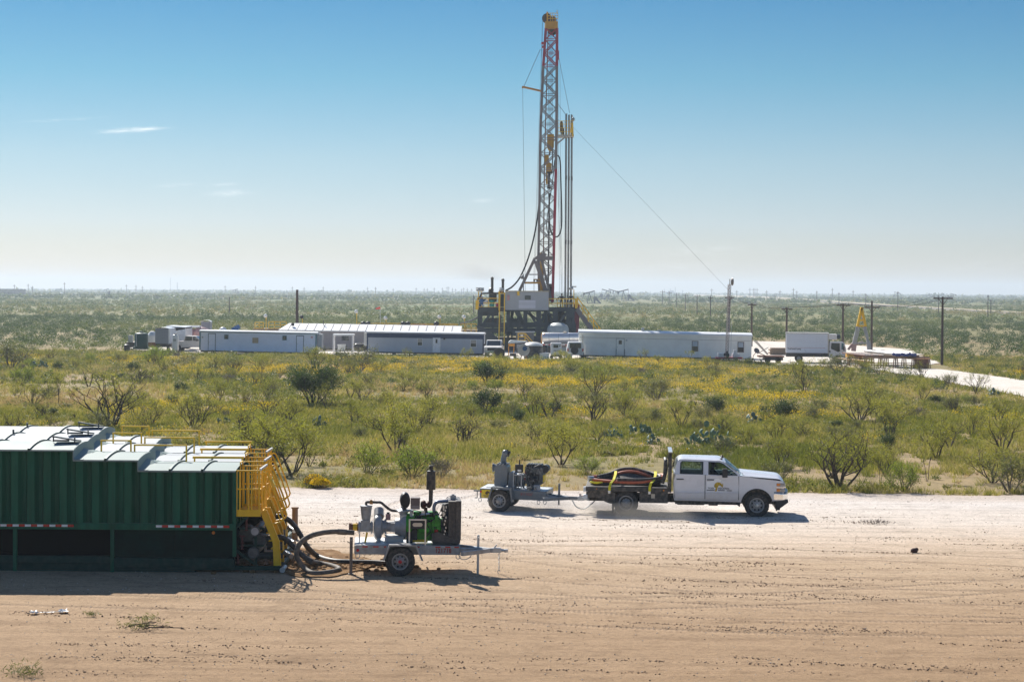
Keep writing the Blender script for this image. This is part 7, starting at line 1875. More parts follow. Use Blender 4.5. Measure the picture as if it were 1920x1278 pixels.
for i, (z0, z1) in enumerate(zip(zs[:-1], zs[1:])):
    w_ = .16
    c0 = [(xl(z0) + w_ * dx, w_ * dy + .2, z0) for dx, dy in ((-1, -.6), (1, -.6), (0, 1))]; c1 = [(xl(z1) + w_ * dx, w_ * dy + .2, z1) for dx, dy in ((-1, -.6), (1, -.6), (0, 1))]
    for k in range(3): m.bar(c0[k], c1[k], .055); m.bar(c0[k], c1[(k + 1) % 3], .035); m.bar(c1[k], c1[(k + 1) % 3], .035)
m.build('lattice', M('pinkish galv', (.46, .40, .39), .5, .3, var=.3, vs=1.2), t)
m = MB(); p = K(1370, 528); m.T = Matrix.Translation(p) @ Matrix.Rotation(R(90), 4, 'Y'); m.lathe([(.001, .0), (.3, .05), (.42, .16), (.43, .2), (.3, .3), (.001, .34)], (0, 0, 0), 'z', 18); m.T = None; m.bar(K(1368.3, 534), K(1368.3, 523), .07); m.build('dish', M('brown grey dish', (.24, .2, .18), .5, var=.3, vs=2), t)
m = MB(); m.bar((.35, .5, .5), (.42, .5, 4.2), .04); m.build('aerial', grey_metal, t)
# planks, ramps and small things on the white ground
m = MB()
for (a, b_, z) in ((1100, 1262, .1), (1330, 1400, .08)): m.bx(at(a, 600, 217).x, at(b_, 600, 217).x, 216.8, 217.1, .06, .06 + z)
o = m.build('skirting_boards', white_paint); tag(o, 'pale boards lying along the foot of the cream trailer', 'boards')
# ------------------------------------------------------------------ utility poles and wires
PB = {}
def pole(px, ytop, ybase, arm=0, d=None, label=None, group='power poles far out on the plain', double=False, rad=None, armdrop=3.0):
    if d is None:
        g_ = G(px, ybase); d = min(g_.y, 3200) if g_.y > 0 else 3200
    s = F / d
    loc = at(px, 600, d); loc.z = 0
    top = at(px, ytop, d); h = top.z
    key = 'pole'
    m = MB(); r = rad or max(.13, .55 / s)
    b_ = at(px, ytop, d); k = .00625 * h
    m.cyl((0, 0, -.1), (0, 0, h), r * 1.15, r * .8, n=8)
    o = m.build('shaft' if arm else 'utility_pole', wood_pole)
    if arm:
        t = thing('utility_pole', label or 'x', 'power pole', loc, group=group)
        o.parent = t
        m = MB(); za = h - armdrop / s; w_ = arm / s; m.bx(-w_, w_, -.16 - r, -r + .02, za - max(.07, .3 / s), za + max(.07, .3 / s)); m.build('crossarm', wood_pole, t)
        if d < 330:
            m = MB(); m.bar((-w_ * .5, -.2, za), (0, -.2, za - .7), .05); m.bar((w_ * .5, -.2, za), (0, -.2, za - .7), .05); m.build('brace', wood_pole, t)
        m = MB()
        for q in (-.92, -.55, .55, .92): m.cyl((w_ * q, -.15, za + .08), (w_ * q, -.15, za + .3), max(.05, .25 / s), n=6)
        m.build('insulator', grey_metal, t)
        PB[px] = (loc + Vector((-w_ * .9, -.15, za + .25)), loc + Vector((w_ * .9, -.15, za + .25)), loc + Vector((w_ * .5, -.15, za + .25)))
        return t
    o.location = loc
    return tag(o, label or 'x', 'power pole', group)


near = [(1767, 556, 684, 18, 'tall brown power pole standing at the roadside right of the brown crate'), (1634.5, 564, 668, 14, 'brown power pole directly right of the yellow hoist frame'), (1580.5, 569, 668, 13, 'brown power pole rising behind the cab of the box truck'), (1475, 576, 662, 10, 'brown power pole rising behind the tail of the box truck'), (1409.5, 568, 650, 8, 'brown power pole past the right end of the cream trailer'), (1367.3, 555, 640, 8, 'power pole lined up behind the lattice communications mast')]
for px, yt, yb, arm, lab in near: pole(px, yt, yb, arm, label=lab, group='brown power poles along the white road', armdrop=3.2 if px < 1600 or px > 1700 else 12)
line = [(1332, 555, 598), (1306.7, 552.5, 592), (1284.7, 551, 583), (1268, 549, 577), (1254.3, 546, 571), (1241.7, 544, 571)]
words = ['first and nearest', 'second', 'third', 'fourth', 'fifth', 'sixth and farthest']
for (px, yt, yb), wd in zip(line, words): pole(px, yt, yb, 5, label='%s pole of the power line running away right of the pumpjacks' % wd, group='power line running away over the plain')
pole(557, 543, 618, 0, d=262, label='single dark pole standing behind the pale blue trailer', rad=.2)
pole(430, 557, 592, 0, label='thin dark pole on the plain above the pale blue trailer')
pole(888, 553, 592, 0, label='thin dark pole just left of the rig platform')
far = [(27, 533, 553), (53, 532, 552), (61, 536, 558), (121, 529, 553), (237, 533, 551), (255, 534, 551.5), (267, 536, 552), (422, 535, 552), (479, 536, 552), (548, 537, 552), (570, 538, 552), (606, 537, 551.5), (689, 538, 552), (704, 538, 557), (737, 540, 552), (780, 539, 553), (795, 540, 553), (801, 540, 552), (814, 539, 552), (829, 539, 551.5), (838, 537, 552), (841, 537, 552), (848, 540, 552), (854, 541, 552), (865, 541, 552), (869, 539, 552), (876, 540, 552), (884, 541, 552), (1381, 544, 560), (1405.5, 540, 558), (1412, 540, 558), (1415, 540, 558), (1419, 540, 558), (1437, 544, 561), (1462, 544, 562), (1487, 540, 564), (1493.5, 545, 564), (1531, 545, 568), (1560, 540, 563), (1572.5, 548, 570), (1599, 544, 563), (1623, 550, 573), (1683, 546, 584), (1759.5, 553, 589), (1852, 553, 594), (1857.5, 561, 592), (1334, 541, 560)]
for px, yt, yb in far:
    if yb >= 556 and px > 1300: pole(px, yt, yb, 3.0 if px < 1500 else 2.2, label='small distant power pole near the highway on the right of the plain', group='distant power poles by the highway')
    else: pole(px, yt, yb, 2.4, label='tiny distant power pole on the left horizon', group='distant power poles on the left horizon')


def wires(keys, label, slack=.5):
    m = MB()
    for a, b_ in zip(keys[:-1], keys[1:]):
        for k in range(3):
            A, B_ = PB[a][k], PB[b_][k]; sg = slack * (A - B_).length / 40
            m.tube([A.lerp(B_, i / 10) - Vector((0, 0, sg * 4 * (i / 10) * (1 - i / 10))) for i in range(11)], .014, 4, cap=False)
    o = m.build('power_line', M('power wire', (.02, .02, .022), .9, var=.1, spec=0) if 'power wire' not in bpy.data.materials else bpy.data.materials['power wire'])
    tag(o, label, 'power line')


wires([1767, 1634.5, 1580.5], 'sagging wires between the brown poles from the brown crate to the box truck', .8)
wires([1475, 1409.5, 1367.3, 1332, 1306.7, 1284.7, 1268, 1254.3, 1241.7], 'thin wires strung along the pole line running away over the plain', .6)
wires([1475, 1580.5], 'wires between the two poles above the box truck', .6)
m = MB()
for d_, z_ in ((700, 6.0), (690, 5.2)):
    m.tube([Vector((-190 + 380 * i / 40, d_ - 40 * math.sin(i / 40 * 3), z_ - .8 * abs(math.sin(i / 40 * math.pi * 5)))) for i in range(41)], .02, 4, cap=False)
tag(m.build('power_line', bpy.data.materials['power wire']), 'long faint wires crossing the plain behind the rig', 'power line')

# ------------------------------------------------------------------ pumpjacks
pj_mat = M('pumpjack blue black', (.010, .018, .022), .5, var=.1)
def pumpjack():
    t = thing('pumpjack', 'x', 'pumpjack')
    m = MB(); m.bar((-3.6, 0, 6.2), (2.9, 0, 7.9), .5, .75); m.build('walking_beam', pj_mat, t)
    m = MB(); m.prism([(-4.3, 6.5), (-3.5, 6.9), (-3.2, 6.2), (-3.6, 5.0), (-3.9, 3.8), (-4.3, 5.2)], -.25, .25); m.build('horse_head', pj_mat, t)
    m = MB()
    for y in (-.8, .8): m.bar((-.6, 0, 6.9), (-1.7, y, .5), .3); m.bar((-.6, 0, 6.9), (1.5, y, .5), .3)
    m.build('samson_post', pj_mat, t)
    m = MB()
    for y in (-.6, .6): m.bar((2.8, y * .3, 7.8), (2.8, y, 3.6), .16)
    m.build('pitman_arm', pj_mat, t)
    m = MB(); m.prism([(1.6, 3.4), (2.6, 4.2), (3.4, 4.5), (4.3, 4.1), (4.5, 3.2), (6.6, .9), (7.0, .4), (5.9, .3), (3.4, 2.1), (3.3, .4), (2.2, .4), (2.3, 2.9)], -.6, .6); m.build('crank', pj_mat, t)
    m = MB(); m.bx(-1.9, 7.0, -.9, .9, .05, .45); m.build('base', pj_mat, t)
    m = MB(); m.bar((-3.9, 0, 3.9), (-3.9, 0, 0), .07); m.build('polished_rod', pj_mat, t)
    return t


def put_pj(o, px, ybase, height_px, lab, mirror=False):
    d = min(G(px, ybase).y, 2600); s = height_px * d / F / 8.0
    p = at(px, 600, d); o.location = (p.x, d, 0); o.scale = (-s if mirror else s, s, s); o['label'] = lab; o['group'] = 'pumpjacks out on the plain'


pj = pumpjack(); put_pj(pj, 1106, 569, 24, 'largest dark pumpjack, just right of the rig stairs')
for px, yb, hp, lab, mi in ((1135, 561, 19, 'pumpjack with lowered beam, left of a close pair on the plain', True), (1148, 562, 20, 'pumpjack with lowered beam, right of a close pair on the plain', True), (1170, 564, 22, 'pumpjack with raised beam, right of the close pair', False), (1681, 559, 13, 'far pumpjack in front of the horizon above the pipe crate', True), (1786, 562, 12, 'far pumpjack at the horizon right of the tall roadside pole', True), (1455, 552, 9, 'tiny pumpjack beside distant poles at the horizon', True), (442, 549, 11, 'tiny pale pumpjack on the left horizon', False), (200, 550, 10, 'tiny pumpjack on the horizon at the far left', False)):
    c = dup(pj, (0, 0, 0)); put_pj(c, px, yb, hp, lab, mi)

# ------------------------------------------------------------------ far buildings and masts
def far_thing(name, label, cat, px, ybase, dmax=3600):
    d = min(G(px, ybase).y, dmax); p = at(px, 600, d); t = thing(name, label, cat, (p.x, d, 0)); return t, d / F


t, u = far_thing('open_shed', 'long low open shed at the left edge below the horizon', 'shed', 20, 554); K = lambda px, py: ((px - 20) * u, (0), (0))
m = MB(); m.bx(-30 * u, 23 * u, 0, 12, 10.2 * u, 12.2 * u); m.build('roof', M('brown grey roof', (.16, .15, .14), .6, var=.1), t); m = MB()
for px in (-4, 10, 22, 30): m.bx((px - 20) * u, (px - 17) * u if px < 22 else (px - 14) * u, 1, 3, 0, 10.2 * u)
m.bx(-30 * u, 23 * u, 11, 12, 0, 10 * u); m.build('wall', M('pale grey wall', (.34, .33, .33), .6, var=.1), t)
t, u = far_thing('water_hauler', 'tiny white truck on the far track at the left', 'truck', 114, 553.5); m = MB(); m.bx(-3 * u, 3 * u, 0, 3, 1 * u, 4.2 * u); m.ell((0, 1.5, 4 * u), (3 * u, 1.4, 1.4 * u)); m.build('body', white_paint, t); m = MB(); m.cyl((-2 * u, 0, .8 * u), (-2 * u, 3, .8 * u), .8 * u); m.cyl((2 * u, 0, .8 * u), (2 * u, 3, .8 * u), .8 * u); m.build('wheel', rubber, t)
t, u = far_thing('highway_car', 'tiny pale vehicle on the highway left of the power pole cluster', 'car', 1397, 557.5); m = MB(); m.prism([(-3 * u, .5 * u), (3 * u, .5 * u), (3 * u, 2 * u), (1.5 * u, 2.2 * u), (.5 * u, 3.4 * u), (-2.5 * u, 3.4 * u), (-3 * u, 2 * u)], 0, 2); m.build('body', M('blue grey car', (.35, .42, .5), .4, var=.1), t); m = MB(); m.cyl((-2 * u, 0, .6 * u), (-2 * u, 2, .6 * u), .6 * u); m.cyl((2 * u, 0, .6 * u), (2 * u, 2, .6 * u), .6 * u); m.build('wheel', rubber, t)
for px, h, lab in ((319.5, 28, 'taller of two thin radio masts on the left horizon'), (332.5, 19, 'shorter and thicker of two radio masts on the left horizon')):
    t, u = far_thing('radio_mast', lab, 'mast', px, 546.6, 4200); m = MB(); m.cyl((0, 0, 0), (0, 0, h * u), .55 if h > 20 else .9, .3, n=6)
    for k in range(5): m.cyl((0, 0, h * u * (.5 + .09 * k)), (0, 0, h * u * (.5 + .09 * k) + .8), 1.1, n=6)
    m.build('lattice', M('mast grey', (.30, .32, .34), .5, var=.1), t)
t, u = far_thing('storage_tank', 'dark tank standing on the plain at the left', 'tank', 205, 549.5, 1800); m = MB(); m.cyl((0, 0, 0), (0, 0, 10 * u), 2 * u, n=12); m.ell((0, 0, 10 * u), (2 * u, 2 * u, .8 * u)); m.build('body', pj_mat, t)
t, u = far_thing('refinery', 'hazy refinery with stacks on the horizon right of the rig', 'refinery', 1260, 547.2, 5200)
m = MB()
for px, w_, h in ((1203, 6, 5), (1210, 4, 3.5), (1228, 3, 4), (1250, 4, 4), (1256, 7, 7), (1260, 5, 8), (1264, 3, 5), (1236, 4, 2.5), (1165, 9, 5), (1154, 7, 4), (1275, 3, 3)): m.bx((px - w_ / 2 - 1260) * u, (px + w_ / 2 - 1260) * u, 0, 20, 0, h * u)
m.build('block', M('refinery blue', (.20, .24, .28), .6, var=.1), t)
m = MB()
for px, h in ((1245.5, 11), (1256.5, 11), (1266, 14), (1280, 9), (1219, 6)): m.cyl(((px - 1260) * u, 5, 0), ((px - 1260) * u, 5, h * u), 1.0, n=6)
m.build('stack', bpy.data.materials['refinery blue'], t)
t, u = far_thing('dome_tank', 'small pale yellow dome out on the plain above the bent scrap frame', 'tank', 1426, 587); m = MB(); m.lathe([(3 * u, 0), (3 * u, 2.2 * u), (2.2 * u, 3.4 * u), (.01, 4 * u)], (0, 0, 0), 'z', 14); m.build('body', M('pale yellow dome', (.60, .52, .28), .5, var=.1), t)
# smoke from the exhausts and dust behind the wheels
def puff(name, parts, mat, label=None):
    m = MB()
    for c, r in parts: m.ell(c, r, 18, 12)
    o = m.build(name, mat, fix=False); tag(o, kind='stuff'); return o


for i, (px, py, sx) in enumerate(((923, 520, 1), (943, 523, .8))):
    for k in range(6):
        c = at(px - 4 - k * 10 * sx, py - 1.5 - k * 2.0, RD - 2); puff('exhaust_smoke', [(c, (.7 + .38 * k, .7 + .3 * k, .35 + .16 * k))], volmat('smoke', (.42, .38, .34), .03 / (1 + k * .9), 0))
for px, py, rx, rz_, dn in ((1170, 962, 1.5, .34, .22), (1215, 966, 2.4, .35, .20), (1110, 960, 2.6, .35, .15), (1265, 970, 2.0, .3, .12), (960, 953, 2.6, .4, .10), (1030, 955, 3.0, .35, .08), (1340, 972, 1.6, .25, .06)):
    c = G(px, py + 6); c.z = rz_ * .6; puff('road_dust', [(c, (rx, .9, rz_))], volmat('dust', (.92, .84, .74), dn, .3))
# ------------------------------------------------------------------ vegetation
leaf_mesquite = leafmat('mesquite leaf', [(.13, .145, .028), (.215, .225, .040), (.31, .30, .055), (.39, .355, .085)])
leaf_bright = leafmat('bright leaf', [(.09, .135, .02), (.16, .215, .03), (.23, .28, .045), (.31, .34, .07)])
leaf_dark = leafmat('dark leaf', [(0.022, 0.042, 0.014), (0.042, 0.072, 0.022), (0.072, 0.108, 0.030), (0.108, 0.144, 0.036)], .3)
leaf_olive = leafmat('olive leaf', [(0.068, 0.081, 0.027), (0.121, 0.135, 0.041), (0.176, 0.182, 0.061), (0.243, 0.230, 0.081)], .35)
leaf_grey = leafmat('dead twig', [(.07, .055, .05), (.12, .10, .085), (.18, .15, .12), (.24, .2, .16)], .15)
leaf_under = leafmat('forb leaf', [(.05, .065, .02), (.10, .125, .028), (.165, .185, .042), (.24, .23, .065), (.2, .155, .085)], .35)
flower_y = leafmat('yellow flower', [(.55, .36, .01), (.70, .48, .01), (.80, .58, .02), (.85, .66, .04)], .3)
grass_m = leafmat('grass blade', [(.095, .115, .024), (.148, .165, .034), (.23, .22, .048), (.32, .285, .08), (.43, .365, .165), (.35, .245, .125)], .44)
scrub_m = leafmat('scrub leaf', [(.055, .088, .024), (.092, .132, .034), (.145, .178, .048), (.21, .215, .068), (.31, .265, .115)], .3)
bark = M('bush bark', (.075, .055, .045), .85, var=.3, vs=6)
bark_grey = M('grey bark', (.15, .125, .11), .85, var=.3, vs=6)
pad_green = M('cactus pad', (.15, .24, .15), .6, var=.25, vs=5)
pad_dark = M('dark cactus pad', (.11, .18, .12), .6, var=.25, vs=5)


def leaf_cloud(name, C, half_len, half_w, mat, rg, up=.3, parent=None, tint=None):
    n = len(C)
    a = rg.normal(size=(n, 3)); a[:, 2] = a[:, 2] * .8 + up; a /= np.linalg.norm(a, axis=1, keepdims=True)
    b = np.cross(a, rg.normal(size=(n, 3))); b /= np.linalg.norm(b, axis=1, keepdims=True)
    hl = (half_len * rg.uniform(.6, 1.4, n))[:, None]; hw = (half_w * rg.uniform(.7, 1.3, n))[:, None]
    V = np.stack([C - a * hl, C + b * hw, C + a * hl, C - b * hw], 1).reshape(-1, 3)
    tv = np.repeat(np.clip(rg.normal(.5, .2, n) if tint is None else tint, 0, 1), 4)
    return raw_mesh(name, V, 4, n, mat, {'tint': tv}, parent=parent)


def bush(name, label, cat, h, spread, nst, levels, nleaf, leaf, mat, bmat, seed, jitter=.09, thick=.03, lean=.75, kids=3, hide_stems=False):
    rp = random.Random(seed); rg = np.random.default_rng(seed)
    t = thing(name, label, cat)
    m = MB(); sites = []

    def grow(p, d, ln, r, lv):
        pts = [p.copy()]; q = p.copy(); dd = d.copy()
        for i in range(4):
            dd = (dd + Vector((rp.uniform(-.25, .25), rp.uniform(-.25, .25), rp.uniform(-.05, .22)))).normalized()
            q = q + dd * ln / 4; pts.append(q.copy())
        m.tube(pts, [r * (1 - .16 * i) for i in range(5)], 4 if lv > 0 else 5, cap=False)
        if lv >= levels - 1: sites.extend([(a, b_) for a, b_ in zip(pts[1:-1], pts[2:])])
        elif lv == levels - 2: sites.extend([(pts[3], pts[4])])
        if lv < levels:
            for k in range(rp.randint(max(2, kids - 1), kids + 1)):
                i = rp.choice((2, 3, 4)); b_ = pts[i]; ax = Vector((rp.gauss(0, 1), rp.gauss(0, 1), rp.gauss(.15, .6))).normalized()
                nd = (dd + ax * .85).normalized()
                grow(b_, nd, ln * rp.uniform(.5, .72), r * .5, lv + 1)
    for k in range(nst):
        an = 2 * math.pi * (k + rp.random() * .8) / nst; le = lean * rp.uniform(.35, 1.1)
        d = Vector((math.cos(an) * le, math.sin(an) * le, 1)).normalized()
        grow(Vector((math.cos(an) * .06, math.sin(an) * .06, -.05)), d, h * .52, thick, 0)
    # fit to the wanted height and spread
    co = np.array(m.v); zmax = np.percentile(co[:, 2], 99.5); rr = np.percentile(np.hypot(co[:, 0], co[:, 1]), 97)
    sz = h / zmax; sr = spread / 2 / rr
    m.v = [(x * sr, y * sr, z * sz) for x, y, z in m.v]
    m.build('branches', bmat, t, fix=False)
    A = np.array([[*a] for a, b_ in sites]) * (sr, sr, sz); B = np.array([[*b_] for a, b_ in sites]) * (sr, sr, sz)
    if nleaf:
        i = rg.integers(0, len(A), nleaf); f = rg.random((nleaf, 1))
        C = A[i] * (1 - f) + B[i] * f + rg.normal(scale=jitter, size=(nleaf, 3)); C[:, 2] = np.maximum(C[:, 2], .03)
        cl = vnoise(C[:, 0] * 3 + 9, C[:, 1] * 3 + C[:, 2] * 2.1, seed)
        leaf_cloud('foliage', C, leaf[0], leaf[1], mat, rg, parent=t, tint=np.clip(.25 + .5 * cl + rg.normal(0, .12, nleaf), 0, 1))
    return t


def cactus(seed, w, h, mat):
    rp = random.Random(seed); t = thing('prickly_pear', 'x', 'cactus'); m = MB()
    for k in range(int(w * 30)):
        x = rp.uniform(-.5, .5) * w; top = h * (1 - 1.6 * (x / w) ** 2) * rp.choice((.55, .8, 1)); r = rp.uniform(.085, .14); z = rp.uniform(.1, 1) * top
        d = Vector((rp.uniform(-.8, .8), rp.uniform(-.4, .4), 1)).normalized()
        m.T = Matrix.Translation((x, rp.uniform(-.25, .25), max(z, r * .8))) @ d.to_track_quat('Z', 'Y').to_matrix().to_4x4() @ Matrix.Rotation(rp.uniform(-.6, .6), 4, 'Z')
        m.ell((0, 0, 0), (r * .85, r * .2, r), 12, 8); m.T = None
    m.build('pads', mat, t, fix=False)
    return t


KIND = {}
def reg(k, t, h):
    if k == 'cactus': h = max(v.co.z for v in t.children[0].data.vertices)
    KIND.setdefault(k, []).append([t, h, False])


for s in range(4): reg('mesquite', bush('mesquite_bush', 'x', 'bush', 2.0, 2.7, 5 + s % 3, 3, 2300, (.055, .012), leaf_mesquite, bark, 40 + s, .11, .032), 2.0)
for s in range(2): reg('bright', bush('green_bush', 'x', 'bush', 1.5, 2.3, 8, 2, 3000, (.045, .015), leaf_bright, bark, 60 + s, .13, .022, .9, 4), 1.5)
for s in range(3): reg('bare', bush('bare_mesquite', 'x', 'bush', 2.3, 2.9, 6, 3, 1000, (.05, .012), leaf_mesquite, bark, 70 + s, .08, .040, .7), 2.3)
for s in range(2): reg('dark', bush('dark_shrub', 'x', 'bush', 1.2, 1.8, 8, 2, 2600, (.045, .02), leaf_dark, bark, 80 + s, .12, .02, .95, 4), 1.2)
for s in range(2): reg('olive', bush('olive_shrub', 'x', 'bush', 1.3, 1.9, 7, 2, 1500, (.05, .018), leaf_olive, bark_grey, 90 + s, .12, .02, .85, 4), 1.3)
reg('grey', bush('dead_brush', 'x', 'bush', 1.0, 1.6, 12, 2, 900, (.07, .008), leaf_grey, bark_grey, 99, .10, .014, 1.0, 4), 1.0)
reg('juniper', bush('juniper', 'x', 'bush', 2.4, 3.2, 9, 2, 6500, (.07, .022), leaf_dark, bark, 101, .17, .03, .75, 4), 2.4)
reg('slim', bush('slim_mesquite', 'x', 'bush', 2.2, 1.5, 2, 3, 750, (.05, .016), leaf_mesquite, bark, 104, .09, .038, .4), 2.2)
reg('dead', bush('dead_stump', 'x', 'bush', 1.0, .7, 2, 1, 0, (.05, .02), leaf_grey, bark, 105, .1, .04, .5, 2), 1.0)
reg('cactus', cactus(5, 1.7, .95, pad_green), .8); reg('cactus', cactus(6, .8, .6, pad_dark), .6); reg('cactus', cactus(8, 1.0, .7, pad_green), .7)
t = bush('rabbitbrush', 'x', 'bush', .75, 1.5, 10, 1, 900, (.05, .012), leaf_olive, bark_grey, 110, .1, .01, 1.0, 4)
rg = np.random.default_rng(3); n = 8000; u = rg.normal(size=(n, 3)); u /= np.linalg.norm(u, axis=1, keepdims=True); u[:, 2] = np.abs(u[:, 2]) * .9 + .1
C = u * (.66, .5, .60) * rg.uniform(.88, 1.03, (n, 1)); C[:, 0] += np.where(rg.random(n) < .42, -.42, .28); C[:, 2] *= np.where(C[:, 0] < -.1, .85, 1.0)
leaf_cloud('flowers', C[C[:, 2] > .22], .036, .028, flower_y, rg, parent=t)
reg('rabbit', t, .75)

NPLANT = 0
def plant(k, x, y, hm, label, group=None, rz=None, var=None):
    global NPLANT
    L_ = KIND[k]; e = L_[(NPLANT if var is None else var) % len(L_)]; NPLANT += 1
    sc = hm / e[1]; rp_ = random.Random(NPLANT * 7 + 1); sc = (sc * rp_.uniform(.75, 1.35), sc * rp_.uniform(.75, 1.3), sc) if k not in ('rabbit', 'cactus') else (sc,) * 3; rz = random.uniform(0, 6.28) if rz is None else rz
    if not e[2]:
        e[2] = True; t = e[0]; t.location = (x, y, 0); t.rotation_euler = (0, 0, rz); t.scale = sc; t['label'] = label
        if group: t['group'] = group
        return t
    c = dup(e[0], (x, y, 0), rz, label, sc)
    if group: c['group'] = group
    elif 'group' in c: del c['group']
    return c


MAN = [
    ('rabbit', 594, 914, 31, 'yellow flowering dome-shaped bush at the road edge behind the green engine trailer', 0),
    ('juniper', 588, 762, 80, 'big dark green juniper bush, the darkest in the middle of the scrub', 0),
    ('bare', 208, 803, 108, 'tall spreading bare-stemmed mesquite behind the silver tank roofs', 0),
    ('bare', 362, 806, 66, 'sparse bare-stemmed mesquite between the tank roofs and the small cactus', 1),
    ('slim', 108, 762, 64, 'thin crooked mesquite behind the left end of the tanks', 0),
    ('dead', 166, 724, 34, 'small leafless forked bush on a pale bare patch at the left', 0),
    ('dead', 141, 788, 18, 'short dead stick standing in grass above the tank roofs', 0),
    ('slim', 657, 812, 66, 'slim dark-trunked mesquite right of the small cactus', 0),
    ('mesquite', 742, 852, 96, 'tall leafy mesquite in the scrub above the exhaust of the green engine', 1),
    ('mesquite', 548, 890, 100, 'dense green mesquite mass right beside the yellow stairs', 3),
    ('mesquite', 505, 884, 110, 'tall green mesquite directly behind the yellow stairs', 2),
    ('bright', 690, 888, 60, 'low spreading green bush between the yellow flowering bush and the exhaust stack', 1),
    ('bright', 775, 893, 62, 'bright green bush just left of the exhaust stack', 0),
    ('grey', 826, 896, 38, 'grey leafless brush just right of the exhaust stack', 0),
    ('bare', 868, 832, 62, 'open mesquite with dark stems above the grey pump trailer', 2),
    ('mesquite', 800, 800, 58, 'yellow-green mesquite bush in open grass left of centre', 3),
    ('dark', 916, 723, 42, 'dark round shrub among yellow flowers left of centre', 1),
    ('dark', 909, 775, 46, 'dark green shrub on open grass above the grey pump trailer', 0),
    ('bare', 985, 752, 46, 'small open mesquite near the middle of the scrub', 0),
    ('bare', 1030, 787, 62, 'open dark-stemmed mesquite left of the twin cactus clumps', 1),
    ('bare', 1112, 790, 66, 'dark forked mesquite above the left cactus clump', 2),
    ('mesquite', 1115, 742, 60, 'tall yellow-green mesquite in the middle of the scrub', 0),
    ('mesquite', 1172, 785, 58, 'open leafy mesquite above the twin cactus clumps', 1),
    ('olive', 1230, 750, 42, 'dark brown-green shrub standing alone below the cream trailer', 0),
    ('dark', 1342, 776, 32, 'low dark mound of shrub above the largest cactus', 0),
    ('dark', 1462, 795, 44, 'dark shrub above the bonnet of the white pickup', 1),
    ('bare', 1575, 918, 116, 'large dark-stemmed mesquite by the road right of the pickup', 0),
    ('bright', 1697, 922, 56, 'bright green leafy bush at the road edge on the right', 1),
    ('slim', 1738, 902, 84, 'airy thin mesquite above the bright roadside bush', 0),
    ('mesquite', 1612, 792, 70, 'dark-stemmed leafy mesquite in the scrub below the white road', 2),
    ('mesquite', 1668, 822, 76, 'wide olive mesquite in the middle of the right-hand scrub', 3),
    ('mesquite', 1880, 848, 84, 'large dark mesquite at the right edge of the photo', 1),
    ('olive', 1895, 922, 70, 'brown-green bush at the right edge beside the dirt road', 1),
    ('bare', 1830, 738, 46, 'bare grey-stemmed mesquite standing against the white road', 1),
    ('cactus', 598, 802, 24, 'small lone prickly pear with broad pads near the slim mesquite', 1),
    ('cactus', 1146, 822, 26, 'wide low prickly pear clump, left of three above the hose load', 0),
    ('cactus', 1198, 817, 24, 'prickly pear clump, middle of three above the hose load', 2),
    ('cactus', 1223, 832, 20, 'smallest dark prickly pear, right of three above the hose load', 1),
    ('cactus', 1326, 838, 50, 'largest prickly pear, high above the cab of the white pickup', 0),
    ('cactus', 1412, 796, 24, 'dark prickly pear in brush right of the largest cactus', 1),
    ('cactus', 72, 692, 18, 'blue-green prickly pear among bushes at the far left', 2),
    ('cactus', 1862, 742, 16, 'little prickly pear beside the white road', 1),
    ('cactus', 418, 796, 15, 'dark little prickly pear beyond the stepped tank roofs', 2),
    ('dead', 805, 752, 24, 'crooked dead branch standing in pale grass left of centre', 0),
    ('mesquite', 590, 696, 46, 'feathery mesquite before the gap between the pale blue and navy trailers', 0),
    ('olive', 672, 700, 48, 'olive mesquite beside the canopy and dark stand', 0),
    ('bright', 290, 684, 34, 'green mesquite before the grey box trailer', 1),
    ('mesquite', 62, 762, 52, 'green bush clump above the left end of the tank roofs', 1),
    ('bright', 40, 722, 40, 'bright green bush at the left edge above the tanks', 0),
    ('olive', 20, 692, 52, 'grey-green bush at the left edge near the blue-green cactus', 1),
    ('mesquite', 1508, 716, 44, 'dark bush before the rear wheels of the box truck', 2),
    ('olive', 1572, 700, 36, 'dark round bush before the cab of the box truck', 0),
    ('bare', 1205, 678, 26, 'thin leafy bush before the door of the cream trailer', 1),
]
TAKEN = []
for k, px, py, hp, lab, var in MAN:
    g_ = G(px, py); hm = hp * g_.y / F
    plant(k, g_.x, g_.y, hm, lab, rz=random.uniform(-.4, .4) if k == 'cactus' else random.uniform(0, 6.28), var=var); TAKEN.append((g_.x, g_.y, .8))

PADS = [[gp(238, 655), gp(374, 663), gp(600, 667), gp(905, 670), gp(1000, 675), gp(1090, 673), gp(1400, 678), gp(1450, 684), gp(1640, 694), gp(1800, 722), gp(1960, 752), gp(2010, 728), gp(1800, 697), gp(1760, 680), gp(1700, 655), gp(1520, 642), gp(1150, 634), gp(880, 632), gp(500, 634), gp(240, 640)],
        [gp(x, y + 2.6) for x, y in hv] + [gp(x, y - 2.6) for x, y in hv[::-1]]]


def in_poly(x, y, P):
    r = np.zeros(len(x), bool); n = len(P)
    for i in range(n):
        (x0, y0), (x1, y1) = P[i], P[(i + 1) % n]
        if y0 == y1: continue
        c = ((y0 > y) != (y1 > y)) & (x < (x1 - x0) * (y - y0) / (y1 - y0) + x0); r ^= c
    return r


def clear(x, y): return ~(in_poly(x, y, PADS[0]) | in_poly(x, y, PADS[1]))


def zone(x, d):
    px = 960 + F * x / d
    side = 'left of the rig' if px < 700 else ('below the rig' if px < 1250 else 'on the right side')
    dep = 'close to the dirt road' if d < 100 else ('in the middle of the scrub' if d < 150 else 'towards the trailers')
    return '%s, %s' % (dep, side), '%s %s' % (dep, side)


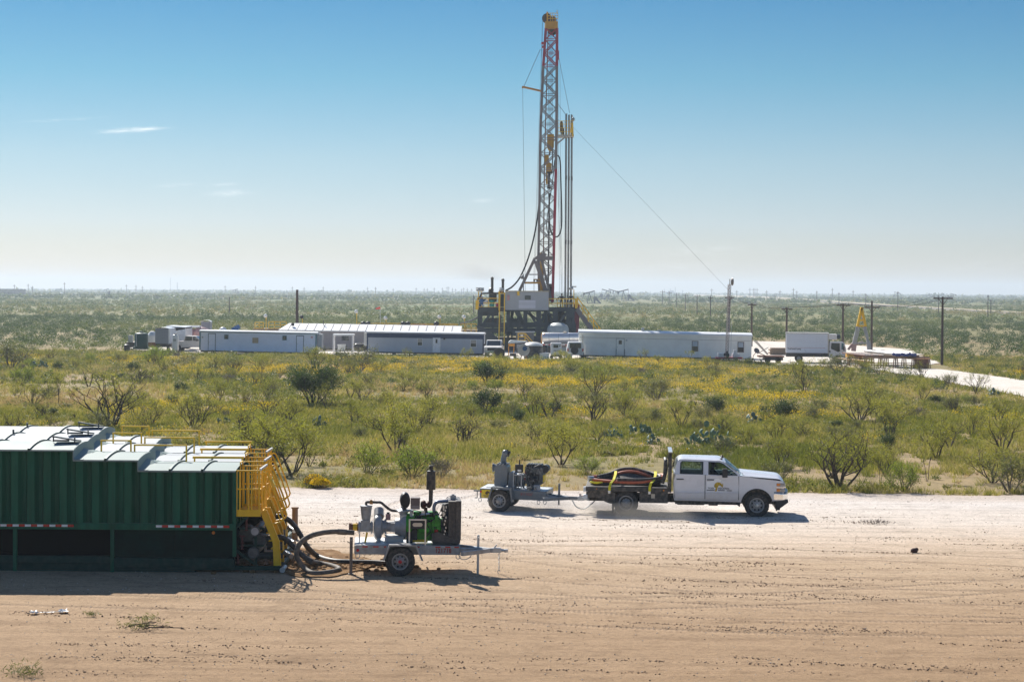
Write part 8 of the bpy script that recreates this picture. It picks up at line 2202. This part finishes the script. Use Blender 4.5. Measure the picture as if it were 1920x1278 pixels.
rb = random.Random(77); cnt = 0; tries = 0
KN = {'mesquite': 'feathery yellow-green mesquite bush', 'bright': 'leafy bright green bush', 'bare': 'open mesquite with dark bare stems', 'dark': 'low dark green shrub', 'olive': 'olive brown shrub', 'grey': 'grey dead brush', 'slim': 'thin upright mesquite'}
while cnt < 246 and tries < 9000:
    tries += 1
    d = math.sqrt(rb.uniform(77 ** 2, 216 ** 2)) if rb.random() < .72 else rb.uniform(77, 130)
    x = rb.uniform(-.265, .265) * d
    if d < yard_edge(x) + 1.5 or not clear(np.array([x]), np.array([d]))[0]: continue
    if d > 195 and rb.random() < .35: continue
    r_ = 1.2 if d < 120 else 1.6
    if any((x - a) ** 2 + (d - b_) ** 2 < (r_ + c) ** 2 for a, b_, c in TAKEN): continue
    cl = fbm(np.array([x * .06]), np.array([d * .03]), 44)[0]
    if cl < .40 and rb.random() < .7: continue
    k = rb.choices(['mesquite', 'bright', 'bare', 'dark', 'olive', 'grey', 'slim'], [32, 7, 24, 8, 20, 6, 6])[0]
    hm = {'mesquite': rb.uniform(.7, 1.75), 'bright': rb.uniform(.4, .95), 'bare': rb.uniform(.8, 1.75), 'dark': rb.uniform(.4, .9), 'olive': rb.uniform(.5, 1.15), 'grey': rb.uniform(.4, .75), 'slim': rb.uniform(.9, 1.6)}[k]
    if d > 185: hm = min(hm, 1.35)
    TAKEN.append((x, d, .4 + hm * .3)); cnt += 1
    z1, z2 = zone(x, d)
    plant(k, x, d, hm, '%s %s' % (KN[k], z1), '%s plants %s' % (k if k not in ('bright', 'bare') else k + '-leaf', z2))

# ------------------------------------------------------------------ grass
def grass(name, n, d0, d1, blades, rg, hmin, hmax, flower=False, dens=1.0):
    d = np.sqrt(rg.uniform(d0 ** 2, d1 ** 2, n)); x = rg.uniform(-.29, .29, n) * d
    E_ = np.interp(x, X, E)
    ok = (d > E_ - .15 + rg.normal(0, .22, n)) & clear(x, d)
    patchy = fbm(x * .16, d * .10, 52); bare_ = fbm(x * .33 + 40, d * .16, 53)
    ok &= rg.random(n) < np.clip((bare_ - .31) * 9, .10, 1) * np.clip((fbm(x * 1.1, d * .55, 57) - .22) * 4, .25, 1)
    # the two bare soil patches the road side shows
    for (cx, cy, rx, ry) in ((1150, 872, 4.6, 4.5), (1790, 905, 5.2, 3.6), (1100, 900, 5, 2.2), (155, 728, 3.2, 5)):
        c = G(cx, cy); q = ((x - c.x) / rx) ** 2 + ((d - c.y) / ry) ** 2 + (bare_ - .5) * 2.2
        ok &= (q > 1) | (rg.random(n) < .10)
    x, d, patchy = x[ok], d[ok], patchy[ok]; n = len(x)
    tn = np.clip((fbm(x * .10 + 7, d * .055, 61) - .5) * 1.9 + .42 + rg.normal(0, .2, n), 0, 1)
    if flower: return x, d
    hh = rg.uniform(hmin, hmax, n) * (.55 + .9 * patchy)
    k = n * blades
    X_ = np.repeat(x, blades); D_ = np.repeat(d, blades); H_ = np.repeat(hh, blades) * rg.uniform(.5, 1.15, k); T_ = np.clip(np.repeat(tn, blades) + rg.normal(0, .08, k), 0, 1)
    an = rg.uniform(0, 6.283, k); rad = np.repeat(hh, blades) * .55 * np.sqrt(rg.random(k)); le = rg.normal(.0, .38, (k, 2))
    bx_ = X_ + np.cos(an) * rad; by_ = D_ + np.sin(an) * rad
    w_ = .0085 * np.clip(D_ / 60, 1, 3) * rg.uniform(.7, 1.4, k); fa = rg.uniform(0, 3.14, k)
    V = np.zeros((k, 3, 3))
    V[:, 0] = np.stack([bx_ - np.cos(fa) * w_, by_ - np.sin(fa) * w_, np.zeros(k)], 1); V[:, 1] = np.stack([bx_ + np.cos(fa) * w_, by_ + np.sin(fa) * w_, np.zeros(k)], 1)
    V[:, 2] = np.stack([bx_ + (np.cos(an) * .25 + le[:, 0]) * H_, by_ + (np.sin(an) * .25 + le[:, 1]) * H_, H_], 1)
    o = raw_mesh(name, V.reshape(-1, 3), 3, k, grass_m, {'tint': np.repeat(T_, 3)})
    return tag(o, kind='stuff')


rg = np.random.default_rng(5)
grass('grass', 52000, 73, 130, 16, rg, .12, .40)
grass('grass', 44000, 130, 236, 11, rg, .16, .46)
# low forbs between the bushes
ux, ud = grass('undergrowth', 20000, 74, 226, 1, rg, .2, .4, flower=True)
sel = fbm(ux * .2 + 11, ud * .12, 77) > .46; ux, ud = ux[sel], ud[sel]; nb = 44; k = len(ux) * nb; rr_ = np.repeat(rg.uniform(.12, .42, len(ux)) * (1 + .4 * (ud > 140)), nb)
u = rg.normal(size=(k, 3)); u /= np.linalg.norm(u, axis=1, keepdims=True); u *= rg.uniform(.4, 1, (k, 1)); u[:, 2] = np.abs(u[:, 2])
C = np.stack([np.repeat(ux, nb) + u[:, 0] * rr_ * 1.3, np.repeat(ud, nb) + u[:, 1] * rr_, .04 + u[:, 2] * rr_ * .95], 1)
tag(leaf_cloud('undergrowth', C, .075, .022, leaf_under, rg, .5, tint=np.clip(np.repeat(rg.normal(.45, .22, len(ux)), nb) + rg.normal(0, .1, k), 0, 1)), kind='stuff')
# yellow wild flowers
fx, fd = grass('wildflowers', 60000, 90, 214, 1, rg, .2, .4, flower=True)
pf = fbm(fx * .13 + 3, fd * .05 + 8, 71) + .16 * np.clip((fd - 120) / 90, 0, 1) - .10 * np.clip((np.abs(fx + 2) - 22) / 20, 0, 1)
sel = rg.random(len(fx)) < np.clip((pf - .63) * 8, 0, .8); sel |= rg.random(len(fx)) < .010
fx, fd = fx[sel], fd[sel]; nb = 12; k = len(fx) * nb
C = np.stack([np.repeat(fx, nb) + rg.normal(0, .22, k), np.repeat(fd, nb) + rg.normal(0, .3, k), rg.uniform(.18, .42, k)], 1)
tag(leaf_cloud('wildflowers', C, .034, .026, flower_y, rg), kind='stuff')


# ------------------------------------------------------------------ scrub out to the horizon
def scrub(name, n, d0, d1, quads, rmin, rmax, qs, rg, hfac=.75, lat=.30, thr=.44):
    d = np.sqrt(rg.uniform(d0 ** 2, d1 ** 2, n)); x = rg.uniform(-lat, lat, n) * d
    pjm = np.ones(n, bool)
    for q in bpy.data.objects:
        if q.name.startswith('pumpjack') and q.type == 'EMPTY': w_ = abs(q.scale.y); pjm &= ~((np.abs(x - q.location.x) < 11 * w_) & (d < q.location.y + 10) & (d > q.location.y - 260))
    ok = pjm & clear(x, d) & (rg.random(n) < np.clip((fbm(x * .02, d * .008, 81) - thr + .12) * 6, .12, 1))
    x, d = x[ok], d[ok]; n = len(x)
    r_ = rg.uniform(rmin, rmax, n) * rg.choice([.6, 1, 1, 1.25], n)
    tn = np.clip((fbm(x * .03 + 5, d * .01, 85) - .5) * 1.5 + .42 + rg.normal(0, .17, n), 0, 1)
    k = n * quads; u = rg.normal(size=(k, 3)); u /= np.linalg.norm(u, axis=1, keepdims=True); u *= rg.uniform(.35, 1.0, (k, 1)); u[:, 2] = np.abs(u[:, 2]); R_ = np.repeat(r_, quads)
    C = np.stack([np.repeat(x, quads) + u[:, 0] * R_ * 1.15, np.repeat(d, quads) + u[:, 1] * R_, u[:, 2] * R_ * hfac * 1.6 + .05], 1)
    o = leaf_cloud(name, C, np.repeat(r_, quads) * qs, np.repeat(r_, quads) * qs * .6, scrub_m, rg, tint=np.clip(np.repeat(tn, quads) + rg.normal(0, .1, k), 0, 1))
    return tag(o, kind='stuff')


rg = np.random.default_rng(9)
scrub('scrub_brush', 700, 150, 238, 150, .3, .6, .12, rg, lat=.28)
scrub('scrub_brush', 9500, 236, 520, 105, .35, .95, .115, rg, thr=.42)
scrub('scrub_brush', 13000, 520, 1300, 34, .5, 1.25, .22, rg, thr=.42)
scrub('scrub_brush', 11000, 1300, 3000, 10, 1.2, 2.6, .50, rg, thr=.44)
scrub('scrub_brush', 7000, 3000, 7500, 7, 2.2, 4.2, .8, rg, thr=.38)
# far dark tree clumps on the horizon
for px, w_ in ((1738, 9), (1752, 12), (1765, 8), (110, 7), (655, 6), (600, 5)):
    d = 3400; p = at(px, 600, d); u = d / F; rr_ = np.random.default_rng(int(px)); q = rr_.normal(size=(60, 3)) * (w_ * u * .4, 4, 2.0); q[:, 2] = np.abs(q[:, 2]) + 2.0
    t = thing('distant_trees', 'clump of trees breaking the horizon %s' % ('right of the tall roadside pole' if px > 1700 else 'far out on the left'), 'trees', (p.x, d, 0), group='tree clumps on the horizon')
    leaf_cloud('crown', q, 2.6, 1.8, leaf_dark, rr_, parent=t); m = MB(); m.cyl((0, 0, 0), (0, 0, 4), .5, n=6); m.build('trunk', bark, t)

# ------------------------------------------------------------------ the dirt yard's litter
def pebbles(name, n, smin, smax, mat, rg, d0=37, d1=75, xy=None):
    d = rg.uniform(d0, d1, n); x = rg.uniform(-.275, .275, n) * d
    cl = fbm(x * .5, d * .8, 91); ok = rg.random(n) < np.clip((cl - .38) * 5, .06, 1)
    if xy: x, d = xy; ok = np.ones(len(x), bool)
    ok = ok & (d < np.interp(x, X, E) - .1); x, d = x[ok], d[ok]; n = len(x)
    s = smin + (smax - smin) * rg.random(n) ** 3
    base = np.array([(1, 0, 0), (0, 1, 0), (-1, 0, 0), (0, -1, 0), (0, 0, .75), (0, 0, -.5)], float)
    V = base[None] * s[:, None, None] * rg.uniform(.55, 1.35, (n, 6, 1)); an = rg.uniform(0, 6.28, n); c_, s_ = np.cos(an)[:, None], np.sin(an)[:, None]
    vx = V[:, :, 0] * c_ - V[:, :, 1] * s_ + x[:, None]; vy = V[:, :, 0] * s_ + V[:, :, 1] * c_ + d[:, None]; V = np.stack([vx, vy, V[:, :, 2] + .036], 2)
    fc = np.array([(0, 1, 4), (1, 2, 4), (2, 3, 4), (3, 0, 4), (1, 0, 5), (2, 1, 5), (3, 2, 5), (0, 3, 5)])
    lp = (fc[None] + (np.arange(n) * 6)[:, None, None]).reshape(-1)
    return tag(raw_mesh(name, V.reshape(-1, 3), 3, n * 8, mat, loops=lp), kind='stuff')


rg = np.random.default_rng(12)
pebbles('gravel', 9000, .006, .026, M('brown gravel', (.26, .175, .11), .9, var=.4, vs=3), rg)
pebbles('gravel', 1800, .006, .030, M('dark gravel', (.10, .07, .05), .9, var=.4, vs=3), rg)
pebbles('gravel', 9000, .006, .026, M('pale gravel', (.60, .52, .43), .9, var=.2, vs=3), rg)
# crumbs of dirt thrown up in lines along old wheel tracks
PX, PY = [], []
for k in range(105):
    d_ = rg.uniform(38, 66); x_ = rg.uniform(-.27, .27) * d_; ln = rg.uniform(1.0, 7.0); n = int(ln * rg.uniform(18, 50)); t_ = np.sort(rg.random(n)) * ln; sl = rg.normal(-.12, .12); cv = rg.normal(0, .012)
    PX.append(x_ + t_); PY.append(d_ + sl * t_ + cv * t_ ** 2 + rg.normal(0, .05 + .10 * rg.random(), n))
PX, PY = np.concatenate(PX), np.concatenate(PY)
pebbles('dirt_crumbs', len(PX), .007, .034, M('dirt crumbs', (.30, .20, .125), .95, var=.35, vs=3), rg, xy=(PX, PY))
c_ = G(600, 1062); rr_ = np.random.default_rng(5); m = MB()
for k in range(420):
    a = rr_.normal(size=2) * (1.05, .62); b = .02 + .05 * rr_.random() ** 2; m.ell((c_.x + a[0], c_.y + a[1], .06), (b * 1.3, b, b * .8), 6, 4)
tag(m.build('mud_clods', bpy.data.materials['wet mud'], fix=False), kind='stuff')
m = MB(); m.ell((0, 0, .05), (.11, .09, .08), 9, 6); m.ell((.07, .02, .09), (.06, .05, .05), 7, 5); o = m.build('stone', M('dark red stone', (.07, .03, .025), .8, var=.3, vs=9), fix=False); o.location = G(1714, 1037); o.location.z = .03; tag(o, 'dark reddish stone lying alone on the pale dirt on the right', 'stone')


def tuft(px, py, w, h, label, mat, n=200, sd=1, name='weed', cat='weed'):
    g_ = G(px, py); rr_ = np.random.default_rng(sd); C = rr_.normal(size=(n, 3)) * (w * .3, w * .22, 0); C[:, 2] = .05 + np.abs(rr_.normal(0, h * .5, n)); o = leaf_cloud(name, C, .06, .008, mat, rr_, .5); o.location = g_; o.location.z = .02; return tag(o, label, cat)


tuft(262, 1181, .75, .20, 'uprooted green weed with brown twigs on the bare dirt at the left', leaf_olive, 210, 2); tuft(278, 1167, .45, .12, 'small green weed just behind the uprooted one', leaf_olive, 80, 3)
tuft(38, 1268, .7, .22, 'yellow-green weed in the bottom left corner', leaf_olive, 170, 4); tuft(60, 1271, .35, .16, 'small weed right of the corner weed at the bottom left', leaf_olive, 70, 5); tuft(1640, 983, .9, .07, 'flat dry straw tuft on the dirt road at the right', leaf_grey, 200, 6); tuft(175, 1157, .35, .06, 'tiny flat weed right of the white plastic scrap', leaf_olive, 60, 7)
m = MB(); rp = random.Random(4)
for k in range(9):
    a = Vector((rp.uniform(-.2, .2), rp.uniform(-.2, .2), .06)); m.tube([a, a + Vector((rp.uniform(-.3, .45), rp.uniform(-.1, .1), rp.uniform(0, .12))), a + Vector((rp.uniform(-.5, .8), rp.uniform(-.2, .2), .05))], .008, 4)
o = m.build('twigs', bark, fix=False); o.location = G(272, 1184); o.location.z = .02; tag(o, 'loose brown twigs under the uprooted weed', 'twigs')
m = MB(); rp = random.Random(8); VV = [[(rp.uniform(-.03, .03), rp.uniform(-.03, .03), rp.uniform(0, .05)) for j in range(6)] for i in range(30)]
def trash(u, v):
    i = round(u * 29); j = round(v * 5); w_ = .10 if u < .18 else (.17 if u > .78 else .025); q = VV[i][j]
    return ((u - .5) * .84 + q[0], (v - .5) * w_ * 2 + .05 * u + q[1], .02 + q[2] * (1 if w_ > .05 else .3) * 1.4)
m.grid(trash, 29, 5, False); o = m.build('plastic_scrap', white_tape); sf = o.modifiers.new('t', 'SOLIDIFY'); sf.thickness = .003; o.location = G(92, 1152); o.location.z = .03; o.rotation_euler = (0, 0, .25); tag(o, 'crumpled white plastic scrap on the dirt at the lower left', 'scrap')
